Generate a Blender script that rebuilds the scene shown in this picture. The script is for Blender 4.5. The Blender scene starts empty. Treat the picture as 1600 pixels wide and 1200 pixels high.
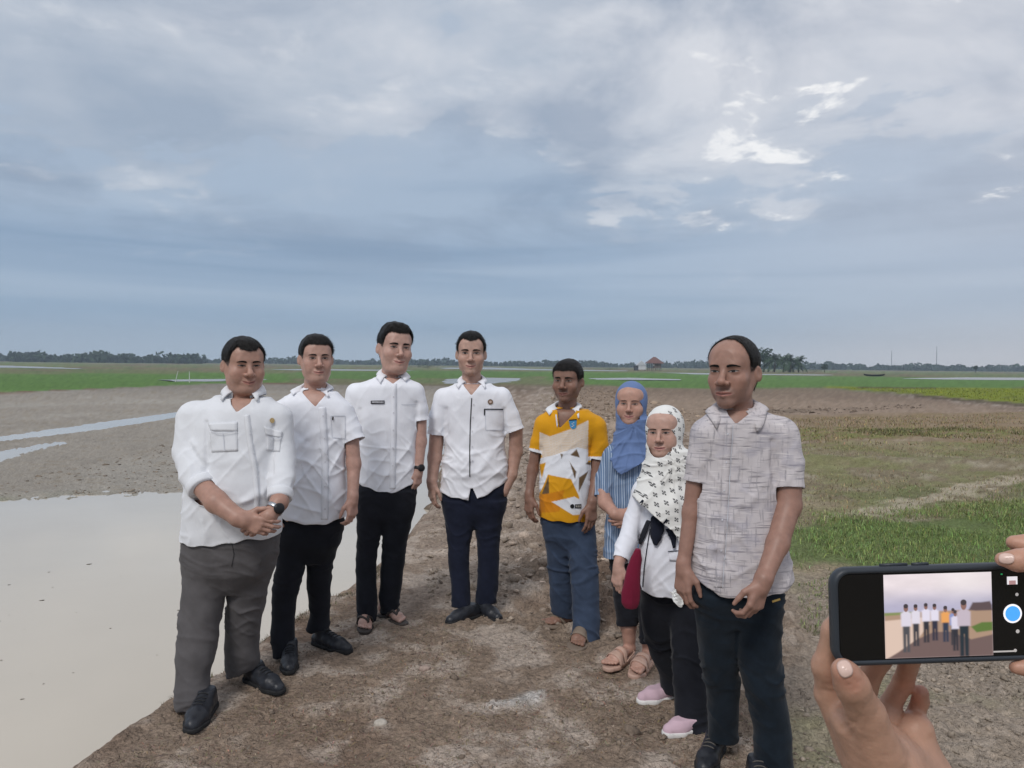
import bpy, math, random
import numpy as np
from mathutils import Vector, Matrix
from mathutils.bvhtree import BVHTree

# ------------------------------------------------------------------ camera
FP = 1200.0                       # focal length in pixels of the 1600 wide photo
CAMH = 1.55
pit, rol = math.radians(1.43), 0.0105
FW = np.array([0, math.cos(pit), -math.sin(pit)])
_r0 = np.array([1.0, 0, 0]); _u0 = np.array([0, math.sin(pit), math.cos(pit)])
RT = math.cos(rol) * _r0 + math.sin(rol) * _u0
UP = -math.sin(rol) * _r0 + math.cos(rol) * _u0
CAM = np.array([0, 0, CAMH])
scene = bpy.context.scene
col = scene.collection
cd = bpy.data.cameras.new('camera'); cam = bpy.data.objects.new('camera', cd); col.objects.link(cam)
cd.sensor_fit = 'HORIZONTAL'; cd.sensor_width = 36.0; cd.lens = 36.0 * FP / 1600.0
cd.clip_start = 0.05; cd.clip_end = 9000.0
M4 = Matrix.Identity(4)
for i in range(3):
    M4[i][0] = RT[i]; M4[i][1] = UP[i]; M4[i][2] = -FW[i]; M4[i][3] = CAM[i]
cam.matrix_world = M4
scene.camera = cam

# ------------------------------------------------------------------ world: cloudy sky
SUN_EL, SUN_AZ = math.radians(48), math.radians(205)     # azimuth clockwise from +Y: behind the camera, left
world = bpy.data.worlds.new('World'); scene.world = world; world.use_nodes = True
nt = world.node_tree; nt.nodes.clear()
def wn(t, **kw):
    n = nt.nodes.new(t)
    for k, v in kw.items(): setattr(n, k, v)
    return n
def wl(a, b): nt.links.new(a, b)
def wmath(op, a, b=None, c=None, clamp=False):
    n = wn('ShaderNodeMath', operation=op); n.use_clamp = clamp
    for i, v in enumerate((a, b, c)):
        if v is None: continue
        if isinstance(v, (int, float)): n.inputs[i].default_value = v
        else: wl(v, n.inputs[i])
    return n.outputs[0]
def wramp(fac, pts, interp='EASE'):
    r = wn('ShaderNodeValToRGB'); r.color_ramp.interpolation = interp
    el = r.color_ramp.elements
    while len(el) < len(pts): el.new(0.5)
    for e, (p, c) in zip(el, pts):
        e.position = p; e.color = tuple(c) + (1,) if len(c) == 3 else c
    wl(fac, r.inputs[0]); return r.outputs[0]
def wmix(fac, a, b, blend='MIX'):
    n = wn('ShaderNodeMix', data_type='RGBA', blend_type=blend)
    for i, v in ((0, fac), (6, a), (7, b)):
        if isinstance(v, (int, float)): n.inputs[i].default_value = v
        elif isinstance(v, tuple): n.inputs[i].default_value = v + (1,)
        else: wl(v, n.inputs[i])
    return n.outputs[2]
def wnoise(vec, scale, detail=6, rough=0.55, dist=0.0, w=None):
    n = wn('ShaderNodeTexNoise'); n.noise_dimensions = '4D' if w is not None else '3D'
    n.inputs['Scale'].default_value = scale; n.inputs['Detail'].default_value = detail
    n.inputs['Roughness'].default_value = rough; n.inputs['Distortion'].default_value = dist
    if w is not None: n.inputs['W'].default_value = w
    wl(vec, n.inputs['Vector']); return n.outputs['Fac']
sky = wn('ShaderNodeTexSky', sky_type='NISHITA'); sky.sun_disc = False
sky.sun_elevation = SUN_EL; sky.sun_rotation = SUN_AZ
skyc = wn('ShaderNodeVectorMath', operation='SCALE'); wl(sky.outputs[0], skyc.inputs[0]); skyc.inputs['Scale'].default_value = 0.1
tc = wn('ShaderNodeTexCoord'); sep = wn('ShaderNodeSeparateXYZ'); wl(tc.outputs['Generated'], sep.inputs[0])
zz = wmath('MAXIMUM', sep.outputs[2], 0.0)
den = wmath('ADD', zz, 0.16)
cx = wmath('DIVIDE', sep.outputs[0], den); cy = wmath('DIVIDE', sep.outputs[1], den)
cmb = wn('ShaderNodeCombineXYZ'); wl(cx, cmb.inputs[0]); wl(cy, cmb.inputs[1])
pl = cmb.outputs[0]
big = wnoise(pl, 0.62, 5, 0.52, 0.35, 3.1)
med = wnoise(pl, 1.7, 6, 0.56, 0.5, 8.7)
# flat layered streaks low over the land
st = wn('ShaderNodeCombineXYZ'); wl(wmath('MULTIPLY', sep.outputs[0], 0.9), st.inputs[0]); wl(wmath('MULTIPLY', sep.outputs[1], 0.9), st.inputs[1]); wl(wmath('MULTIPLY', sep.outputs[2], 15.0), st.inputs[2])
streak = wnoise(st.outputs[0], 1.35, 5, 0.5, 0.4, 5.0)
# blue grey cloud deck by height, rising in a billowed bank against paler high cloud
fine = wnoise(pl, 4.2, 6, 0.6, 0.3, 1.3)
base = wramp(zz, [(0.0, (0.37, 0.455, 0.565)), (0.05, (0.262, 0.360, 0.495)), (0.12, (0.262, 0.350, 0.478)), (0.20, (0.340, 0.420, 0.530)), (0.34, (0.395, 0.460, 0.555)), (1.0, (0.49, 0.53, 0.60))])
lum = wmath('ADD', wmath('MULTIPLY', big, 0.55), wmath('ADD', wmath('MULTIPLY', med, 0.33), wmath('MULTIPLY', fine, 0.12)))
hi_w = wramp(zz, [(0.05, (0, 0, 0)), (0.20, (1, 1, 1))])
az = wmath('ADD', wmath('MULTIPLY', wmath('ARCTAN2', sep.outputs[0], sep.outputs[1]), 0.833), 0.5, clamp=True)
hts = [(0.01, .24), (0.20, .21), (0.33, .29), (0.43, .36), (0.53, .30), (0.60, .22), (0.77, .21), (0.86, .26), (0.98, .20)]
hb = wramp(az, [(t_, (v_, v_, v_)) for t_, v_ in hts], 'LINEAR')
edge_n = wmath('ADD', wmath('MULTIPLY', med, 0.6), wmath('MULTIPLY', fine, 0.4))
bank = wramp(wmath('ADD', wmath('SUBTRACT', wmath('ADD', zz, wmath('MULTIPLY', wmath('SUBTRACT', edge_n, 0.5), 0.62)), hb), 0.5), [(0.44, (0, 0, 0)), (0.495, (0.22, 0.22, 0.22)), (0.512, (0.78, 0.78, 0.78)), (0.60, (1, 1, 1))], 'LINEAR')
pale = wramp(lum, [(0.37, (0.30, 0.36, 0.45)), (0.46, (0.45, 0.495, 0.565)), (0.52, (0.57, 0.595, 0.645)), (0.62, (0.66, 0.67, 0.705))], 'LINEAR')
c1 = wmix(wmath('MULTIPLY', bank, 0.95), base, pale)
# heavier grey rags drifting in front
rag = wnoise(pl, 1.15, 6, 0.6, 0.6, 21.4)
sh_ = wramp(rag, [(0.36, (1, 1, 1)), (0.44, (0.45, 0.45, 0.45)), (0.50, (0, 0, 0))], 'LINEAR')
c2 = wmix(wmath('MULTIPLY', sh_, wmath('MULTIPLY', hi_w, 0.62)), c1, (0.225, 0.285, 0.385))
brk = wramp(fine, [(0.57, (0, 0, 0)), (0.66, (1, 1, 1))])
azr0 = wramp(az, [(0.60, (0.12, 0.12, 0.12)), (0.80, (1, 1, 1))])
c3 = wmix(wmath('MULTIPLY', wmath('MULTIPLY', brk, bank), wmath('MULTIPLY', azr0, 0.9)), c2, (0.95, 0.94, 0.92))
lo_w = wramp(zz, [(0.0, (0.35, 0.35, 0.35)), (0.10, (1, 1, 1)), (0.17, (1, 1, 1)), (0.27, (0, 0, 0))])
s1 = wramp(streak, [(0.36, (1, 1, 1)), (0.5, (0, 0, 0))]); s2 = wramp(streak, [(0.5, (0, 0, 0)), (0.66, (1, 1, 1))])
c4 = wmix(wmath('MULTIPLY', s1, wmath('MULTIPLY', lo_w, 0.42)), c3, (0.15, 0.235, 0.365))
c5 = wmix(wmath('MULTIPLY', s2, wmath('MULTIPLY', lo_w, 0.42)), c4, (0.42, 0.50, 0.61))
# thinner, warmer cloud towards the right where the sun goes down behind the deck
azr = wramp(wmath('ADD', wmath('MULTIPLY', sep.outputs[0], 0.5), 0.5), [(0.52, (0, 0, 0)), (0.82, (1, 1, 1))])
c6 = wmix(wmath('MULTIPLY', azr, wramp(zz, [(0.0, (0.85, 0.85, 0.85)), (0.09, (0.32, 0.32, 0.32)), (0.5, (0.22, 0.22, 0.22))])), c5, (0.63, 0.61, 0.635))
cl = wmix(0.92, skyc.outputs[0], c6)
bg = wn('ShaderNodeBackground'); wl(cl, bg.inputs[0]); bg.inputs[1].default_value = 1.0
out = wn('ShaderNodeOutputWorld'); wl(bg.outputs[0], out.inputs[0])

sd = bpy.data.lights.new('sun', 'SUN'); sd.energy = 1.5; sd.angle = math.radians(16); sd.color = (1.0, 0.965, 0.92)
sun = bpy.data.objects.new('sun', sd); col.objects.link(sun)
sv = Vector((math.sin(SUN_AZ) * math.cos(SUN_EL), math.cos(SUN_AZ) * math.cos(SUN_EL), math.sin(SUN_EL)))
sun.rotation_euler = (-sv).to_track_quat('-Z', 'Y').to_euler(); sun.location = sv * 30
scene.view_settings.view_transform = 'Standard'; scene.view_settings.look = 'None'
scene.view_settings.exposure = 0.22; scene.view_settings.gamma = 1.0; scene.view_settings.use_curve_mapping = False
# ------------------------------------------------------------------ helpers
def at(px, py, D): return CAM + D * (FW + (px - 800) / FP * RT - (py - 600) / FP * UP)
def gnd(px, py, z=0.0):
    d = FW + (px - 800) / FP * RT - (py - 600) / FP * UP
    return CAM + d * ((z - CAMH) / d[2])
def proj(P):
    v = np.asarray(P) - CAM; d = v @ FW
    return 800 + FP * (v @ RT) / d, 600 - FP * (v @ UP) / d
def sss(a, b, x):
    t = np.clip((x - a) / (b - a), 0, 1); return t * t * (3 - 2 * t)
def hash3(i, j, k, seed):
    n = (i.astype(np.int64) * 374761393 + j.astype(np.int64) * 668265263 + k.astype(np.int64) * 2147483647 + seed * 974711) & 0xffffffff
    n = ((n ^ (n >> 13)) * 1274126177) & 0xffffffff
    n = ((n ^ (n >> 16)) * 2246822519) & 0xffffffff
    return ((n ^ (n >> 15)) & 0xffff) / 32767.5 - 1.0
def vnoise(P, seed=0):
    P = np.asarray(P, float); f = np.floor(P); t = P - f; t = t * t * (3 - 2 * t); f = f.astype(np.int64)
    x, y, z = f[:, 0], f[:, 1], f[:, 2]; u, v, w = t[:, 0], t[:, 1], t[:, 2]
    r = 0
    for a in (0, 1):
        for b in (0, 1):
            for c in (0, 1):
                r = r + hash3(x + a, y + b, z + c, seed) * (u if a else 1 - u) * (v if b else 1 - v) * (w if c else 1 - w)
    return r
def fbm(P, oct=4, seed=0, rough=0.5):
    a, s, t = 1.0, 0, 0; P = np.asarray(P, float)
    for o in range(oct):
        s = s + a * vnoise(P * 2 ** o + 17.3 * o, seed + o); t += a; a *= rough
    return s / t
def sdpoly(x, y, poly):
    """signed distance to a polygon, negative inside"""
    p = np.asarray(poly, float); d = np.full(x.shape, 1e18); s = np.ones(x.shape)
    n = len(p)
    for i in range(n):
        a = p[i]; b = p[i - 1]; e = b - a; wx = x - a[0]; wy = y - a[1]
        t = np.clip((wx * e[0] + wy * e[1]) / max(e @ e, 1e-12), 0, 1)
        d = np.minimum(d, (wx - e[0] * t) ** 2 + (wy - e[1] * t) ** 2)
        c1 = y >= a[1]; c2 = y < b[1]; c3 = e[0] * wy > e[1] * wx
        s = np.where((c1 & c2 & c3) | (~c1 & ~c2 & ~c3), -s, s)
    return s * np.sqrt(d)
def mesh_np(name, V, Q, smooth=True, colors=None, T=None):
    """mesh from numpy verts, quads and/or triangles"""
    me = bpy.data.meshes.new(name); V = np.asarray(V, np.float32)
    Q = np.zeros((0, 4), np.int32) if Q is None else np.asarray(Q, np.int32)
    T = np.zeros((0, 3), np.int32) if T is None else np.asarray(T, np.int32)
    me.vertices.add(len(V)); me.vertices.foreach_set('co', V.ravel())
    loops = np.concatenate([Q.ravel(), T.ravel()]).astype(np.int32)
    me.loops.add(len(loops)); me.loops.foreach_set('vertex_index', loops)
    npol = len(Q) + len(T); me.polygons.add(npol)
    ls = np.concatenate([np.arange(len(Q)) * 4, len(Q) * 4 + np.arange(len(T)) * 3]).astype(np.int32)
    me.polygons.foreach_set('loop_start', ls)
    me.update(calc_edges=True)
    if smooth: me.polygons.foreach_set('use_smooth', np.ones(npol, bool))
    if colors is not None:
        a = me.color_attributes.new('Col', 'FLOAT_COLOR', 'POINT')
        c = np.ones((len(V), 4), np.float32); c[:, :3] = colors; a.data.foreach_set('color', c.ravel())
    return me
def link(name, me, mt=None, parent=None, off=None, **props):
    if off is not None: me.transform(Matrix.Translation(-Vector(off)))
    o = bpy.data.objects.new(name, me); col.objects.link(o)
    if mt is not None: me.materials.append(mt)
    if parent is not None: o.parent = parent
    for k, v in props.items(): o[k] = v
    return o
def empty(name, loc, **props):
    o = bpy.data.objects.new(name, None); col.objects.link(o); o.location = Vector(loc); o.empty_display_size = 0.1
    for k, v in props.items(): o[k] = v
    return o
class MB:
    """collects simple shapes into one mesh"""
    def __init__(s): s.V = []; s.F = []
    def add(s, vs, fs):
        n = len(s.V); s.V += [tuple(v) for v in vs]; s.F += [tuple(i + n for i in f) for f in fs]
    def box(s, lo, hi, M=None):
        vs = [(x, y, z) for x in (lo[0], hi[0]) for y in (lo[1], hi[1]) for z in (lo[2], hi[2])]
        if M is not None: vs = [M @ Vector(v) for v in vs]
        s.add(vs, [(0, 1, 3, 2), (4, 6, 7, 5), (0, 4, 5, 1), (2, 3, 7, 6), (0, 2, 6, 4), (1, 5, 7, 3)])
    def tube(s, pts, rad, n=8, cap=True):
        pts = [np.asarray(p, float) for p in pts]; rings = []
        rad = rad if hasattr(rad, '__len__') else [rad] * len(pts)
        ref = np.array([0.31, 0.52, 0.79])
        vs = []
        for i, p in enumerate(pts):
            t = pts[min(i + 1, len(pts) - 1)] - pts[max(i - 1, 0)]; t = t / (np.linalg.norm(t) + 1e-9)
            u = np.cross(t, ref); u /= np.linalg.norm(u) + 1e-9; v = np.cross(t, u)
            for k in range(n):
                a = 2 * math.pi * k / n; vs.append(p + rad[i] * (math.cos(a) * u + math.sin(a) * v))
        fs = []
        for i in range(len(pts) - 1):
            for k in range(n):
                a = i * n + k; b = i * n + (k + 1) % n; fs.append((a, b, b + n, a + n))
        if cap: fs.append(tuple(range(n - 1, -1, -1))); fs.append(tuple((len(pts) - 1) * n + k for k in range(n)))
        s.add(vs, fs)
    def build(s, name, mt, parent=None, smooth=False, off=None, **props):
        me = bpy.data.meshes.new(name); me.from_pydata(s.V, [], s.F); me.update()
        if smooth:
            for p in me.polygons: p.use_smooth = True
        return link(name, me, mt, parent, off, **props)

# ------------------------------------------------------------------ materials
def mat(name, color=(0.5, 0.5, 0.5), rough=0.6, attr=False, var=0.12, vscale=8.0, bumps=(), spec=0.35, emit=None, metal=0.0, sheen=0.0, trans=0.0, sss_w=0.0, tint=None):
    """principled material; bumps = [(scale, strength, distance, (stretch))]; var = colour variation by noise"""
    m = bpy.data.materials.new(name); m.use_nodes = True; t = m.node_tree; N = t.nodes; L = t.links
    b = N['Principled BSDF']; b.inputs['Roughness'].default_value = rough; b.inputs['Metallic'].default_value = metal
    b.inputs['Specular IOR Level'].default_value = spec
    if sheen: b.inputs['Sheen Weight'].default_value = sheen
    if trans: b.inputs['Transmission Weight'].default_value = trans
    if sss_w:
        b.inputs['Subsurface Weight'].default_value = sss_w; b.inputs['Subsurface Radius'].default_value = (1.0, 0.35, 0.2); b.inputs['Subsurface Scale'].default_value = 0.006
    geo = N.new('ShaderNodeTexCoord')
    if attr:
        a = N.new('ShaderNodeAttribute'); a.attribute_name = 'Col'; src = a.outputs['Color']
    else:
        a = N.new('ShaderNodeRGB'); a.outputs[0].default_value = tuple(color) + (1,); src = a.outputs[0]
    if var:
        n = N.new('ShaderNodeTexNoise'); n.inputs['Scale'].default_value = vscale; n.inputs['Detail'].default_value = 5
        L.new(geo.outputs['Object'], n.inputs['Vector'])
        mr = N.new('ShaderNodeMapRange'); mr.inputs[1].default_value = 0.3; mr.inputs[2].default_value = 0.7
        mr.inputs[3].default_value = 1 - var; mr.inputs[4].default_value = 1 + var; L.new(n.outputs['Fac'], mr.inputs[0])
        sc = N.new('ShaderNodeVectorMath'); sc.operation = 'SCALE'; L.new(src, sc.inputs[0]); L.new(mr.outputs[0], sc.inputs['Scale'])
        src = sc.outputs[0]
    L.new(src, b.inputs['Base Color'])
    prev = None
    for bp in bumps:
        sc_, st_, di_ = bp[:3]
        vec = geo.outputs['Object']
        if len(bp) > 3:
            mp = N.new('ShaderNodeMapping'); mp.inputs['Scale'].default_value = bp[3]; L.new(vec, mp.inputs['Vector']); vec = mp.outputs[0]
        n = N.new('ShaderNodeTexNoise'); n.inputs['Scale'].default_value = sc_; n.inputs['Detail'].default_value = 4
        L.new(vec, n.inputs['Vector'])
        bm = N.new('ShaderNodeBump'); bm.inputs['Strength'].default_value = st_; bm.inputs['Distance'].default_value = di_
        L.new(n.outputs['Fac'], bm.inputs['Height'])
        if prev is not None: L.new(prev, bm.inputs['Normal'])
        prev = bm.outputs[0]
    if prev is not None: L.new(prev, b.inputs['Normal'])
    if emit:
        L.new(src, b.inputs['Emission Color']); b.inputs['Emission Strength'].default_value = emit
    return m
# ------------------------------------------------------------------ terrain: one sheet from under the camera to the horizon
rng = np.random.default_rng(7)
WZ = -0.28                                             # paddy water level
def wpoly(pts, z): return np.array([gnd(x, y, z)[:2] for x, y in pts])
edge = wpoly([(-60, 1330), (130, 1203), (200, 1152), (270, 1108), (350, 1050), (470, 972), (560, 905), (612, 850), (655, 790), (676, 735), (694, 680), (716, 635), (770, 606), (800, 597), (826, 586)], WZ)
BUND = np.vstack([[[-2.2, -2.0]], edge, [[60, 260], [60, -2.0]]])
MUD = wpoly([(-900, 800), (-200, 789), (290, 785), (450, 772), (560, 752), (628, 728), (655, 690), (690, 650), (740, 611), (790, 598), (815, 589), (500, 594), (300, 602), (0, 617), (-900, 645)], WZ)
PUD = wpoly([(-400, 716), (0, 682), (150, 661), (292, 642), (292, 650), (150, 672), (0, 690), (-400, 740)], WZ)
PUD2 = wpoly([(-200, 742), (20, 702), (90, 690), (110, 692), (60, 702), (-100, 752)], WZ)
def land(x, y):
    """height of the ground"""
    P = np.stack([x, y, 0 * x], 1)
    nb = fbm(P * 0.9, 4, 3) ; nf = fbm(P * 6.0, 3, 11); ns = fbm(P * 22.0, 3, 23)
    e = -sdpoly(x, y, BUND) + 0.13 * fbm(P * 2.5, 3, 31) + 0.07 * fbm(P * 9, 3, 37)           # >0 on the bund
    m = -sdpoly(x, y, MUD)
    dist = np.hypot(x, y)
    rdb = 1 - np.abs(fbm(P * 7.0, 3, 91)); top = 0.0 + 0.014 * nb + 0.014 * nf + 0.007 * ns + 0.016 * (rdb ** 4 - 0.4)
    # churned soil right of the path and the dip towards the field
    churn = np.exp(-((x - (0.55 + 0.030 * y)) / (0.75 + 0.05 * y)) ** 2) * sss(3.9, 4.8, y)
    rdg = 1 - np.abs(fbm(P * (9.0, 9.0, 1), 2, 71)); rd2 = 1 - np.abs(fbm(P * 19.0, 2, 73)); top = top + churn * (0.030 * nf + 0.055 * rdg ** 3 + 0.035 * rd2 ** 3 - 0.03)
    rough_r = sss(0.2, 1.2, x - 0.05 * y); top = top + rough_r * (0.018 * rd2 ** 3 + 0.012 * rdg ** 3)
    right = sss(0.5, 3.0, x - 0.12 * y)
    top = top - 0.13 * right + right * 0.02 * nb
    top = top - 0.22 * sss(14, 40, y)
    ridge = 0.10 * np.exp(-((y - 13.6 - 0.15 * nb) / 0.5) ** 2) * sss(2.5, 4.0, x)
    top = top + ridge
    bed = -0.40 + 0.0 * x
    mudz = WZ + 0.014 + 0.016 * nb + 0.010 * nf + 0.010 * ns * np.clip(18 / np.maximum(dist, 1), 0, 1)
    pd = np.maximum(-sdpoly(x, y, PUD), -sdpoly(x, y, PUD2)) + 0.35 * nb + 0.25 * nf
    mudz = mudz - 0.026 * sss(-0.5, 0.45, pd)
    low = bed + (mudz - bed) * sss(-1.1, 0.9, m + 0.75 * nb + 0.45 * nf)
    far = -0.22 + 0.03 * nb                                       # land beyond the left paddy
    beyond = sss(36, 41, y - 0.02 * x) * (x < 4)
    low = low * (1 - beyond) + far * beyond
    w = sss(-0.02, 0.42, e)
    z = low * (1 - w) + top * w
    fl = sss(60, 140, dist)
    return z * (1 - fl) + (-0.24 + 0.02 * nb) * fl
# rows spaced finely near and coarsely far, columns fanning out
ys = np.concatenate([np.arange(1420, 573.5, -2.1), np.array([573.0, 572.6, 572.3, 572.0, 571.7, 571.4, 571.2, 571.0, 570.8, 570.6])])
Drow = np.array([CAMH * FP / (y - 570.0) for y in ys]); Drow = Drow[Drow < 4500]
Drow = np.concatenate([[0.3, 0.7, 1.1, 1.5, 1.8, 2.0], Drow[Drow > 2.15], [6500.0]])
us = np.concatenate([np.linspace(-3.2, -0.85, 40)[:-1], np.linspace(-0.85, 0.82, 500), np.linspace(0.82, 3.2, 40)[1:]])
DD, UU = np.meshgrid(Drow, us, indexing='ij')
gx = (DD * UU).ravel(); gy = DD.ravel()
gx = gx + np.where(gy < 2, UU.ravel() * 6 * (2 - gy) * (np.abs(UU.ravel()) > 0.85), 0)
gz = land(gx, gy)
GP = np.stack([gx, gy, 0 * gx], 1)
# material regions, painted in order (world polygons traced on the ground)
def reg(pts, z=-0.2): return wpoly(pts, z)
C = np.empty((len(gx), 3)); dist = np.hypot(gx, gy)
n1 = fbm(GP * 0.35, 5, 41); n2 = fbm(GP * 1.6, 5, 47); n3 = fbm(GP * 7.0, 4, 53); n4 = fbm(GP * 26, 3, 59); nd = fbm(GP * 0.05, 5, 61)
def paint(mask, c):
    global C
    C = C * (1 - mask[:, None]) + np.asarray(c) * mask[:, None]
def inside(poly, soft, warp, nz):
    return sss(-soft, soft, -sdpoly(gx, gy, poly) + warp * nz)
C[:] = (0.150, 0.165, 0.078)
paint(sss(-0.2, 0.35, nd), (0.165, 0.135, 0.085))
paint(sss(0.15, 0.45, n1) * 0.6, (0.10, 0.155, 0.06))
GREEN = (0.105, 0.185, 0.050)
paint(inside(reg([(-900, 580), (0, 584), (300, 583), (460, 585), (460, 596), (300, 603), (0, 612), (-900, 640)]), 1.2, 2.0, n1), GREEN)
paint(inside(reg([(460, 581), (700, 579), (850, 580), (870, 588), (700, 591), (560, 592), (460, 592)]), 1.5, 3.0, n1), (0.10, 0.17, 0.05))
paint(inside(reg([(846, 580), (1010, 583), (1180, 585), (1320, 588), (1600, 592), (1900, 598), (1900, 606), (1600, 604), (1330, 602), (1100, 604), (950, 601), (865, 600)]), 1.2, 2.5, n1), GREEN)
paint(inside(reg([(-900, 632), (0, 612), (300, 602), (460, 597), (460, 600), (300, 606), (0, 620), (-900, 650)]), 0.25, 0.6, n2), (0.16, 0.105, 0.07))
mudm = sss(-0.8, 0.9, -sdpoly(gx, gy, MUD) + 0.7 * n2) * (gy < 60)
paint(mudm, (0.240, 0.212, 0.174)); paint(mudm * sss(0.0, 0.4, n1) * 0.55, (0.285, 0.26, 0.22)); paint(mudm * sss(0.1, 0.5, n3) * 0.5, (0.16, 0.13, 0.09))
# bund and ploughed dry land on the right
bm_ = sss(-0.05, 0.15, -sdpoly(gx, gy, BUND)) * sss(70, 50, gy) * sss(36, 30, gx * 0.55 + 0 * gy)
paint(bm_, (0.185, 0.138, 0.100))
paint(bm_ * sss(-0.1, 0.5, n2 + 0.4 * n1) * 0.75, (0.130, 0.088, 0.062))
paint(bm_ * sss(-0.05, 0.45, n3 - 0.3 * n2) * 0.8, (0.285, 0.235, 0.190))
paint(inside(reg([(640, 860), (690, 770), (730, 700), (800, 640), (840, 600), (870, 600), (850, 680), (830, 790), (840, 930), (700, 960), (600, 950)], 0.0), 0.25, 0.5, n2) * (0.45 + 0.3 * n3), (0.30, 0.245, 0.195))
paint(inside(reg([(870, 603), (1300, 604), (1600, 636), (1900, 672), (1900, 690), (1600, 690), (1240, 672), (1000, 680), (900, 668)], -0.15), 0.6, 1.2, n1) * 0.85, (0.215, 0.158, 0.112))
dryr = inside(reg([(1240, 648), (1600, 636), (1900, 650), (1900, 730), (1600, 715), (1240, 712)], -0.15), 0.6, 1.5, n1)
paint(dryr * (0.5 + 0.5 * sss(-0.2, 0.3, n2)), (0.185, 0.135, 0.075))
paint(inside(reg([(1150, 664), (1400, 668), (1900, 672), (1900, 690), (1600, 680), (1240, 688)], -0.15), 0.4, 0.8, n2) * sss(-0.3, 0.2, n3), (0.13, 0.13, 0.045))
ol = inside(reg([(1180, 690), (1600, 690), (2000, 700), (2000, 1000), (1500, 950), (1200, 900), (1150, 760)], -0.12), 0.3, 0.9, n1)
paint(ol * (0.30 + 0.55 * sss(-0.35, 0.3, n2 + 0.5 * n3)), (0.145, 0.145, 0.060))
paint(ol * sss(0.05, 0.5, n1 + 0.5 * n2) * 0.8, (0.235, 0.185, 0.125))
gr1 = inside(reg([(1185, 905), (1215, 840), (1290, 818), (1430, 815), (1600, 805), (2000, 815), (2000, 935), (1600, 912), (1420, 905), (1290, 893)], -0.12), 0.12, 0.28, n2)
gr2 = inside(reg([(1520, 790), (1600, 752), (2000, 740), (2000, 830), (1600, 830)], -0.12), 0.2, 0.5, n2)
gr3 = inside(reg([(1340, 775), (1420, 762), (1500, 770), (1480, 790), (1380, 795)], -0.12), 0.3, 0.5, n2) * 0.6
paint(gr1 * 0.8, (0.078, 0.115, 0.034)); paint(np.maximum(gr2 * 0.7, gr3), (0.095, 0.12, 0.042))
paint(inside(reg([(1290, 812), (1380, 790), (1480, 762), (1600, 740), (1800, 715), (1800, 728), (1600, 752), (1480, 778), (1400, 806)], -0.12), 0.08, 0.22, n3) * 0.75, (0.33, 0.275, 0.205))
bare = inside(reg([(1220, 930), (1300, 902), (1430, 910), (1600, 925), (2100, 950), (2300, 1500), (1250, 1500), (1225, 1100)], -0.10), 0.15, 0.35, n2)
paint(bare * 0.9, (0.245, 0.20, 0.155)); paint(bare * sss(0.0, 0.5, n3) * 0.55, (0.155, 0.12, 0.085)); paint(bare * sss(0.1, 0.45, n2) * 0.5, (0.12, 0.125, 0.055))
YEL = inside(reg([(1290, 603), (1440, 604), (1600, 605), (2200, 612), (2200, 690), (1600, 627), (1440, 614)], -0.2), 0.35, 0.6, n1)
paint(YEL, (0.185, 0.215, 0.028)); paint(YEL * sss(0.1, 0.5, n1) * 0.5, (0.13, 0.13, 0.05))
for pl_ in ([(1430, 614), (1600, 627), (2200, 690), (2200, 694), (1600, 631), (1430, 617)], [(1340, 602), (1600, 604), (2000, 607), (2000, 609), (1600, 606), (1340, 604)]):
    paint(inside(reg(pl_), 0.15, 0.5, n2) * 0.8, (0.085, 0.07, 0.04))
paint(inside(reg([(1240, 636), (1330, 636), (1440, 626), (1350, 633), (1250, 642), (1100, 645), (1100, 640)]), 0.5, 1.0, n2) * 0.5, (0.09, 0.07, 0.05))
paint(inside(wpoly([(770, 1100), (800, 1082), (850, 1078), (840, 1092), (800, 1100)], 0.0), 0.05, 0.06, n3) * 0.55, (0.50, 0.49, 0.46))
wet = sss(0.12, 0.01, gz - WZ) * sss(-0.5, -0.1, -sdpoly(gx, gy, BUND)) * sss(14, 10, gy); C = C * (1 - 0.38 * wet[:, None])      # damp mud just above the water is darker
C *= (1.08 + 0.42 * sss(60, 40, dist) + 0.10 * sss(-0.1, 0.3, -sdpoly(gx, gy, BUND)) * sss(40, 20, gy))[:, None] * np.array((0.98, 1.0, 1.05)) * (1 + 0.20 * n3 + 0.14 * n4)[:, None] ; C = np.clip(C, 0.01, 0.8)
nr, nc = len(Drow), len(us)
I = np.arange(nr * nc).reshape(nr, nc)
GQ = np.stack([I[:-1, :-1].ravel(), I[:-1, 1:].ravel(), I[1:, 1:].ravel(), I[1:, :-1].ravel()], 1)
GV = np.stack([gx, gy, gz], 1)
M_ground = mat('soil_and_field', attr=True, rough=0.92, var=0.26, vscale=38, spec=0.12, bumps=[(13.0, 0.85, 0.06), (48.0, 0.95, 0.03), (170, 0.8, 0.009)])
# dried mud cracks on the near ground
t = M_ground.node_tree; N = t.nodes; L = t.links
vo = N.new('ShaderNodeTexVoronoi'); vo.feature = 'DISTANCE_TO_EDGE'; vo.inputs['Scale'].default_value = 10.0
tcn = N.new('ShaderNodeTexCoord'); wob = N.new('ShaderNodeTexNoise'); wob.inputs['Scale'].default_value = 9
L.new(tcn.outputs['Object'], wob.inputs['Vector'])
vm = N.new('ShaderNodeVectorMath'); vm.operation = 'MULTIPLY_ADD'; vm.inputs[1].default_value = (0.09, 0.09, 0.09)
L.new(wob.outputs['Color'], vm.inputs[0]); L.new(tcn.outputs['Object'], vm.inputs[2]); L.new(vm.outputs[0], vo.inputs['Vector'])
rp = N.new('ShaderNodeMapRange'); rp.inputs[1].default_value = 0.0; rp.inputs[2].default_value = 0.05; L.new(vo.outputs['Distance'], rp.inputs[0])
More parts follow.
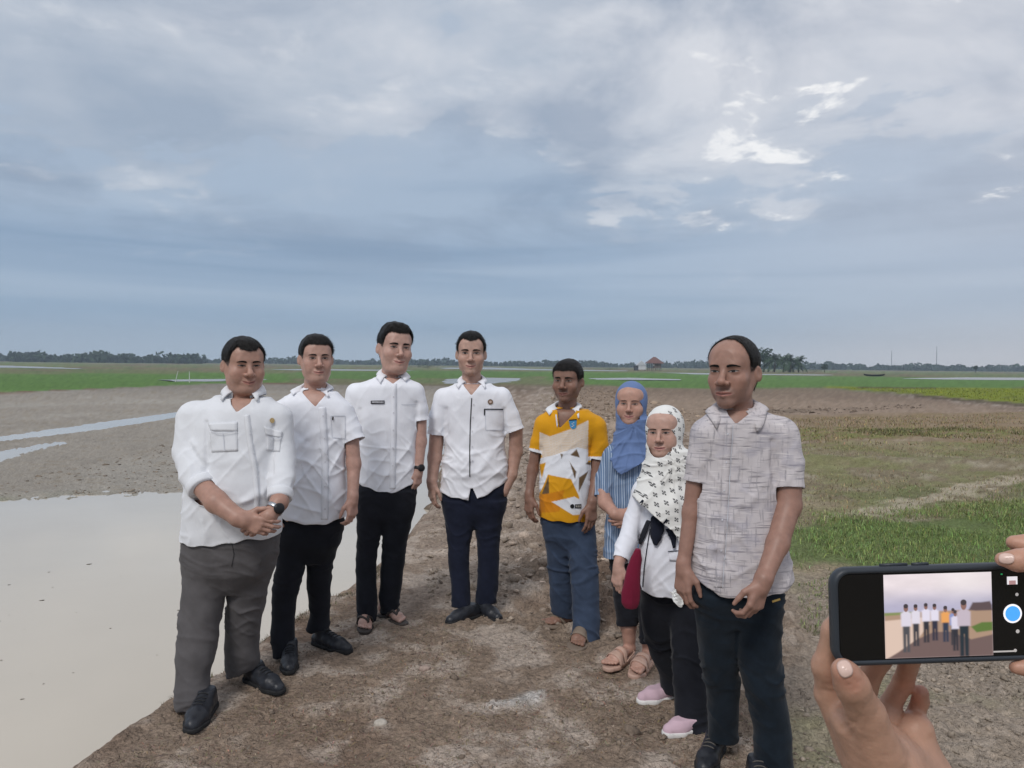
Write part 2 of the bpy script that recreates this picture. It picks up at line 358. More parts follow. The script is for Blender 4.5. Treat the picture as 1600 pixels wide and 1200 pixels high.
cov = N.new('ShaderNodeTexNoise'); cov.inputs['Scale'].default_value = 0.9; L.new(tcn.outputs['Object'], cov.inputs['Vector'])
cr = N.new('ShaderNodeMapRange'); cr.inputs[1].default_value = 0.54; cr.inputs[2].default_value = 0.66; L.new(cov.outputs['Fac'], cr.inputs[0])
mx = N.new('ShaderNodeMath'); mx.operation = 'MAXIMUM'; iv = N.new('ShaderNodeMath'); iv.operation = 'SUBTRACT'; iv.inputs[0].default_value = 1; L.new(cr.outputs[0], iv.inputs[1])
L.new(rp.outputs[0], mx.inputs[0]); L.new(iv.outputs[0], mx.inputs[1])
bmp = N.new('ShaderNodeBump'); bmp.inputs['Strength'].default_value = 0.6; bmp.inputs['Distance'].default_value = 0.02; L.new(mx.outputs[0], bmp.inputs['Height'])
pb = N['Principled BSDF']; old = pb.inputs['Normal'].links[0].from_socket; L.new(old, bmp.inputs['Normal']); L.new(bmp.outputs[0], pb.inputs['Normal'])
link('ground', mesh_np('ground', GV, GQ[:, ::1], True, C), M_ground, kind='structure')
back = MB(); back.add([(-4000, 0.3, -0.3), (4000, 0.3, -0.3), (4000, -4000, -0.3), (-4000, -4000, -0.3)], [(0, 3, 2, 1)])
M_back = mat('bare_field', (0.17, 0.145, 0.10), 0.95, var=0.3, vscale=0.5)
back.build('field', M_back, kind='structure')

# ------------------------------------------------------------------ water
M_water = mat('silty_water', (0.55, 0.49, 0.405), 0.07, var=0.07, vscale=0.35, spec=0.5, bumps=[(2.2, 0.06, 0.02), (9.0, 0.05, 0.01)])
w = MB(); w.add([(-160, 1.0, WZ), (12, 1.0, WZ), (12, 60, WZ), (-160, 60, WZ)], [(0, 1, 2, 3)])
# the sheet ends at the bund so it never shows on the right
wp = np.vstack([[[-160, -2.0]], [[-1.6, -2.0]], edge[1:] + np.array([0.35, 0.0]), [[-10, 60]], [[-160, 60]]])
w = MB(); w.add([(p[0], p[1], WZ) for p in wp], [tuple(range(len(wp)))])
w.build('paddy_water', M_water, kind='structure')
M_pond = mat('pond_water', (0.30, 0.285, 0.255), 0.25, var=0.05, vscale=0.1, spec=0.5)
for k, pts in enumerate([[(-60, 570), (30, 571.5), (130, 575.5), (122, 576.6), (40, 575), (-60, 573)], [(252, 593.5), (300, 592.5), (400, 591.5), (420, 593), (330, 596), (268, 596)],
                         [(1400, 591.6), (1500, 589.6), (1620, 590), (1800, 592), (1800, 596), (1600, 594), (1480, 593)],
                         [(690, 574.5), (760, 574.0), (860, 577), (980, 579), (980, 580.0), (850, 578.6), (690, 576)],
                         [(700, 591.5), (760, 590), (816, 591), (800, 597), (745, 600.5), (690, 599)], [(925, 591), (985, 590), (1065, 592.5), (1060, 594), (990, 593.5), (930, 593)],
                         [(1030, 582), (1100, 583), (1300, 585.5), (1290, 586.5), (1090, 585)], [(420, 577), (470, 576.5), (640, 578), (640, 579.5), (460, 578.5)]]):
    pp = wpoly(pts, -0.21); m_ = MB()
    q = []
    for i in range(len(pp)):                                       # ragged shore
        a, b = pp[i], pp[(i + 1) % len(pp)]
        for s_ in np.linspace(0, 1, 9)[:-1]: q.append(a + (b - a) * s_ + rng.normal(0, 1, 2) * np.array([0.4, 0.25]) * (np.hypot(*a) / 90))
    m_.add([(p[0], p[1], -0.205 - 0.002 * k) for p in q], [tuple(range(len(q)))])
    m_.build('pond', M_pond, kind='structure')
# ------------------------------------------------------------------ far things
def leafmass(rng_, crowns, n, size):
    """leaf-clump quads through ellipsoid crowns"""
    V = []; 
    for (c, r) in crowns:
        d = rng_.normal(0, 1, (n, 3)); d /= np.linalg.norm(d, axis=1)[:, None]; p = np.asarray(c) + d * np.asarray(r) * (rng_.uniform(0.45, 1.05, n) ** .6)[:, None]
        a = rng_.normal(0, 1, (n, 3)); a /= np.linalg.norm(a, axis=1)[:, None]; b = np.cross(a, rng_.normal(0, 1, (n, 3))); b /= np.linalg.norm(b, axis=1)[:, None]; s = rng_.uniform(.6, 1.3, n)[:, None] * size
        V.append(np.stack([p - a * s - b * s * .6, p + a * s - b * s * .5, p + a * s * .8 + b * s * .6, p - a * s * .9 + b * s * .5], 1).reshape(-1, 3))
    V = np.concatenate(V); return V, np.arange(len(V)).reshape(-1, 4)
M_far = mat('far_foliage', (0.040, 0.062, 0.034), 0.9, var=0.4, vscale=0.12, spec=0.1)
M_leaf = mat('dark_foliage', (0.035, 0.060, 0.028), 0.85, var=0.4, vscale=0.6, spec=0.15)
M_bark = mat('bark', (0.085, 0.07, 0.055), 0.95, var=0.3, vscale=3)
r_ = np.random.default_rng(11)
def treeline(x0, x1, D0, hfun, step, name_rng):
    cr = []
    x = x0
    while x < x1:
        D = D0 + r_.uniform(-40, 40); h = hfun(x) * D0 / FP * r_.uniform(.7, 1.15); b = at(x, 0, D); base = -0.25; w = h * r_.uniform(.45, .8)
        cr.append(((b[0], b[1], base + h * .55), (w, w, h * .5))); cr.append(((b[0] + r_.normal(0, w), b[1], base + h * .28), (w * 1.3, w, h * .33)))
        x += step * r_.uniform(.5, 1.4)
    return cr
cr = treeline(-80, 60, 760, lambda x: 9 if x < 18 else 13, 7, 0) + treeline(18, 318, 620, lambda x: 14 + 3 * math.sin(x * .05) + 2 * math.sin(x * .13), 7, 0) + treeline(300, 1130, 900, lambda x: 8.5 + 2.0 * math.sin(x * .03) + 1.2 * math.sin(x * .11), 6.5, 0) + treeline(1130, 1720, 850, lambda x: 9.5 + 1.8 * math.sin(x * .04) + 1.2 * math.sin(x * .15), 6.5, 0)
V, Q = leafmass(r_, cr, 46, 1.5)
link('far_woodland', mesh_np('far_woodland', V, Q, False), M_far, kind='stuff', label='far line of trees along the horizon', category='trees')
# oil palms in a clump
def palm_mesh(seed, h, nf=22):
    r = np.random.default_rng(seed); mb = MB(); V = []; F_ = []
    for k in range(nf):
        a = 6.2832 * k / nf + r.uniform(-.2, .2); el = r.uniform(-.35, 1.2); Lf = h * r.uniform(.52, .70); pts = []
        for i in range(8):
            t = i / 7; rad = Lf * t * math.cos(el) * (1 - .12 * t); z = Lf * (math.sin(el) * t - .62 * t * t * (0.5 + .5 * math.cos(el))); pts.append(np.array([rad * math.cos(a), rad * math.sin(a), h * .52 + z]))
        for i in range(7):
            d = pts[i + 1] - pts[i]; sd_ = np.cross(d, (0, 0, 1.0)); sd_ /= np.linalg.norm(sd_) + 1e-9; w = h * .15 * (1 - .55 * (i / 7)) * (0.5 if i == 0 else 1)
            for s_ in (-1, 1):
                for j in range(3):
                    b0 = pts[i] + d * j / 3; b1 = pts[i] + d * (j + .95) / 3; tip = b0 + sd_ * s_ * w + d * .35 - np.array([0, 0, w * r.uniform(.3, .9)]); n = len(V); V += [b0, b1, tip]; F_.append((n, n + 1, n + 2))
    me = bpy.data.meshes.new('crown'); me.from_pydata([tuple(v) for v in V], [], F_); me.materials.append(M_leaf); return me
def palm(px, D, hpx, seed, label):
    b = at(px, 0, D); h = hpx * D / FP; root = empty('palm_tree', (b[0], b[1], -0.24), label=label, category='palm tree', group='oil palms in the clump beyond the field')
    link('crown', palm_mesh(seed, h), None, root); mb = MB(); mb.tube([(0, 0, -.2), (0.02 * h, 0, h * .3), (0, 0, h * .54)], [h * .032, h * .026, h * .036], 9); mb.build('trunk', M_bark, root, True)
for px, D, hp, sd_, lb in ((1212, 300, 31, 1, 'leftmost oil palm of the clump, partly behind the balding man'), (1221, 292, 37, 2, 'second oil palm from the left in the clump, tall and upright'), (1235, 300, 37, 3, 'middle oil palm of the clump'), (1246, 288, 36, 4, 'second oil palm from the right in the clump'), (1259, 296, 33, 5, 'rightmost oil palm of the clump with drooping fronds')):
    palm(px, D, hp, sd_, lb)
def tree(px, D, hpx, wpx, label, seed, name='broadleaf_tree', flat=0.5):
    b = at(px, 0, D); k = D / FP; h, w = hpx * k, wpx * k; r = np.random.default_rng(seed); root = empty(name, (b[0], b[1], -0.24), label=label, category='tree' if name != 'bush' else 'bush')
    mb = MB(); mb.tube([(0, 0, -.2), (.03 * h, 0, h * .35), (0, 0, h * .7)], [h * .035, h * .026, h * .014], 7)
    for i in range(5): a = r.uniform(0, 6.28); mb.tube([(.02 * h, 0, h * (.38 + .06 * i)), (math.cos(a) * w * .35, math.sin(a) * w * .35, h * (.62 + .05 * i))], [h * .014, h * .006], 5)
    mb.build('trunk', M_bark, root, True); cr = [((r.normal(0, w * .2), r.normal(0, w * .2), h * (.62 + r.uniform(-.18, .26))), (w * r.uniform(.18, .32), w * .25, h * r.uniform(.09, .16))) for _ in range(12)]
    if name == 'bush': cr = [((r.normal(0, w * .25), r.normal(0, w * .2), h * r.uniform(.25, .7)), (w * .25, w * .25, h * .3)) for _ in range(8)]
    V, Q = leafmass(r, cr, 70, h * .035); link('crown', mesh_np('crown', V, Q, False), M_leaf, root)
tree(1204, 305, 40, 26, 'slender broadleaf tree at the left end of the palm clump', 5); tree(1300, 320, 14, 13, 'small round lone tree right of the palm clump', 6); tree(1539, 420, 12, 6, 'small narrow lone tree far right before the woods', 7); tree(12, 640, 17, 6, 'tiny lone tree at far left of the horizon', 8); tree(1285, 300, 7, 40, 'low dark bush at the foot of the palm clump, right side', 9, 'bush'); tree(673, 260, 9, 40, 'low dark bush standing between the two middle men', 10, 'bush'); tree(1250, 297, 6, 60, 'low scrub under the oil palms', 12, 'bush'); tree(960, 300, 6, 60, 'low scrub left of the hut', 13, 'bush')
# stilt hut and white shelter
def hut():
    D = 300; k = D / FP; b = at(1031, 0, D); root = empty('stilt_hut', (b[0], b[1], -0.24), label='wooden stilt hut with reddish-brown hipped roof in the far field', category='hut'); w, dp = 3.3, 2.6
    M_r, M_w, M_p = mat('red_brown_roofing', (0.16, 0.085, 0.075), 0.9, var=0.2, vscale=2), mat('weathered_boards', (0.14, 0.115, 0.095), 0.9, var=0.3, vscale=3), mat('posts', (0.07, 0.06, 0.05), 0.9)
    mb = MB(); z1, z2 = 3.05, 5.5; mb.add([(-w, -dp, z1), (w, -dp, z1), (w, dp, z1), (-w, dp, z1), (-.5, 0, z2), (.5, 0, z2), (-w, -dp, z1 - .15), (w, -dp, z1 - .15), (w, dp, z1 - .15), (-w, dp, z1 - .15)], [(0, 1, 5, 4), (1, 2, 5), (2, 3, 4, 5), (3, 0, 4), (6, 7, 1, 0), (7, 8, 2, 1), (8, 9, 3, 2), (9, 6, 0, 3), (9, 8, 7, 6)]); mb.build('roof', M_r, root)
    mb = MB(); mb.box((-2.5, -1.9, 1.0), (2.5, 1.9, 1.2)); mb.build('platform', M_w, root); mb = MB(); mb.box((-.2, -1.7, 1.2), (2.3, 1.7, 3.0)); mb.build('wall', M_w, root)
    for x in (-2.3, -.8, .8, 2.3):
        for y in (-1.75, 1.75): mb = MB(); mb.tube([(x, y, -.1), (x, y, 3.0)], .1, 7); mb.build('post', M_p, root)
    mb = MB(); mb.box((-1.0, -1.74, 1.9), (-.3, -1.70, 2.6)); mb.build('window', mat('pale_window', (0.75, 0.74, 0.7), 0.5), root)
    b = at(1010, 0, D - 6); root = empty('white_shelter', (b[0], b[1], -0.24), label='small white gabled shelter beside the stilt hut', category='shelter'); mb = MB(); mb.add([(-1.9, -1.5, 2.1), (1.9, -1.5, 2.1), (1.9, 1.5, 2.1), (-1.9, 1.5, 2.1), (0, -1.5, 3.9), (0, 1.5, 3.9)], [(0, 1, 4), (1, 2, 5, 4), (2, 3, 5), (3, 0, 4, 5), (3, 2, 1, 0)]); mb.build('roof', mat('pale_sheet_roof', (0.48, 0.50, 0.53), 0.6, var=0.1), root)
    mb = MB(); mb.box((-1.2, -1.3, .5), (1.6, 1.3, 2.1)); mb.build('wall', mat('white_boards', (0.55, 0.56, 0.58), 0.8, var=0.15), root); mb = MB(); mb.box((-2.6, -1.2, 0.1), (-1.25, 1.2, 1.9)); mb.build('lean_to', mat('dark_side', (0.06, 0.065, 0.075), 0.9), root)
    for x in (-1.1, 1.5):
        for y in (-1.2, 1.2): mb = MB(); mb.tube([(x, y, -.1), (x, y, .5)], .08, 6); mb.build('post', M_p, root)
hut()
def boat():
    b = at(1379, 0, 170); root = empty('canoe', (b[0], b[1], -0.22), label='dark wooden canoe lying in the far right green field', category='boat'); V = []; F_ = []; n = 17; L_ = 4.8
    for i in range(n):
        t = -1 + 2 * i / (n - 1); w = .42 * (1 - abs(t) ** 2.4) + .03; zt = .42 + .22 * abs(t) ** 3; zb = .10 + .25 * abs(t) ** 4
        V += [(t * L_ / 2, -w, zt), (t * L_ / 2 * .97, -w * .7, zb), (t * L_ / 2 * .96, 0, zb - .06), (t * L_ / 2 * .97, w * .7, zb), (t * L_ / 2, w, zt)]
    for i in range(n - 1):
        for j in range(4): a = i * 5 + j; F_.append((a, a + 1, a + 6, a + 5))
    me = bpy.data.meshes.new('hull'); me.from_pydata(V, [], F_); o = link('hull', me, mat('dark_wet_wood', (0.022, 0.024, 0.026), 0.8, var=0.2), root); o.modifiers.new('thickness', 'SOLIDIFY').thickness = .05
    for t in (-.9, 0.1, 1.0): mb = MB(); mb.box((t - .1, -.38, .34), (t + .1, .38, .38)); mb.build('seat', o.data.materials[0], root)
boat()
M_mast = mat('grey_steel_mast', (0.30, 0.31, 0.34), 0.6)
for px, hp, lb in ((1406, 31, 'left of two tall lattice radio masts beyond the far trees'), (1477, 38, 'right and taller of two lattice radio masts beyond the far trees')):
    D = 960; b = at(px, 0, D); h = hp * D / FP; mb = MB(); pr = []
    for k in range(3): a = 6.2832 * k / 3; mb.tube([(.55 * math.cos(a), .55 * math.sin(a), 0), (.18 * math.cos(a), .18 * math.sin(a), h)], .12, 4)
    for j in range(14):
        for k in range(3): a, a2 = 6.2832 * k / 3, 6.2832 * (k + 1) / 3; f0, f1 = .55 - .37 * j / 14, .55 - .37 * (j + 1) / 14; mb.tube([(f0 * math.cos(a), f0 * math.sin(a), h * j / 14), (f1 * math.cos(a2), f1 * math.sin(a2), h * (j + 1) / 14)], .06, 3)
    o = mb.build('radio_mast', M_mast, None, label=lb, category='mast'); o.location = (b[0], b[1], -.25)
M_pole = mat('pale_stake', (0.55, 0.56, 0.55), 0.8)
for px, y0, y1, lean, lb in ((274, 579, 596, .25, 'leaning pale stake by the far left pond'), (296, 580, 597, 0.0, 'upright pale stake by the far left pond, right of the leaning one')):
    D = (CAMH + .22) * FP / (y1 - 564); b = at(px, y1, D); h = (y1 - y0) * D / FP; mb = MB(); mb.tube([(0, 0, -.1), (lean * h * .5, 0, h * .5), (lean * h, 0, h)], [.045, .035, .025], 6); o = mb.build('stake', M_pole, None, label=lb, category='stake', group='stakes at the pond'); o.location = (b[0], b[1], -.22)
# ------------------------------------------------------------------ damp air: one box round the place
hz_ = MB(); hz_.box((-2600, -60, -1.6), (2600, 1010, 42)); hzo = hz_.build('haze', None, None, kind='stuff', label='thin damp haze over the fields', category='haze')
mh = bpy.data.materials.new('haze_air'); mh.use_nodes = True; mh.node_tree.nodes.clear(); vo_ = mh.node_tree.nodes.new('ShaderNodeOutputMaterial'); vp_ = mh.node_tree.nodes.new('ShaderNodeVolumePrincipled')
vp_.inputs['Color'].default_value = (0.72, 0.86, 1.0, 1); vp_.inputs['Density'].default_value = 0.0005; vp_.inputs['Anisotropy'].default_value = 0.2
mh.node_tree.links.new(vp_.outputs[0], vo_.inputs['Volume']); hzo.data.materials.append(mh)
# ------------------------------------------------------------------ implicit surfaces for figures and clothing
class Field:
    def __init__(s, lo, hi, h):
        s.lo = np.asarray(lo, float); s.h = h
        n = np.ceil((np.asarray(hi, float) - s.lo) / h).astype(int) + 2
        s.n = n; s.ax = [s.lo[i] + h * np.arange(n[i]) for i in range(3)]
        s.d = np.full(tuple(n), 1.0)
    def box(s, lo, hi, pad):
        a = np.clip(np.floor((np.asarray(lo) - pad - s.lo) / s.h).astype(int), 0, s.n)
        b = np.clip(np.ceil((np.asarray(hi) + pad - s.lo) / s.h).astype(int) + 1, 0, s.n)
        if np.any(b <= a): return None
        sl = tuple(slice(a[i], b[i]) for i in range(3))
        X = s.ax[0][sl[0]][:, None, None]; Y = s.ax[1][sl[1]][None, :, None]; Z = s.ax[2][sl[2]][None, None, :]
        return sl, X, Y, Z
    def put(s, sl, nd, k, op='add'):
        d = s.d[sl]
        if op == 'add':
            if k > 0:
                h = np.maximum(k - np.abs(d - nd), 0) / k; s.d[sl] = np.minimum(d, nd) - h * h * k * 0.25
            else: s.d[sl] = np.minimum(d, nd)
        elif op == 'sub':
            nd = -nd
            if k > 0:
                h = np.maximum(k - np.abs(d - nd), 0) / k; s.d[sl] = np.maximum(d, nd) + h * h * k * 0.25
            else: s.d[sl] = np.maximum(d, nd)
    def cone(s, a, b, ra, rb, k=0.01, op='add'):
        a = np.asarray(a, float); b = np.asarray(b, float); r = max(ra, rb)
        bx = s.box(np.minimum(a, b) - r, np.maximum(a, b) + r, k + 3 * s.h)
        if bx is None: return
        sl, X, Y, Z = bx; e = b - a; ee = e @ e + 1e-12
        t = np.clip(((X - a[0]) * e[0] + (Y - a[1]) * e[1] + (Z - a[2]) * e[2]) / ee, 0, 1)
        nd = np.sqrt((X - a[0] - e[0] * t) ** 2 + (Y - a[1] - e[1] * t) ** 2 + (Z - a[2] - e[2] * t) ** 2) - (ra + (rb - ra) * t)
        s.put(sl, nd, k, op)
    def chain(s, pts, rad, k=0.01):
        for i in range(len(pts) - 1): s.cone(pts[i], pts[i + 1], rad[i], rad[i + 1], k)
    def ell(s, c, r, R=None, k=0.01, op='add'):
        c = np.asarray(c, float); r = np.asarray(r, float); m = r.max() if R is not None else r
        bx = s.box(c - m, c + m, k + 3 * s.h)
        if bx is None: return
        sl, X, Y, Z = bx; x, y, z = X - c[0], Y - c[1], Z - c[2]
        if R is not None: x, y, z = (R[0, i] * x + R[1, i] * y + R[2, i] * z for i in range(3))
        else: x, y, z = np.broadcast_arrays(x, y, z)
        x, y, z = list((x, y, z)) if R is None else (x, y, z)
        k0 = np.sqrt((x / r[0]) ** 2 + (y / r[1]) ** 2 + (z / r[2]) ** 2)
        k1 = np.sqrt((x / r[0] ** 2) ** 2 + (y / r[1] ** 2) ** 2 + (z / r[2] ** 2) ** 2) + 1e-9
        s.put(sl, k0 * (k0 - 1) / k1, k, op)
    def loft(s, st, yaw=0.0, k=0.01, ex=2.0, grow=0.0, caps=(None, None)):
        """st rows: z, cx, cy, rx, ry ; elliptic sections stacked along z. caps: functions of x giving a lower / upper end"""
        st = np.asarray(sorted(st, key=lambda r: r[0]), float); z0, z1 = st[0, 0], st[-1, 0]
        m = max(st[:, 3].max(), st[:, 4].max()) + max(grow, 0)
        bx = s.box((st[:, 1].min() - m, st[:, 2].min() - m, z0), (st[:, 1].max() + m, st[:, 2].max() + m, z1), k + 3 * s.h)
        if bx is None: return
        sl, X, Y, Z = bx
        zz_ = np.linspace(z0, z1, 160); sm = []
        ker = np.exp(-np.linspace(-2, 2, 15) ** 2); ker /= ker.sum()
        for j in range(1, 5):
            v = np.interp(zz_, st[:, 0], st[:, j]); vp = np.concatenate([np.full(7, v[0]), v, np.full(7, v[-1])]); sm.append(np.interp(Z[0, 0], zz_, np.convolve(vp, ker, 'valid')))
        cx_, cy_, rx, ry = [q[None, None, :] for q in sm]; rx = rx + grow; ry = ry + grow
        c, sn = math.cos(yaw), math.sin(yaw); x = c * (X - cx_) + sn * (Y - cy_); y = -sn * (X - cx_) + c * (Y - cy_)
        if ex == 2.0:
            k0 = np.sqrt((x / rx) ** 2 + (y / ry) ** 2)
        else: k0 = (np.abs(x / rx) ** ex + np.abs(y / ry) ** ex) ** (1 / ex)
        k1 = np.sqrt((x / rx ** 2) ** 2 + (y / ry ** 2) ** 2) + 1e-6
        nd = np.minimum(k0 * (k0 - 1) / k1, (k0 - 1) * np.maximum(rx, ry)); nd = np.where(k0 < 0.3, -0.5 * np.minimum(rx, ry), nd)
        lo_ = Z - z1 if caps[1] is None else Z - caps[1](X); hi_ = z0 - Z if caps[0] is None else caps[0](X) - Z
        s.put(sl, np.maximum(nd, np.maximum(lo_, hi_)), k)
    def mesh(s):
        d = s.d; sg = d < 0
        c = sg[:-1, :-1, :-1].astype(np.int8)
        for a in (0, 1):
            for b in (0, 1):
                for e in (0, 1):
                    if a + b + e: c = c + sg[a:d.shape[0] - 1 + a, b:d.shape[1] - 1 + b, e:d.shape[2] - 1 + e]
        act = (c > 0) & (c < 8); ci = np.argwhere(act); idx = np.full(act.shape, -1, np.int64); idx[act] = np.arange(len(ci))
        pos = np.zeros((len(ci), 3)); cnt = np.zeros(len(ci))
        cr_ = np.array([(a, b, e) for a in (0, 1) for b in (0, 1) for e in (0, 1)])
        dv = [d[ci[:, 0] + q[0], ci[:, 1] + q[1], ci[:, 2] + q[2]] for q in cr_]
        for i in range(8):
            for ax in range(3):
                if cr_[i][ax] == 0:
                    j = i + (4, 2, 1)[ax]; m = (dv[i] < 0) != (dv[j] < 0)
                    t = np.where(m, dv[i] / np.where(m, dv[i] - dv[j], 1), 0)
                    pos += m[:, None] * cr_[i]; pos[:, ax] += m * t; cnt += m
        V = s.lo + s.h * (ci + pos / cnt[:, None])
        Q = []
        for ax in range(3):
            sl0 = [slice(None)] * 3; sl1 = [slice(None)] * 3; sl0[ax] = slice(0, -1); sl1[ax] = slice(1, None)
            for flip in (0, 1):
                m = (sg[tuple(sl0)] & ~sg[tuple(sl1)]) if flip == 0 else (~sg[tuple(sl0)] & sg[tuple(sl1)])
                e = np.argwhere(m); u, v = [(1, 2), (2, 0), (0, 1)][ax]
                ok = (e[:, u] > 0) & (e[:, v] > 0) & (e[:, u] < d.shape[u] - 1) & (e[:, v] < d.shape[v] - 1); e = e[ok]
                def ix(du, dv_):
                    q = e.copy(); q[:, u] += du; q[:, v] += dv_; return idx[q[:, 0], q[:, 1], q[:, 2]]
                qd = np.stack([ix(-1, -1), ix(0, -1), ix(0, 0), ix(-1, 0)], 1)
                Q.append(qd if flip == 0 else qd[:, ::-1])
        Q = np.concatenate(Q); return V, Q[(Q >= 0).all(1)]
def normals(V, Q):
    n = np.cross(V[Q[:, 2]] - V[Q[:, 0]], V[Q[:, 3]] - V[Q[:, 1]]); N = np.zeros_like(V)
    for j in range(4): np.add.at(N, Q[:, j], n)
    return N / (np.linalg.norm(N, axis=1, keepdims=True) + 1e-12)
def relax(V, Q, it=1, f=0.5):
    for _ in range(it):
        S = np.zeros_like(V); c = np.zeros(len(V))
        for j in range(4):
            for k in (1, 3): np.add.at(S, Q[:, j], V[Q[:, (j + k) % 4]]); np.add.at(c, Q[:, j], 1)
        V = V + f * (S / np.maximum(c, 1)[:, None] - V)
    return V
def compact(V, Q, *extra):
    u, inv = np.unique(Q, return_inverse=True); r = [V[u], inv.reshape(Q.shape)]
    return r + [e[u] for e in extra]
def cutaway(V, Q, fn):
    """drop the surface where fn(V) > 0 and pull the rim onto fn = 0"""
    c = fn(V); Q = Q[(c[Q] < 0).any(1)]; V, Q = compact(V, Q)
    for _ in range(2):
        c = fn(V); m = c > 0
        if not m.any(): break
        W = V[m]; e = 1e-3; g = np.stack([(fn(W + e * np.eye(3)[i]) - c[m]) / e for i in range(3)], 1)
        V[m] = W - g * (c[m] / np.maximum((g * g).sum(1), 0.2))[:, None]
    return V, Q
def keep_main(V, Q):
    """largest connected piece"""
    n = len(V); lab = np.arange(n)
    while True:
        m = lab[Q].min(1); new = lab.copy()
        for j in range(4): np.minimum.at(new, Q[:, j], m)
        new = new[new]
        if (new == lab).all(): break
        lab = new
    b = np.bincount(lab[Q[:, 0]], minlength=n).argmax()
    return compact(V, Q[lab[Q[:, 0]] == b])
def bvh(V, Q): return BVHTree.FromPolygons(V.tolist(), Q.tolist())
def hitp(tree, px, py, off=0.002):
    d = FW + (px - 800) / FP * RT - (py - 600) / FP * UP; d = d / np.linalg.norm(d)
    r = tree.ray_cast(Vector(CAM), Vector(d))
    if r[0] is None: return None
    n = np.array(r[1]); n = n if n @ d < 0 else -n
    return np.array(r[0]) + n * off
def ribbon(tree, path, wpx, off=0.002, n=None):
    """strip laid on a surface along a pixel path"""
    p = np.asarray(path, float); seg = np.hypot(*np.diff(p, axis=0).T); L_ = np.concatenate([[0], np.cumsum(seg)])
    n = n or max(4, int(L_[-1] / 3)); s_ = np.linspace(0, L_[-1], n)
    q = np.stack([np.interp(s_, L_, p[:, 0]), np.interp(s_, L_, p[:, 1])], 1); tg = np.gradient(q, axis=0); tg /= np.linalg.norm(tg, axis=1)[:, None] + 1e-9
    nn = np.stack([-tg[:, 1], tg[:, 0]], 1); wv = np.asarray(wpx, float); wv = np.interp(s_, np.linspace(0, L_[-1], wv.size), wv.ravel()) if wv.size > 1 else np.full(n, float(wv))
    V = []; F = []; prev = None
    for i in range(n):
        row = [hitp(tree, *(q[i] + nn[i] * wv[i] * s / 2), off) for s in (-1, 0, 1)]
        if any(r is None for r in row): prev = None; continue
        b = len(V); V += row
        if prev is not None: F += [(prev, prev + 1, b + 1, b), (prev + 1, prev + 2, b + 2, b + 1)]
        prev = b
    return V, F
def patch(tree, c4, nu=8, nv=8, off=0.002):
    """quad patch on a surface from four pixel corners TL, TR, BR, BL"""
    c4 = np.asarray(c4, float); V = []; id_ = {}
    for j in range(nv + 1):
        for i in range(nu + 1):
            u, v = i / nu, j / nv; p = (c4[0] * (1 - u) + c4[1] * u) * (1 - v) + (c4[3] * (1 - u) + c4[2] * u) * v
            h = hitp(tree, p[0], p[1], off)
            if h is not None: id_[(i, j)] = len(V); V.append(h)
    F = []
    for j in range(nv):
        for i in range(nu):
            k = [(i, j), (i + 1, j), (i + 1, j + 1), (i, j + 1)]
            if all(q in id_ for q in k): F.append(tuple(id_[q] for q in k))
    return V, F
def disc(tree, px, py, rpx, off=0.003, n=12):
    V = [hitp(tree, px, py, off)] + [hitp(tree, px + rpx * math.cos(6.2832 * k / n), py + rpx * math.sin(6.2832 * k / n), off) for k in range(n)]
    if any(v is None for v in V): return [], []
    return V, [(0, 1 + (k + 1) % n, 1 + k) for k in range(n)]
def put(name, vf, mt, parent, off, thick=0.0, smooth=True):
    """object from (verts, faces) given in world space"""
    V, F = vf
    if not F: return None
    me = bpy.data.meshes.new(name); me.from_pydata([tuple(v) for v in V], [], F); me.update()
    if smooth:
        for p in me.polygons: p.use_smooth = True
    o = link(name, me, mt, parent, off)
    if thick:
        md = o.modifiers.new('thickness', 'SOLIDIFY'); md.thickness = thick; md.offset = 1.0
    return o

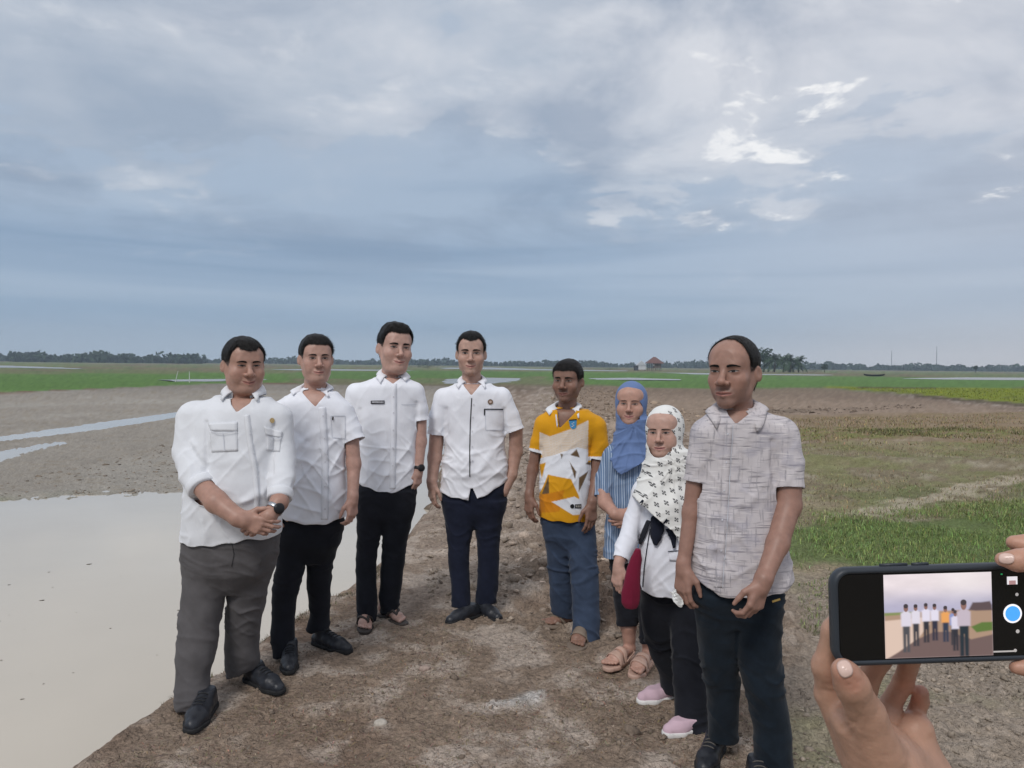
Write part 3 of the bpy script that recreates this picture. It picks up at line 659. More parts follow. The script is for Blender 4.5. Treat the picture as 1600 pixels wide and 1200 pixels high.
# ------------------------------------------------------------------ hand: list of cones in world space
def frame(d, n):
    d = np.asarray(d, float); d = d / np.linalg.norm(d); n = np.asarray(n, float); n = n - d * (n @ d); n = n / np.linalg.norm(n)
    return d, n
def hand_into(F, W, d, n, t, L=0.18, curl=(0.35, 0.5, 0.35), thumb=(0.8, 0.35, 0.3), spread=0.06):
    """W wrist, d towards the fingers, n palm normal, t towards the thumb side"""
    d, n = frame(d, n); t = np.asarray(t, float); t = t - d * (t @ d) - n * (t @ n); t = t / np.linalg.norm(t); W = np.asarray(W, float)
    off = (0.165, 0.055, -0.055, -0.155); kl = (0.49, 0.52, 0.50, 0.45)
    ph = ((.22, .135, .10), (.25, .15, .105), (.23, .14, .10), (.175, .105, .09))
    for i in range(4):
        K = W + d * kl[i] * L + t * off[i] * L
        F.cone(W + t * off[i] * L * 0.55 + d * 0.04 * L, K, .085 * L, .068 * L, 0.012)
    F.cone(W + d * .15 * L + t * .10 * L + n * .03 * L, W + d * .34 * L + t * .14 * L + n * .03 * L, .095 * L, .075 * L, 0.012)
    for i in range(4):
        P = W + d * kl[i] * L + t * off[i] * L; a = curl[0] + 0.06 * i; r = (.056, .050, .045, .037); sc = 1 - 0.1 * (i == 3)
        for j in range(3):
            dr = d * math.cos(a) + n * math.sin(a) + t * spread * (1.5 - i) * 0.7; Qp = P + dr / np.linalg.norm(dr) * ph[i][j] * L
            F.cone(P, Qp, r[j] * L * sc, r[j + 1] * L * sc, 0.004); P = Qp
            if j < 2: a += curl[j + 1] + 0.05 * i
    P = W + d * .14 * L + t * .15 * L + n * .04 * L
    dr = np.array(d) * thumb[0] + t * thumb[1] + n * thumb[2]; dr /= np.linalg.norm(dr)
    d0 = dr * 0.75 + t * 0.5; d0 /= np.linalg.norm(d0)
    P1 = P + d0 * .22 * L; F.cone(P, P1, .085 * L, .066 * L, 0.012)
    P2 = P1 + dr * .17 * L; F.cone(P1, P2, .062 * L, .055 * L, 0.004)
    d2 = dr + d * 0.25; d2 /= np.linalg.norm(d2); F.cone(P2, P2 + d2 * .14 * L, .054 * L, .042 * L, 0.004)

# ------------------------------------------------------------------ head in its own frame: face looks along -Y, eyes at z = 0
def head_mesh(q, neck):
    """q: shape parameters. neck: two points in head frame and radii"""
    g = lambda k, v: q.get(k, v)
    wd, jw, fat, nw = g('wide', 1.0), g('jaw', 1.0), g('fat', 0.0), g('nose', 1.0)
    F = Field((-0.112, -0.135, -0.235), (0.112, 0.125, 0.135), g('res', 0.0026))
    F.ell((0, 0.016, 0.035), (0.0745 * wd, 0.094, 0.083), k=0)
    F.ell((0, -0.020, -0.022), (0.0600 * wd + 0.003 * fat, 0.067, 0.083), k=0.03)
    F.ell((0, -0.04, 0.045), (0.060 * wd, 0.052, 0.05), k=0.03)
    for s in (-1, 1):
        F.cone((s * 0.050 * jw * wd, 0.01, -0.035), (s * 0.037 * jw * wd, -0.016, -0.076), 0.017, 0.015 + 0.008 * fat, 0.03)
        F.cone((s * 0.037 * jw * wd, -0.016, -0.076), (s * 0.012, -0.068, -0.100), 0.015 + 0.008 * fat, 0.015, 0.03)
        F.ell((s * 0.040 * wd, -0.054, -0.028), (0.024, 0.026, 0.022 + 0.004 * fat), k=0.022)
        F.ell((s * 0.032 * wd, -0.052, -0.058), (0.018 + .012 * fat, 0.024 + .006 * fat, 0.026), k=0.024)
    F.ell((0, -0.072, -0.100), (0.021, 0.019, 0.017), k=0.02)
    if fat > 0.3: F.ell((0, -0.035, -0.108), (0.052, 0.045, 0.026), k=0.03)
    br_ = 0.0125 - 0.004 * g('fem', 0); F.cone((-0.034, -0.076, 0.021), (0.034, -0.076, 0.021), br_, br_, 0.02)
    for s in (-1, 1): F.ell((s * 0.043 * wd, -0.060, -0.034), (0.020, 0.018, 0.017), k=0.02) if g('smile', .3) > .6 else None
    for s in (-1, 1):
        F.ell((s * 0.033, -0.099, 0.001), (0.021, 0.018, 0.0115), k=0.012, op='sub')
        F.ell((s * 0.032, -0.071, -0.0005), (0.0175, 0.0135, 0.0115), k=0.006)
    F.cone((0, -0.086, 0.006), (0, -0.108, -0.031), 0.0065 * nw, 0.0105 * nw, 0.012)
    F.ell((0, -0.1105, -0.034), (0.0118 * nw, 0.0115, 0.0105), k=0.006)
    for s in (-1, 1):
        F.ell((s * 0.0145 * nw, -0.0985, -0.0385), (0.0085 * nw, 0.0115, 0.0085), k=0.006)
        F.ell((s * 0.0075 * nw, -0.106, -0.0475), (0.0042, 0.005, 0.0045), k=0.002, op='sub')
    sm = g('smile', 0.3); mw_ = 1.0 + 0.14 * max(0, sm - 0.4)
    F.ell((0, -0.078, -0.071), (0.030, 0.017, 0.019), k=0.014)
    for s in (-1, 1):
        F.cone((0, -0.0940, -0.0685), (s * mw_ * 0.025, -0.0835, -0.0715 + 0.006 * sm), 0.0048, 0.0022, 0.006)
        F.cone((0, -0.0925, -0.0800), (s * mw_ * 0.023, -0.083, -0.0745 + 0.006 * sm), 0.0058, 0.0026, 0.006)
        F.cone((0, -0.0990, -0.0743), (s * mw_ * 0.028, -0.0865, -0.0725 + 0.007 * sm), 0.0016, 0.0016, 0.003, 'sub')
        F.cone((s * 0.0205 * nw, -0.099, -0.040), (s * 0.034, -0.088, -0.066), 0.0022, 0.0020, 0.008, 'sub')
        if not g('noears', False):
            R = np.array(Matrix.Rotation(-s * 0.5, 3, 'Z') @ Matrix.Rotation(0.15, 3, 'X'))
            F.ell((s * (0.0765 * wd), 0.014, -0.008), (0.0075, 0.0165, 0.0275), R, k=0.006)
            F.ell((s * (0.0845 * wd), 0.009, -0.005), (0.0065, 0.0095, 0.018), R, k=0.003, op='sub')
    (na, nb_, ra, rb) = neck; F.cone(na, nb_, ra, rb, 0.022)
    V, Q = F.mesh(); return relax(V, Q, 1, 0.35), Q
def head_colors(V, q, skin):
    skin = np.asarray(skin); C_ = np.tile(skin, (len(V), 1)); x, y, z = V.T
    def bl(m, c): C_[:] = C_ * (1 - m[:, None]) + np.asarray(c) * m[:, None]
    fr = sss(-0.03, -0.06, y)
    bl(0.25 * np.exp(-((np.abs(x) - 0.042) ** 2 + (z + 0.03) ** 2) / 0.0006) * fr, skin * (1.12, 0.88, 0.85))
    bl(0.25 * np.exp(-(x ** 2 + (z + 0.036) ** 2) / 0.0003) * fr, skin * (1.1, 0.85, 0.82))
    bl(0.28 * np.exp(-((np.abs(x) - 0.032) ** 2 / 0.0004 + (z + 0.004) ** 2 / 0.00022)) * fr, skin * (0.72, 0.66, 0.68))
    st_ = q.get('stubble', 0.0)
    if st_:
        m = sss(-0.050, -0.062, z) * sss(-0.012, -0.05, y) * sss(-0.125, -0.112, z)
        bl(st_ * m, skin * (0.55, 0.58, 0.64))
    sm = q.get('smile', 0.3); zc = -0.0730 + 0.005 * sm * (x / 0.026) ** 2; hw = 0.0078 * np.sqrt(np.clip(1 - (x / 0.0280) ** 2, 0, 1))
    lip = sss(1.25, 0.75, np.abs(z - zc) / np.maximum(hw, 1e-4)) * (np.abs(x) < 0.0280) * (y < -0.072)
    bl(lip * 0.8, q.get('lip', skin * (0.92, 0.62, 0.66)))
    for mz, mh, mw, amt in q.get('hairs', ()):                    # moustache / goatee growth: centre height, half height, half width
        m = np.exp(-((z - mz) / mh) ** 4 - (x / mw) ** 4) * (y < -0.06); bl(amt * m * (1 - lip), (0.03, 0.025, 0.022))
    return np.clip(C_, 0, 1)
# ------------------------------------------------------------------ person builder
M_skin = mat('skin', attr=True, rough=0.46, var=0.10, vscale=45, spec=0.35, sss_w=0.06, bumps=[(160, 0.12, 0.002)])
M_hair = mat('black_hair', (0.013, 0.0115, 0.011), 0.5, var=0.5, vscale=60, spec=0.2, bumps=[(55, 0.9, 0.012, (5, 0.7, 1.2)), (160, 0.6, 0.004, (4, 0.7, 1))])
M_eye = mat('eye', attr=True, rough=0.2, var=0, spec=0.5)
M_dark = mat('eyelash', (0.018, 0.014, 0.012), 0.7, var=0)
def crease(m, scale=6.5, st=0.55):
    t = m.node_tree; N = t.nodes; L = t.links; b = N['Principled BSDF']; n = N.new('ShaderNodeTexNoise'); n.noise_type = 'RIDGED_MULTIFRACTAL'; n.inputs['Scale'].default_value = scale; n.inputs['Detail'].default_value = 3; n.inputs['Distortion'].default_value = 0.4
    tc_ = N.new('ShaderNodeTexCoord'); L.new(tc_.outputs['Object'], n.inputs['Vector']); bm = N.new('ShaderNodeBump'); bm.inputs['Strength'].default_value = st; bm.inputs['Distance'].default_value = 0.010; L.new(n.outputs['Fac'], bm.inputs['Height']); L.new(b.inputs['Normal'].links[0].from_socket, bm.inputs['Normal']); L.new(bm.outputs[0], b.inputs['Normal']); return m
def cloth(name, c=(0.8, 0.8, 0.8), attr=False, rough=0.85, var=0.035, b=0.5):
    return crease(mat(name, c, rough, attr=attr, var=var, vscale=14, spec=0.12, sheen=0.08, bumps=[(11, b * 0.6, 0.012, (1.3, 1.0, 0.75)), (34, b * 0.5, 0.005, (1, 1, 0.6)), (900, 0.25, 0.0006)]), 6.5, 0.9 * b)
M_white = cloth('white_cotton', (0.79, 0.80, 0.85))
M_cream = cloth('off_white_cotton', (0.70, 0.71, 0.74))
M_black = cloth('black_trouser_cloth', (0.012, 0.013, 0.018), var=0.2, b=0.45)
M_navy = cloth('navy_trouser_cloth', (0.011, 0.014, 0.028), var=0.2, b=0.45)
M_grey = cloth('grey_trouser_cloth', (0.092, 0.086, 0.088), var=0.14)
M_seam = mat('seam_thread', (0.58, 0.60, 0.65), 0.9, var=0)
M_button = mat('button', (0.62, 0.62, 0.66), 0.35, var=0)
M_shoe = mat('black_shoe_leather', (0.018, 0.020, 0.026), 0.42, var=0.3, vscale=30, spec=0.4, bumps=[(40, 0.3, 0.005)])
M_sole = mat('black_rubber_sole', (0.016, 0.016, 0.017), 0.8, var=0.4, vscale=40)
M_watch = mat('black_watch', (0.015, 0.015, 0.017), 0.3, var=0); M_steel = mat('steel', (0.55, 0.56, 0.58), 0.28, metal=1.0, var=0)
M_teeth = mat('teeth', (0.62, 0.58, 0.52), 0.3, var=0)
M_lip = mat('mouth_line', (0.10, 0.035, 0.032), 0.7, var=0)

LINE0 = [0.070, 0.071, 0.066, 0.048, 0.016, -0.012, 0.006, 0.016, -0.03, -0.062, -0.07]
class Person:
    def __init__(s, label, x0, D, yfoot, skin, group=None):
        s.D = D; s.m = D / FP; s.skin = np.asarray(skin) * 1.2; s.o = at(x0, yfoot, D); s.o[2] = 0.0; s.z0 = -0.004
        s.root = empty('person', s.o, label=label, category='person')
        if group: s.root['group'] = group
        s.bV = []; s.bQ = []; s.bC = []; s.nv = 0; s.trees = {}
    def P(s, px, py, dd=0.0): return at(px, py, s.D + dd)
    def skin_add(s, V, Q, C_=None):
        s.bV.append(V); s.bQ.append(Q + s.nv); s.nv += len(V); s.bC.append(np.tile(s.skin, (len(V), 1)) if C_ is None else C_)
    def finish(s):
        s.body = link('body', mesh_np('body', np.concatenate(s.bV), np.concatenate(s.bQ), True, np.concatenate(s.bC)), M_skin, s.root, s.o)
        for name, V, Q, C_, mt in getattr(s, 'late', []):
            link(name, mesh_np(name, V, Q, True, C_), mt, s.body, s.o)
    def stations(s, rows, ratio=0.6, dd=0.0):
        r = []
        for row in rows:
            py, xl, xr = row[:3]; rt = row[3] if len(row) > 3 else ratio; d2 = row[4] if len(row) > 4 else dd
            c = s.P((xl + xr) / 2, py, d2); rx = (xr - xl) / 2 * s.m; r.append((c[2], c[0], c[1], rx, rx * rt))
        return r
    # ---- head, face and hair
    def head(s, cx, top, chin, yaw, q, neck, pitch=0.0, roll=0.0, dd=0.0, hair=None, covered=False):
        yaw = yaw - math.atan((cx - 800) / FP); sc = (chin - top) * s.m / 0.245; cyp = chin - 0.117 / 0.245 * (chin - top); o = s.P(cx, cyp, dd)
        R = np.array((Matrix.Rotation(yaw, 3, 'Z') @ Matrix.Rotation(roll, 3, 'Y') @ Matrix.Rotation(pitch, 3, 'X')))
        s.hR, s.ho, s.hs = R, o, sc
        W = lambda V: o + sc * (np.asarray(V) @ R.T); s.hW = W
        nb = (s.P(*neck[:2], neck[2]) - o) @ R / sc
        q = dict(q); q['noears'] = covered
        V, Q = head_mesh(q, ((0, 0.020, -0.068), nb, 0.049 * q.get('neck', 1.0), 0.060 * q.get('neck', 1.0)))
        Cc = head_colors(V, q, s.skin)
        if hair:
            ph_ = np.array([0, 0.35, 0.62, 0.85, 1.02, 1.2, 1.42, 1.62, 1.85, 2.2, 3.2]); hz = np.array(hair.get('line', LINE0)); e_ = V[:, 2] - np.interp(np.abs(np.arctan2(V[:, 0], -V[:, 1])), ph_, hz)
            mk_ = (sss(-0.009, 0.003, e_ + 0.004 * fbm(V * 150, 2, 3)) * (np.abs(V[:, 0]) < 0.076 * q.get('wide', 1.0)) * 0.85)[:, None]; Cc = Cc * (1 - mk_) + np.array((0.02, 0.016, 0.014)) * mk_
        s.skin_add(W(V), Q, Cc)
        tr = bvh(V, Q)
        def fh(x, z, off=0.0006):
            r = tr.ray_cast(Vector((x, -0.3, z)), Vector((0, 1, 0))); return np.array(r[0]) + np.array([0, -off, 0]) if r[0] is not None else None
        s.late = getattr(s, 'late', [])
        op = q.get('eye', 1.0)
        for sd_ in (-1, 1):
            # eye: almond with dark iris
            nu, nv = 18, 6; EV = []; EC = []
            look = q.get('look', 0.0)
            for j in range(nv + 1):
                for i in range(nu + 1):
                    u = -1 + 2 * i / nu; v = -1 + 2 * j / nv; up = 0.0046 * op * (1 - abs(u) ** 2.2) + 0.0002; dn = 0.0034 * op * (1 - abs(u) ** 2.0) + 0.0002
                    x = sd_ * 0.0315 + u * 0.0160; z = 0.0005 + 0.0012 * u * sd_ + (v * up if v > 0 else v * dn)
                    EV.append(fh(x, z, 0.0008)); ir = math.hypot(x - sd_ * 0.0315 - look, z - 0.0008)
                    EC.append((0.012, 0.008, 0.006) if ir < 0.0070 else (0.30, 0.26, 0.245))
            EQ = [(j * (nu + 1) + i, j * (nu + 1) + i + 1, (j + 1) * (nu + 1) + i + 1, (j + 1) * (nu + 1) + i) for j in range(nv) for i in range(nu)]
            s.late.append(('eye', W(np.array(EV)), np.array(EQ), np.array(EC), M_eye))
            def strip(pts, wd, off, name, mt):
                A = []; B = []
                for (x, z), w in zip(pts, wd): A.append(fh(x, z + w / 2, off)); B.append(fh(x, z - w / 2, off))
                n = len(A); Vs = W(np.array(A + B)); s.late.append((name, Vs, np.array([(i, i + 1, n + i + 1, n + i) for i in range(n - 1)]), None, mt))
            us_ = np.linspace(-1.08, 1.08, 13)
            strip([(sd_ * 0.0315 + u * 0.0160, 0.0007 + 0.0012 * u * sd_ + 0.0046 * op * max(0, 1 - abs(u) ** 2.2) + 0.0004) for u in us_], 0.0030 * (1.15 - np.abs(us_) * 0.5), 0.0013, 'eyelid_line', M_dark)
            us_ = np.linspace(0, 1, 12); bt = q.get('brow', 1.0)
            strip([(sd_ * (0.0125 + 0.040 * u), 0.0165 + q.get('browz', 0) + 0.0045 * math.sin(u * 2.3) - 0.004 * u * u) for u in us_], 0.0080 * bt * (1.05 - 0.75 * us_ ** 2) * np.minimum(1, 0.5 + us_ * 5), 0.0012, 'eyebrow', M_hair)
        us_ = np.linspace(-1, 1, 15); sm = q.get('smile', 0.3)
        strip([(u * 0.0265 * (1 + .14 * max(0, sm - .4)), -0.0735 + 0.0080 * sm * u * u) for u in us_], (0.0022 + 0.002 * (q.get('teeth', 0) > 0)) * (1.2 - np.abs(us_)) + 0.0006, 0.0008, 'mouth_line', M_lip)
        if q.get('teeth'):
            us_ = np.linspace(-.72, .72, 11); strip([(u * 0.0285, -0.0727 + 0.0080 * sm * u * u) for u in us_], 0.0026 * (1.1 - np.abs(us_)), 0.0014, 'teeth', M_teeth)
        if hair: s.hair(hair, q)
    def hair(s, hp, q):
        wd = q.get('wide', 1.0); g = lambda k, v: hp.get(k, v)
        F = Field((-0.10, -0.11, -0.10), (0.10, 0.135, 0.145), 0.0042)
        F.ell((0, 0.016, 0.035), (0.0755 * wd, 0.095, 0.084), k=0); F.ell((0, -0.04, 0.045), (0.061 * wd, 0.053, 0.051), k=0.03)
        F.ell((0, 0.03, -0.03), (0.062 * wd, 0.068, 0.06), k=0.03)
        V, Q = F.mesh(); V = relax(V, Q, 2)
        ph_ = np.array([0, 0.35, 0.62, 0.85, 1.02, 1.2, 1.42, 1.62, 1.85, 2.2, 3.2]); hz = np.array(g('line', [0.070, 0.071, 0.066, 0.048, 0.016, -0.012, 0.006, 0.016, -0.03, -0.062, -0.07]))
        def hl(P):
            phi = np.abs(np.arctan2(P[:, 0], -(P[:, 1] - 0.0))); return np.interp(phi, ph_, hz) + 0.007 * fbm(P * (260, 90, 90), 3, 5, 0.7) - P[:, 2]
        V, Q = cutaway(V, Q, hl); V, Q = keep_main(V, Q)
        N_ = normals(V, Q); e = -hl(V); th = g('thick', 0.009) * 0.62 * sss(-0.003, 0.035, e)
        th = th + g('top', 0.005) * sss(0.07, 0.115, V[:, 2]) + g('quiff', 0.0) * np.exp(-((V[:, 1] + 0.055) / 0.03) ** 2 - ((V[:, 2] - 0.09) / 0.03) ** 2)
        th = th * (1 - g('side', 0.35) * sss(0.05, 0.0, V[:, 2]))
        th = th * (1 + 0.28 * fbm(V * (95, 45, 45), 3, 8)) + 0.0006
        V2 = V + N_ * th[:, None]
        r = np.random.default_rng(3); n = g('n', 2600); k = r.integers(0, len(Q), n); w_ = r.dirichlet((1, 1, 1, 1), n)
        B = (V2[Q[k]] * w_[:, :, None]).sum(1); Nb = (N_[Q[k]] * w_[:, :, None]).sum(1)
        fl = np.stack([B[:, 0] * 0.6, -0.5 + 0 * B[:, 0], -0.35 - 6 * np.maximum(0, 0.06 - B[:, 2])], 1) if g('flow', 'fwd') == 'fwd' else np.stack([0.8 + 0 * B[:, 0], 0.25 + 0 * B[:, 0], -0.2 - 6 * np.maximum(0, 0.06 - B[:, 2])], 1)
        fl = fl / np.linalg.norm(fl, axis=1)[:, None]; dr = fl + Nb * 0.32 + r.normal(0, 0.28, (n, 3)); dr /= np.linalg.norm(dr, axis=1)[:, None]
        ln = r.uniform(0.006, 0.016, n) * g('len', 1.0); sdv = np.cross(dr, Nb); sdv /= np.linalg.norm(sdv, axis=1)[:, None] + 1e-9
        ed = np.interp(np.abs(np.arctan2(B[:, 0], -B[:, 1])), ph_, hz); ln = ln * np.where((B[:, 2] - ed < 0.02) & (dr[:, 2] < 0), 0.45, 1.0)
        T0 = B - sdv * 0.0009 - Nb * 0.002; T1 = B + sdv * 0.0009 - Nb * 0.002; T2 = B + dr * ln[:, None]
        b0 = len(V2); VV = np.concatenate([V2, T0, T1, T2]); T = np.stack([b0 + np.arange(n), b0 + n + np.arange(n), b0 + 2 * n + np.arange(n)], 1)
        k2 = np.where(-hl(V) < 0.010)[0]; m_ = 900; kk = r.choice(k2, m_); B2 = V2[kk] + r.normal(0, 0.0025, (m_, 3)); N2 = N_[kk]
        d2 = np.stack([r.normal(0, 0.35, m_), -0.25 + 0 * kk, -1.0 + 0 * kk], 1); d2 = d2 - N2 * (d2 * N2).sum(1)[:, None] * 0.95; d2 /= np.linalg.norm(d2, axis=1)[:, None]; s2 = np.cross(d2, N2); s2 /= np.linalg.norm(s2, axis=1)[:, None] + 1e-9; l2 = r.uniform(0.003, 0.010, m_) * g('soft', 1.0)
        b1 = len(VV); VV = np.concatenate([VV, B2 - s2 * 0.0008 - d2 * 0.004, B2 + s2 * 0.0008 - d2 * 0.004, B2 + d2 * l2[:, None]]); T = np.concatenate([T, np.stack([b1 + np.arange(m_), b1 + m_ + np.arange(m_), b1 + 2 * m_ + np.arange(m_)], 1)])
        me = mesh_np('hair', s.hW(VV), Q, True, None, T); link('hair', me, M_hair, s.root, s.o)
    # ---- arm and hand in skin
    def arm(s, pts, hand=None, h=0.0036, k=0.02):
        P_ = [s.P(p[0], p[1], p[2]) for p in pts]; r_ = [p[3] * s.m for p in pts]
        allp = np.array(P_); F = Field(allp.min(0) - 0.19, allp.max(0) + 0.19, h) if hand else Field(allp.min(0) - 0.09, allp.max(0) + 0.09, h)
        F.chain(P_, r_, k)
        if hand:
            d = np.asarray(hand['d'], float); hand_into(F, P_[-1] + d / np.linalg.norm(d) * 0.012, d, hand['n'], hand['t'], hand.get('L', 0.18), hand.get('curl', (0.35, 0.5, 0.35)), hand.get('thumb', (0.8, 0.35, 0.3)), hand.get('spread', 0.06))
            F.cone(P_[-1], P_[-1] + d / np.linalg.norm(d) * 0.03, r_[-1], r_[-1] * 0.95, 0.015)
        V, Q = F.mesh(); V = relax(V, Q, 1, 0.3)
        C_ = np.tile(s.skin, (len(V), 1)) * (1 + 0.10 * fbm(V * 30, 3, 2))[:, None]; s.skin_add(V, Q, C_ * (0.94, 0.92, 0.92)); return V, Q
    def core(s, st, shoulders, neckp, grow=-0.014, legs=()):
        """the body under the clothes"""
        A = np.array(st); F = Field((A[:, 1].min() - 0.35, A[:, 2].min() - 0.3, s.z0 + 0.05), (A[:, 1].max() + 0.35, A[:, 2].max() + 0.3, A[:, 0].max() + 0.12), 0.012)
        F.loft(st, 0, 0.02, grow=grow)
        for sh, r in shoulders: F.cone(neckp, sh, 0.040, max(0.02, r - 0.016), 0.04)
        for lg in legs: F.loft(lg, 0, 0.02, grow=-0.022)
        V, Q = F.mesh(); s.skin_add(relax(V, Q, 2), Q)
    # ---- shirt
    def shirt(s, name, rows, sleeves, hem, neck, mt, v=None, ratio=0.6, ex=2.3, h=0.0062, neck_r=0.062, slope=None, amp=0.0045, seed=1, colors=None, fold_lines=(), vback=None, cuff=True, ksl=0.010, legs=(), shw=None):
        st = s.stations(rows, ratio); zb = min(r[0] for r in st); slope = slope or (0.046 / s.m, 0.046 / s.m)
        nk = s.P(*neck[:2], neck[2])
        A = np.array(st); F = Field((A[:, 1].min() - 0.30, A[:, 2].min() - 0.26, zb - 0.02), (A[:, 1].max() + 0.30, A[:, 2].max() + 0.22, max(nk[2], A[:, 0].max()) + 0.10), h)
        F.loft(st, 0, 0.0, ex); cuts = []; shs = []
        for sl, rs in zip(sleeves, slope):
            P_ = [s.P(*p[:3]) for p in sl]; r_ = [p[3] * s.m for p in sl]; shs.append((P_[0], r_[0]))
            F.cone(nk, P_[0], rs * s.m, r_[0] * 0.92, 0.05)
            e = P_[-1] - P_[-2]; e /= np.linalg.norm(e)
            F.chain(P_ + [P_[-1] + e * 0.028, P_[-1] + e * 0.042], r_ + [r_[-1], r_[-1] * 0.5], ksl)
            cuts.append((P_[-1], e, r_[-1]))
        V, Q = F.mesh(); V = relax(V, Q, 1, 0.4)
        hx = np.array([s.P(p[0], p[1])[0] for p in hem]); hzv = np.array([s.P(p[0], p[1])[2] for p in hem]); o_ = np.argsort(hx)
        ncen = nk; vp = None if v is None else np.array([(s.P(*p)[0], s.P(*p)[2]) for p in v]); ycen = s.o[1]
        sA = np.array(sorted(st, key=lambda r: r[0]))
        def torso_out(P):
            cx_, cy_, rx_, ry_ = (np.interp(P[:, 2], sA[:, 0], sA[:, j]) for j in range(1, 5)); k0 = (np.abs((P[:, 0] - cx_) / rx_) ** ex + np.abs((P[:, 1] - cy_) / ry_) ** ex) ** (1 / ex); return (k0 - 1.10) * rx_
        nup = np.array([0, 0.12, 1.0]); nup /= np.linalg.norm(nup)
        def fn(P):
            c = np.interp(P[:, 0], hx[o_], hzv[o_]) + 0.004 * np.sin(P[:, 0] * 60 + seed) - P[:, 2]
            for cp, e, r in cuts:
                q = P - cp; ax = q @ e; c = np.maximum(c, np.minimum(ax, np.minimum(r + 0.030 - np.linalg.norm(q - ax[:, None] * e, axis=1), np.minimum(0.11 - ax, torso_out(P) + 0.012))))
            q = P - ncen; ax = q @ nup; rr = np.linalg.norm(q - ax[:, None] * nup, axis=1); c = np.maximum(c, np.minimum(neck_r - rr, ax + 0.05))
            if vp is not None: c = np.maximum(c, np.minimum(-sdpoly(P[:, 0], P[:, 2], vp), ycen - 0.0 - P[:, 1]))
            return c
        V, Q = cutaway(V, Q, fn); V, Q = keep_main(V, Q)
        N_ = normals(V, Q); x, y, z = (V - s.o).T
        # folds: diagonal drags, soft sags, bunching low on the body
        d1 = 1 - np.abs(vnoise(np.stack([(x + 0.8 * z) * 11, (x - z) * 3.2, y * 6], 1), seed)); d2 = 1 - np.abs(vnoise(np.stack([(x - 0.8 * z) * 11, (x + z) * 3.2, y * 6], 1), seed + 9))
        d3 = 1 - np.abs(vnoise(np.stack([x * 5, y * 5, z * 15 + 2 * vnoise(V * 4, seed)], 1), seed + 5))
        zr = (z - z.min()) / (z.max() - z.min()); low = sss(0.85, 0.35, zr)
        amp = amp * 1.5
        dis = amp * (1.15 * (d1 ** 8 + d2 ** 8) * (0.3 + 0.7 * low) + 1.0 * d3 ** 8 * low - 0.55) + amp * 0.45 * fbm(V * 9, 3, seed + 3)
        px_, py_ = proj(V)
        for (x1, y1, x2, y2, a, w) in fold_lines:
            ex_, ey_ = x2 - x1, y2 - y1; t = np.clip(((px_ - x1) * ex_ + (py_ - y1) * ey_) / (ex_ ** 2 + ey_ ** 2), 0, 1)
            dd_ = np.hypot(px_ - x1 - ex_ * t, py_ - y1 - ey_ * t); dis = dis + a * 0.001 * np.exp(-(dd_ / w) ** 2) * (y < 0.05)
        rim = np.minimum(1, np.abs(fn(V)) / 0.02); V = V + N_ * (dis * (0.35 + 0.65 * rim))[:, None]
        Cc = colors(V) if colors else None
        ob = link(name, mesh_np(name, V, Q, True, Cc), mt, s.root, s.o)
        md = ob.modifiers.new('thickness', 'SOLIDIFY'); md.thickness = 0.0025; md.offset = -1
        s.trees[name] = bvh(V, Q); zc_ = hzv.max() + 0.05; s.core([r for r in st if r[0] > zc_], shs, nk); s.shirt_ob = ob; s.shV, s.shQ = V, Q
        return ob
    def collar(s, c, a, b, mt, parent, tree, gap=0.35, flap=0.045, point=0.025, lift=0.03, drop=0.035, spread=0.016, yaw=0.0, stand=0.028, name='collar', colors=None):
        """c neck centre (px, py, dd) at collar height; a, b radii in m; opens at the front"""
        c = s.P(*c); n = 41; V = []; rows = 6
        for i in range(n):
            th = -math.pi + gap + (2 * math.pi - 2 * gap) * i / (n - 1)           # 0 = back
            fr = 0.5 - 0.5 * math.cos(th); sx, cy_ = math.sin(th + 0), math.cos(th)
            zt = c[2] + lift * (1 - fr) - drop * fr ** 1.5
            f2 = fr ** 6; fl = flap + point * f2
            for j in range(rows):
                if j == 0: r, dz = 0.004, -stand
                elif j == 1: r, dz = 0.000, 0.0
                elif j == 2: r, dz = 0.005, 0.0035
                else:
                    u = (j - 2) / (rows - 3); r, dz = 0.005 + u * (spread + 0.010 * f2), 0.0035 - u * fl
                X_, Y_ = (a + r) * sx, (b + r) * cy_
                if j > 2: X_ += math.copysign(0.022 * f2 * (j - 2) / (rows - 3), sx)
                cw, sw = math.cos(yaw), math.sin(yaw); p = np.array([c[0] + cw * X_ - sw * Y_, c[1] + sw * X_ + cw * Y_, zt + dz])
                if j == rows - 1 and tree is not None:
                    q = tree.find_nearest(Vector(p))
                    if q[0] is not None and np.linalg.norm(p - np.array(q[0])) < 0.05: p = np.array(q[0]) + np.array(q[1]) * 0.011
                    a0 = V[-(rows - 3)] if rows > 3 else p
                    for jj in range(3, rows - 1):
                        u = (jj - 2) / (rows - 3); b_ = a0 * (1 - u) + p * u; V[len(V) - (rows - 1) + jj] = b_ + np.array([sx, cy_, 0.6]) * 0.006 * math.sin(math.pi * u)
                V.append(p)
        Fc = [(i * rows + j, i * rows + j + 1, (i + 1) * rows + j + 1, (i + 1) * rows + j) for i in range(n - 1) for j in range(rows - 1)]
        me = mesh_np(name, np.array(V), np.array(Fc), True, colors)
        o = link(name, me, mt, parent, s.o); md = o.modifiers.new('thickness', 'SOLIDIFY'); md.thickness = 0.0045; md.offset = 0
        return o
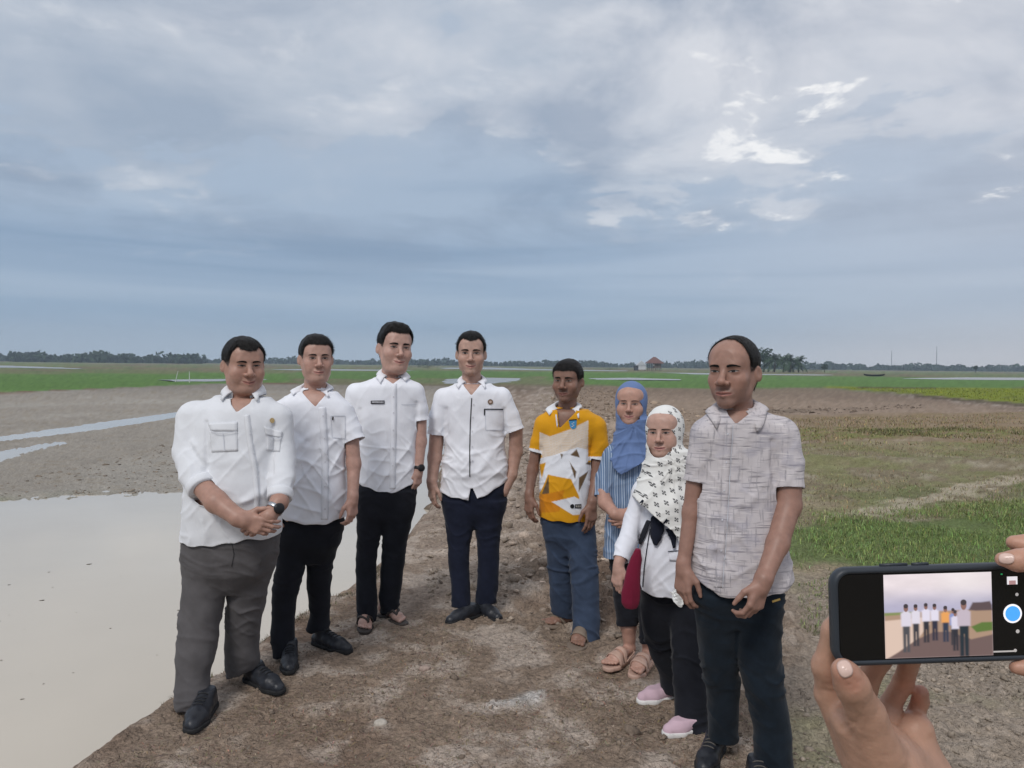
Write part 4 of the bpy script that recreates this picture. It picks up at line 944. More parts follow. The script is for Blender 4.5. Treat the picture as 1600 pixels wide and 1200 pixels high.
    # ---- trousers
    def trousers(s, hips, legs, mt, hems=None, ratio=0.78, hr=0.56, h=0.0066, amp=0.004, seed=1, name='trousers', top=None, knee=None, feet=None, k=0.004):
        (hy, hl_, hr_) = hips[-1][:3]; hips = [(r[0], r[1] + 4 * (k_ == 0), r[2] - 4 * (k_ == 0)) for k_, r in enumerate(hips)] + [(hy + 0.10 / s.m, hl_ * .75 + hr_ * .25, hl_ * .25 + hr_ * .75)]
        H_ = s.stations(hips, hr); L_ = []
        for i, lg in enumerate(legs):
            y0_, y1_ = lg[0][0], lg[-1][0]; db = 0.0
            if feet:
                toe, ang, fl = feet[i][:3]; o_, d_, _ = s.fdir(toe, ang, fl); db = (o_ + d_ * fl * 0.24)[1] - s.P(*[(lg[-1][1] + lg[-1][2]) / 2, y1_])[1]
            L_.append(s.stations([(r[0], r[1], r[2], ratio, db * ((r[0] - y0_) / (y1_ - y0_)) ** 1.1) for r in lg], ratio))
        A = np.array(H_ + L_[0] + L_[1]); zb = A[:, 0].min()
        F = Field((A[:, 1].min() - 0.16, A[:, 2].min() - 0.18, zb - 0.03), (A[:, 1].max() + 0.16, A[:, 2].max() + 0.18, A[:, 0].max() + 0.03), h)
        for i, lg in enumerate(L_):
            cap = None
            if hems:
                (x1, y1), (x2, y2) = hems[i]; p1, p2 = s.P(x1, y1), s.P(x2, y2); sl = (p2[2] - p1[2]) / (p2[0] - p1[0])
                cap = lambda X, p1=p1, sl=sl: p1[2] + sl * (X - p1[0])
            F.loft(lg, 0, k if i else 0.0, 2.2, caps=(cap, None))
        F.loft(H_, 0, 0.022, 2.4)
        B_ = Field(F.lo, F.lo + F.h * (F.n - 2), 0.014); B_.loft(H_, 0, 0.0, 2.2, grow=-0.02)      # hips and legs of the body inside
        for i, lg in enumerate(L_):
            g_ = sorted(lg, key=lambda t_: -t_[0]); tp, kn_ = np.array(g_[0][1:3] + (g_[0][0],)), np.array(g_[len(g_) // 2][1:3] + (g_[len(g_) // 2][0],)); an_ = np.array(g_[-1][1:3] + (g_[-1][0] + 0.09,))
            if feet and feet[i][-1] == 'bare':
                o_, d_, _ = s.fdir(*feet[i][:3]); an_ = o_ + d_ * feet[i][2] * 0.16 + np.array([0, 0, 0.12])
            B_.cone(tp, kn_, min(0.065, g_[0][3] * .7), 0.040, 0.01)
            if feet and feet[i][-1] == 'bare': B_.cone(kn_, an_, 0.040, 0.034, 0.01)
            else:
                for a_, b_ in zip(g_[len(g_) // 2:-2], g_[len(g_) // 2 + 1:-2]): B_.cone(np.array(a_[1:3] + (a_[0],)), np.array(b_[1:3] + (b_[0],)), 0.036, 0.030, 0.01)
            s.knees = getattr(s, 'knees', []) + [kn_]
        bv_, bq_ = B_.mesh(); s.skin_add(bv_, bq_)
        V, Q = F.mesh(); V = relax(V, Q, 2, 0.4); N_ = normals(V, Q); x, y, z = (V - s.o).T
        zk = (A[:, 0].max() - zb) * 0.48 + zb - s.o[2]; kn = np.exp(-((z - zk) / 0.09) ** 2); an = np.exp(-((z - (zb - s.o[2]) - 0.03) / 0.07) ** 2); cr_ = np.exp(-((z - (A[:, 0].max() - s.o[2]) + 0.17) / 0.10) ** 2)
        rg = 1 - np.abs(vnoise(np.stack([x * 7 + z * 5, y * 7, z * 24 + 3 * vnoise(V * 6, seed)], 1), seed)); rd = 1 - np.abs(vnoise(np.stack([(x + z) * 12, y * 6, (z - x) * 4], 1), seed + 4))
        dis = amp * (rg ** 4 * (1.6 * kn + 2.0 * an + 1.0 * cr_ + 0.25) + 0.9 * rd ** 4 - 0.7) + 0.8 * amp * fbm(V * 8, 3, seed)
        V = V + N_ * dis[:, None]
        ob = link(name, mesh_np(name, V, Q, True), mt, s.root, s.o); s.trees[name] = bvh(V, Q); s.tr_ob = ob
        return ob
    # ---- feet
    def fdir(s, toe, ang, L, dz=0.0):
        t = gnd(toe[0], toe[1], s.z0 + dz); a = math.radians(ang); d = np.array([math.sin(a), -math.cos(a), 0.0]); return t - d * L, d, np.array([d[1], -d[0], 0.0])
    def shoe(s, toe, ang, L=0.28, w=1.0, mt=None, msole=None, dz=0.0, high=0.10, sole_h=0.022, flat=0.0, laces=None):
        o, d, v = s.fdir(toe, ang, L, dz); up = np.array([0, 0, 1.0]); p = lambda u, l, z: o + d * u * L + v * l + up * z; k_ = L / 0.28
        F = Field(np.minimum(o, o + d * L) - (0.07, 0.07, 0.03), np.maximum(o, o + d * L) + (0.07, 0.07, 0.18), 0.0042); z0 = o[2]
        F.cone(p(.12, 0, .036), p(.40, 0, .044), .035 * w, .038 * w, 0.0); F.cone(p(.40, 0, .044), p(.68, 0, .030), .038 * w, .043 * w, .01)
        F.cone(p(.68, 0, .030), p(.885, 0, .024 - flat), .043 * w, .030 * w, .01); F.cone(p(.20, 0, .05), p(.24, 0, high), .037 * w, .038 * w, .012); F.cone(p(.30, 0, .07), p(.62, 0, .038), .030 * w, .030 * w, .015)
        F.d = np.maximum(F.d, (z0 + 0.010) - F.ax[2][None, None, :]); F.d = np.maximum(F.d, F.ax[2][None, None, :] - (z0 + high + 0.02))
        V, Q = F.mesh(); V = relax(V, Q, 1, 0.4); V = V + normals(V, Q) * (0.0022 * fbm(V * 45, 3, 4))[:, None]
        so = link('shoe', mesh_np('shoe', V, Q, True), mt or M_shoe, s.root, s.o)
        G = Field(np.minimum(o, o + d * L) - (0.07, 0.07, 0.02), np.maximum(o, o + d * L) + (0.07, 0.07, 0.05), 0.004); z1 = z0 + sole_h
        for a_, b_, r1, r2 in ((.13, .45, .040, .038), (.45, .70, .038, .047), (.70, .88, .047, .035)): G.cone(p(a_, 0, .012), p(b_, 0, .012), r1 * w, r2 * w, .01)
        zz_ = G.ax[2][None, None, :]; G.d = np.maximum(G.d, np.maximum(zz_ - z1, z0 - zz_)); V2, Q2 = G.mesh(); V2 = relax(V2, Q2, 1, 0.3)
        link('sole', mesh_np('sole', V2, Q2, True), msole or M_sole, so, s.o)
        if laces is not None:
            tr = bvh(V, Q)
            for i in range(4):
                u = .40 + .075 * i; mb = MB(); pts = []
                for l in np.linspace(-0.022, 0.022, 7):
                    r = tr.ray_cast(Vector(p(u + 0.01 * (i % 2), l, 0.2)), Vector((0, 0, -1)))
                    if r[0] is not None: pts.append(np.array(r[0]) + up * 0.002)
                if len(pts) > 2: mb.tube(pts, 0.0028, 5); mb.build('lace', laces, so, True, s.o)
        return so, p
    def barefoot(s, toe, ang, L=0.245, w=1.0, dz=0.0, lift=0.016, shin=None, shin_r=(0.034, 0.05)):
        o, d, v = s.fdir(toe, ang, L, dz); up = np.array([0, 0, 1.0]); p = lambda u, l, z: o + d * u * L + v * l * w + up * (z + lift)
        top_ = shin if shin is not None else p(.15, 0, .13)
        pts = np.array([o, o + d * L, top_]); F = Field(pts.min(0) - 0.07, pts.max(0) + 0.07, 0.0034)
        F.cone(p(.10, 0, .028), p(.45, 0, .032), .028, .026, 0); F.cone(p(.45, 0, .034), p(.70, 0.004, .020), .027, .024, .02); F.cone(p(.45, 0, .026), p(.70, -0.022, .016), .020, .017, .02); F.cone(p(.45, 0, .028), p(.72, .02, .018), .022, .019, .02)
        F.cone(p(.14, 0, .05), p(.16, 0, .10), .030, .030, .02); F.cone(p(.16, 0, .10), top_, .031, shin_r[1] if shin is not None else .030, .02)
        sg = 1 if ang < 0 else 1
        for i, (l, u0, u1, r) in enumerate(((.030, .70, .96, .0125), (.011, .72, .95, .0085), (-.004, .72, .92, .008), (-.017, .70, .88, .0078), (-.029, .67, .83, .0075))):
            l = l * s.side; F.cone(p(u0, l, .016), p(u1, l * 1.05, .011), r, r * 0.95, .003)
        F.d = np.maximum(F.d, (o[2] + lift * 0.9) - F.ax[2][None, None, :]); V, Q = F.mesh(); V = relax(V, Q, 1, .3); s.skin_add(V, Q); s.ftree = bvh(V, Q); return p
    def sole(s, toe, ang, L, mt, w=1.0, dz=0.0, h=0.018, name='sandal', heel=0.0):
        o, d, v = s.fdir(toe, ang, L, dz); up = np.array([0, 0, 1.0]); p = lambda u, l, z: o + d * u * L + v * l + up * z
        G = Field(np.minimum(o, o + d * L) - (0.08, 0.08, 0.02), np.maximum(o, o + d * L) + (0.08, 0.08, 0.07), 0.004)
        for a_, b_, r1, r2 in ((.13, .45, .037, .036), (.45, .72, .036, .047), (.72, .87, .047, .038)): G.cone(p(a_, 0, .01), p(b_, 0, .01), r1 * w, r2 * w, .01)
        zz_ = G.ax[2][None, None, :]; uu = ((G.ax[0][:, None, None] - o[0]) * d[0] + (G.ax[1][None, :, None] - o[1]) * d[1]) / L
        G.d = np.maximum(G.d, np.maximum(zz_ - (o[2] + h + heel * sss(.55, .2, uu)), o[2] - zz_)); V2, Q2 = G.mesh(); V2 = relax(V2, Q2, 1, .3)
        return link(name, mesh_np(name, V2, Q2, True), mt, s.root, s.o), p
    def strap(s, pts, r, mt, parent, flat=None, name='strap'):
        mb = MB(); mb.tube(pts, r, 8); return mb.build(name, mt, parent, True, s.o)
    def band(s, p, u0, u1, half, mt, parent, lift=0.0, off=0.004):
        """broad sandal strap over the foot between u0 and u1"""
        V = []; F_ = []; n = 13; m_ = 5
        for j in range(m_):
            u = u0 + (u1 - u0) * j / (m_ - 1)
            for i in range(n):
                a = math.pi * i / (n - 1); l = half * math.cos(a) * 1.08; base = p(u, l, 0.0)
                r = s.ftree.ray_cast(Vector(p(u, l * 0.86, 0.3)), Vector((0, 0, -1)))
                z = max(r[0][2] + off if r[0] is not None else base[2], base[2] + 0.002); q = np.array([base[0], base[1], z if 0 < i < n - 1 else base[2] - 0.012]); V.append(q)
        for j in range(m_ - 1):
            for i in range(n - 1): a = j * n + i; F_.append((a, a + 1, a + n + 1, a + n))
        return put('strap', (V, F_), mt, parent, s.o, 0.003)
    def watch(s, a, b, r, mband, mface, face_dir, rf=0.021):
        a = np.asarray(a, float); b = np.asarray(b, float); e = (b - a) / np.linalg.norm(b - a); c = (a + b) / 2
        u = np.cross(e, (0.3, 0.5, 0.8)); u /= np.linalg.norm(u); v = np.cross(e, u); n = 24; V = []; F_ = []
        for k in range(n):
            t = 2 * math.pi * k / n; dr = math.cos(t) * u + math.sin(t) * v
            V += [c + dr * r - e * .010, c + dr * (r + .003) - e * .009, c + dr * (r + .003) + e * .009, c + dr * r + e * .010]
        for k in range(n):
            for j in range(3): F_.append((k * 4 + j, ((k + 1) % n) * 4 + j, ((k + 1) % n) * 4 + j + 1, k * 4 + j + 1))
        wo = put('wristwatch', (V, F_), mband, s.root, s.o)
        fd = np.asarray(face_dir, float); fd = fd - e * (fd @ e); fd /= np.linalg.norm(fd); g = np.cross(e, fd); mb = MB(); pts = [c + fd * (r + .001), c + fd * (r + .007), c + fd * (r + .009)]
        rings = []
        for p_, rr in ((c + fd * (r - .004), rf), (c + fd * (r + .007), rf), (c + fd * (r + .009), rf * .82)):
            rings.append([p_ + rr * (math.cos(6.2832 * k / 20) * e + math.sin(6.2832 * k / 20) * g) for k in range(20)])
        vs = sum(rings, []); fs = [(j * 20 + k, j * 20 + (k + 1) % 20, (j + 1) * 20 + (k + 1) % 20, (j + 1) * 20 + k) for j in range(2) for k in range(20)] + [tuple(40 + k for k in range(20))]
        put('watch_face', (vs, fs), mface, wo, s.o)
    def pocket(s, c4, mt, parent, tree='shirt'):
        o = put('pocket', patch(s.trees[tree], c4, 8, 8, 0.0014), mt, parent, s.o); c = list(c4)
        for a, b, w in ((c[0], c[1], 1.1), (c[1], c[2], .7), (c[3], c[2], .8), (c[0], c[3], .7)): s.rib(tree, [a, b], w, M_seam, o, 0.0032)
        return o
    def rib(s, tree, path, w, mt, parent, off=0.0022, name='seam', thick=0.0): return put(name, ribbon(s.trees[tree], path, w, off), mt, parent, s.o, thick)
    def buttons(s, tree, pts, parent, r=1.4, mt=None):
        for x, y in pts: put('button', disc(s.trees[tree], x, y, r, 0.005), mt or M_button, parent, s.o)
# ------------------------------------------------------------------ the eight people, left to right
LINE = [0.070, 0.071, 0.066, 0.048, 0.016, -0.012, 0.006, 0.016, -0.03, -0.062, -0.07]
def std_front(p, path, btn, w=7, tree='shirt', seam=M_seam):
    """button placket: raised strip with a stitched edge and buttons"""
    mt = p.shirt_ob.data.materials[0]
    pk = p.rib(tree, path, w, mt, p.shirt_ob, 0.0012, 'placket', 0.0008)
    e = [(x + w / 2, y) for x, y in path]; p.rib(tree, e, 0.8, seam, p.shirt_ob, 0.0040, 'seam')
    p.buttons(tree, btn, p.shirt_ob, 1.3)

# ---- 1: broad man in the off-white field shirt, hands clasped
def man1():
    p = Person('broad man in off-white pocketed shirt and grey trousers, hands clasped, nearest the water', 350, 3.6, 1088, (0.33, 0.195, 0.150))
    p.head(381, 525, 611, 0.26, dict(wide=1.13, jaw=1.1, fat=1.0, nose=1.2, eye=0.60, smile=1.0, neck=1.22, stubble=0.12, look=0.001), (381, 640, 0.03), pitch=0.06, dd=0.0, hair=dict(line=[0.066, 0.072, 0.084, 0.060, 0.018, -0.004, 0.008, 0.016, -0.03, -0.06, -0.07], thick=0.008, top=0.004, quiff=0.004))
    rows = [(622, 342, 420, 0.72), (636, 312, 436, 0.66), (660, 302, 441, 0.70), (700, 298, 440, 0.72, -0.01), (750, 293, 441, 0.74, -0.02), (795, 289, 440, 0.74, -0.02), (842, 285, 436, 0.70, -0.01), (862, 285, 436, 0.70, -0.01)]
    ls = [(306, 655, 0.0, 30), (298, 705, -0.04, 27), (306, 742, -0.12, 23), (318, 764, -0.17, 20)]
    rs = [(432, 655, 0.0, 26), (440, 705, -0.03, 21), (441, 748, -0.10, 19), (437, 779, -0.16, 16)]
    L1 = [(862, 288, 375), (880, 289, 372), (930, 287, 350), (970, 282, 340), (1015, 278, 337), (1054, 276, 326), (1078, 274, 328), (1095, 276, 326)]
    L2 = [(862, 352, 434), (880, 356, 429), (910, 357, 420), (964, 353, 408), (1000, 352, 404), (1030, 352, 406), (1054, 354, 400), (1075, 356, 398)]
    sh = p.shirt('shirt', rows, (ls, rs), [(260, 838), (287, 840), (330, 842), (370, 838), (400, 832), (436, 834), (470, 834)], (382, 628, 0.02), M_cream, v=[(366, 612), (405, 612), (401, 628), (385, 642), (374, 630)], slope=(15, 15), amp=0.0032, seed=3, ex=2.3, neck_r=0.066,
                 fold_lines=[(338, 680, 318, 740, -6, 5), (322, 660, 322, 735, -9, 3), (428, 665, 425, 740, -8, 3), (300, 690, 322, 722, 5, 4), (292, 705, 318, 735, 5, 4), (400, 720, 424, 690, 4, 6), (345, 725, 390, 715, 3, 8), (380, 785, 400, 770, 7, 6)])
    p.collar((382, 604, 0.015), 0.071, 0.072, M_cream, sh, p.trees['shirt'], gap=0.55, flap=0.05, point=0.022, lift=0.022, drop=0.030, spread=0.02, yaw=0.12)
    std_front(p, [(385, 648), (390, 690), (398, 730), (402, 780), (398, 832)], [(391, 678), (396, 708), (403, 745), (401, 775)], 9)
    for c4, fl in (([(327, 672), (371, 669), (372, 705), (331, 707)], [(326, 662), (371, 659), (371, 674), (349, 678), (330, 673)]), ([(416, 678), (440, 684), (437, 706), (417, 704)], [(412, 666), (441, 675), (440, 684), (427, 687), (415, 680)])):
        pk = put('pocket', patch(p.trees['shirt'], c4, 8, 8, 0.002), M_cream, sh, p.o, 0.0012)
        a, b, c, d, e = fl; put('pocket_flap', patch(p.trees['shirt'], [a, b, c, e], 8, 4, 0.005), M_cream, pk, p.o, 0.003)
        p.rib('shirt', [e, d, c], 1.0, M_seam, pk, 0.0115); p.rib('shirt', [((c4[0][0] + c4[1][0]) / 2, c4[0][1] + 3), ((c4[3][0] + c4[2][0]) / 2, c4[2][1])], 0.9, M_seam, pk, 0.0075)
    put('badge', disc(p.trees['shirt'], 425, 657, 4.0, 0.004), mat('gold_badge', (0.42, 0.30, 0.14), 0.4, var=0.5, vscale=300), sh, p.o)
    put('epaulette', ribbon(p.trees['shirt'], [(300, 622), (318, 613), (338, 607)], 8, 0.004), M_cream, sh, p.o, 0.003)
    for a, b in ((ls, 24), (rs, 20)):                                # rolled cuffs
        q = p.P(*a[-1][:3]); r = p.P(*a[-2][:3]); e = (r - q) / np.linalg.norm(r - q); mb = MB(); rr = a[-1][3] * p.m
        mb.tube([q + e * .002, q - e * .004, q + e * 0.004, q + e * .03, q + e * .042, q + e * .038], [rr * .9, rr + .004, rr + .009, rr + .010, rr + .007, rr * .9], 28, False); mb.build('cuff', M_cream, sh, True, p.o)
    p.arm([(312, 754, -0.15, 16), (338, 784, -0.225, 16), (372, 809, -0.265, 12.5)], dict(d=(0.9, -0.05, -0.30), n=(0.15, 0.95, -0.1), t=(0.3, -0.1, 0.9), L=0.185, curl=(0.25, 0.55, 0.45), thumb=(0.75, 0.35, 0.15)))
    p.arm([(440, 765, -0.13, 13), (436, 785, -0.19, 12.5), (421, 806, -0.24, 10.5)], dict(d=(-0.75, -0.10, -0.45), n=(-0.1, 0.9, -0.3), t=(-0.5, -0.2, 0.7), L=0.17, curl=(0.5, 0.7, 0.5), thumb=(0.7, 0.3, 0.3)))
    p.watch(p.P(433, 790, -0.205), p.P(425, 800, -0.228), 0.036, M_steel, M_watch, (0.5, -0.8, -0.1), 0.024)
    p.trousers([(800, 296, 425), (838, 288, 433), (862, 288, 433), (890, 290, 425)], [L1, L2], M_grey, [((274, 1086), (328, 1080)), ((354, 1068), (404, 1050))], ratio=0.92, hr=0.72, amp=0.0055, seed=4, feet=(((297,1148),5,.285), ((441,1086),52,.285)))
    p.rib('trousers', [(362, 846), (366, 866), (362, 885)], 1.2, M_sole, p.tr_ob, 0.002)
    p.shoe((297, 1148), 5, 0.285, 1.15, laces=M_sole, high=0.085); p.shoe((441, 1086), 52, 0.285, 1.08, laces=M_sole, high=0.085)
    p.finish()
man1()

# ---- 2: man in the crumpled white shirt
def man2():
    p = Person('man in crumpled open-collar white shirt with dark oiled hair, black trousers and shoes', 485, 4.08, 1022, (0.37, 0.225, 0.180))
    p.head(494, 522, 595, 0.16, dict(wide=1.10, jaw=1.08, fat=0.5, nose=1.15, eye=0.75, smile=0.5, neck=1.05, brow=0.9), (491, 628, 0.03), hair=dict(line=[0.072, 0.072, 0.074, 0.060, 0.022, -0.002, 0.010, 0.018, -0.03, -0.06, -0.07], thick=0.010, top=0.006, quiff=0.007, flow='side'))
    rows = [(612, 462, 527, 0.7), (626, 440, 541, 0.62), (645, 430, 546, 0.58), (680, 431, 543, 0.60), (720, 434, 541, 0.62, -0.01), (760, 436, 541, 0.66, -0.015), (810, 438, 541, 0.66, -0.01), (826, 438, 541, 0.66, -0.01)]
    ls = [(436, 646, 0.0, 20), (428, 690, 0.0, 17)]
    rs = [(534, 646, 0.0, 21), (548, 672, -0.01, 18), (554, 689, -0.02, 16.5)]
    sh = p.shirt('shirt', rows, (ls, rs), [(415, 798), (438, 801), (470, 809), (500, 813), (520, 811), (541, 805), (570, 803)], (492, 617, 0.02), M_white, v=[(466, 600), (520, 603), (517, 612), (501, 634), (478, 612)], amp=0.0058, seed=12, neck_r=0.062,
                 fold_lines=[(470, 690, 510, 670, 6, 5), (455, 670, 480, 690, -6, 4), (478, 660, 472, 700, 5, 4), (520, 735, 541, 700, 5, 5), (440, 760, 490, 745, 5, 6), (500, 700, 530, 720, 4, 5), (541, 690, 541, 740, -7, 3)])
    p.collar((491, 606, 0.02), 0.067, 0.066, M_white, sh, p.trees['shirt'], gap=0.75, flap=0.045, point=0.012, lift=0.030, drop=0.030, spread=0.022)
    std_front(p, [(503, 636), (506, 680), (508, 730), (507, 812)], [(505, 650), (507, 685), (508, 722), (508, 760), (508, 795)], 11)
    p.pocket([(517, 650), (539, 650), (540, 685), (519, 684)], M_white, sh)
    p.rib('shirt', [(520, 651), (520, 656)], 2, M_dark, sh, 0.007, 'label_tab')
    p.arm([(549, 680, -0.015, 11.5), (553, 725, -0.03, 10.5), (551, 775, -0.08, 8)], dict(d=(0.02, -0.12, -1), n=(-0.85, 0.5, 0), t=(-0.45, -0.9, 0), L=0.165, curl=(0.35, 0.7, 0.5), thumb=(0.85, 0.15, 0.35)))
    p.arm([(428, 685, 0.0, 11.5), (426, 735, 0.0, 10.5), (432, 782, -0.05, 8)], dict(d=(0.1, -0.12, -1), n=(0.85, 0.5, 0), t=(0.45, -0.9, 0), L=0.165, curl=(0.35, 0.6, 0.5), thumb=(0.85, 0.15, 0.35)))
    L1 = [(815, 437, 488), (840, 433, 484), (880, 433, 476), (907, 429, 472), (933, 425, 464), (960, 425, 460), (987, 423, 461), (1020, 427, 461)]
    L2 = [(815, 478, 537), (840, 481, 532), (880, 480, 520), (907, 479, 517), (933, 481, 517), (960, 484, 516), (987, 478, 515), (1000, 477, 513)]
    p.trousers([(775, 444, 534), (795, 439, 537), (820, 437, 537), (850, 434, 530)], [L1, L2], M_black, [((424, 1022), (462, 1016)), ((477, 997), (515, 992))], ratio=0.95, seed=8, feet=(((451,1056),14,.28), ((549,1022),58,.285)))
    p.shoe((451, 1056), 14, 0.28, 1.0, high=0.09, laces=M_sole); p.shoe((549, 1022), 58, 0.285, 1.0, high=0.09, laces=M_sole)
    p.finish()
man2()

# ---- 3: tall man in neat white shirt with name tag
def man3():
    p = Person('tall man in neat white shirt with dark name tag, black trousers and flip-flops', 602, 4.7, 966, (0.39, 0.245, 0.200))
    p.head(617, 504, 580, 0.30, dict(wide=1.07, jaw=1.05, fat=0.35, nose=1.05, eye=0.66, smile=1.1, neck=1.0, brow=1.1), (611, 608, 0.03), roll=0.06, hair=dict(line=[0.072, 0.075, 0.077, 0.064, 0.025, 0.005, 0.012, 0.020, -0.02, -0.055, -0.065], thick=0.009, top=0.010, quiff=0.010, side=0.55))
    rows = [(590, 588, 636, 0.75), (602, 558, 655, 0.6), (620, 552, 656, 0.56), (660, 556, 654, 0.58), (700, 559, 651, 0.60), (735, 561, 651, 0.62), (765, 562, 651, 0.62), (780, 562, 651, 0.62)]
    ls = [(557, 615, 0.0, 17), (549, 650, 0.0, 15.5), (547, 668, 0.0, 14.5)]
    rs = [(647, 614, 0.0, 17), (655, 640, 0.0, 14.5), (657, 657, 0.0, 13.5)]
    sh = p.shirt('shirt', rows, (ls, rs), [(540, 750), (562, 753), (590, 762), (615, 766), (635, 760), (651, 750), (680, 748)], (612, 604, 0.02), M_white, v=[(596, 580), (634, 580), (631, 588), (618, 599), (604, 590)], amp=0.0036, seed=21, neck_r=0.058,
                 fold_lines=[(565, 680, 600, 700, 4, 6), (640, 700, 600, 745, 4, 6), (575, 735, 620, 745, 3, 6), (652, 630, 652, 665, -7, 3), (562, 640, 562, 690, -7, 3)])
    p.collar((613, 581, 0.015), 0.064, 0.064, M_white, sh, p.trees['shirt'], gap=0.55, flap=0.052, point=0.034, lift=0.026, drop=0.030, spread=0.024, yaw=0.2)
    std_front(p, [(615, 600), (615, 650), (614, 700), (613, 764)], [(615, 620), (615, 645), (615, 672), (614, 700), (614, 728)], 9)
    tg = put('name_tag', patch(p.trees['shirt'], [(580, 626), (601, 625.5), (601, 630.5), (580, 631)], 8, 2, 0.007), mat('name_tag', (0.035, 0.035, 0.045), 0.4, var=0), sh, p.o, 0.002)
    for i in range(9): put('letter', patch(p.trees['shirt'], [(582 + 2 * i, 627.3), (583.3 + 2 * i, 627.2), (583.3 + 2 * i, 629.2), (582 + 2 * i, 629.3)], 1, 1, 0.0098), M_button, tg, p.o)
    
    p.rib('shirt', [(627, 632), (652, 632)], 0.8, M_seam, sh, 0.004)
    p.arm([(657, 650, 0.0, 9.8), (657, 690, 0.0, 9.2), (654, 733, -0.03, 7)], dict(d=(-0.05, -0.1, -1), n=(-0.8, 0.6, 0), t=(-0.5, -0.85, 0), L=0.15, curl=(0.5, 0.8, 0.5), thumb=(0.85, 0.1, 0.35)))
    p.watch(p.P(655, 727, -0.028), p.P(654, 735, -0.033), 0.030, M_watch, M_watch, (0.55, -0.8, 0), 0.022)
    p.arm([(547, 660, 0.0, 9.8), (545, 700, 0.02, 9.2), (551, 745, 0.0, 7)], dict(d=(0.15, -0.1, -1), n=(0.8, 0.6, 0), t=(0.5, -0.85, 0), L=0.15, curl=(0.45, 0.7, 0.5), thumb=(0.85, 0.1, 0.35)))
    L1 = [(765, 561, 608), (800, 557, 602), (830, 558, 597), (853, 559, 591), (880, 556, 588), (907, 556, 588), (933, 557, 589), (965, 560, 587)]
    L2 = [(765, 600, 650), (800, 600, 647), (830, 598, 640), (853, 597, 634), (880, 595, 632), (907, 594, 629), (933, 592, 625), (960, 596, 622)]
    p.trousers([(722, 568, 645), (745, 563, 649), (775, 558, 650), (805, 557, 646)], [L1, L2], M_black, [((558, 966), (588, 962)), ((594, 958), (622, 948))], ratio=1.0, seed=15, feet=(((570,992),8,.25,'bare'), ((634,979),45,.25,'bare')))
    mr = mat('brown_rubber', (0.055, 0.045, 0.04), 0.7, var=0.2)
    for toe, ang, side in (((570, 992), 8, -1), ((634, 979), 45, 1)):
        p.side = side; so, pp = p.sole(toe, ang, 0.275, mr, 1.0, name='flip_flop'); f = p.barefoot((toe[0] - 1, toe[1] - 3), ang, 0.25)
        th = f(.76, .020 * side, .038); p.strap([th + np.array([0, 0, -.03]), th, f(.64, .026, .052), f(.54, .040, .036), f(.47, .046, -.008)], .0085, mr, so); p.strap([th, f(.64, -.018, .050), f(.54, -.036, .032), f(.47, -.044, -.008)], .0085, mr, so)
    p.finish()
man3()

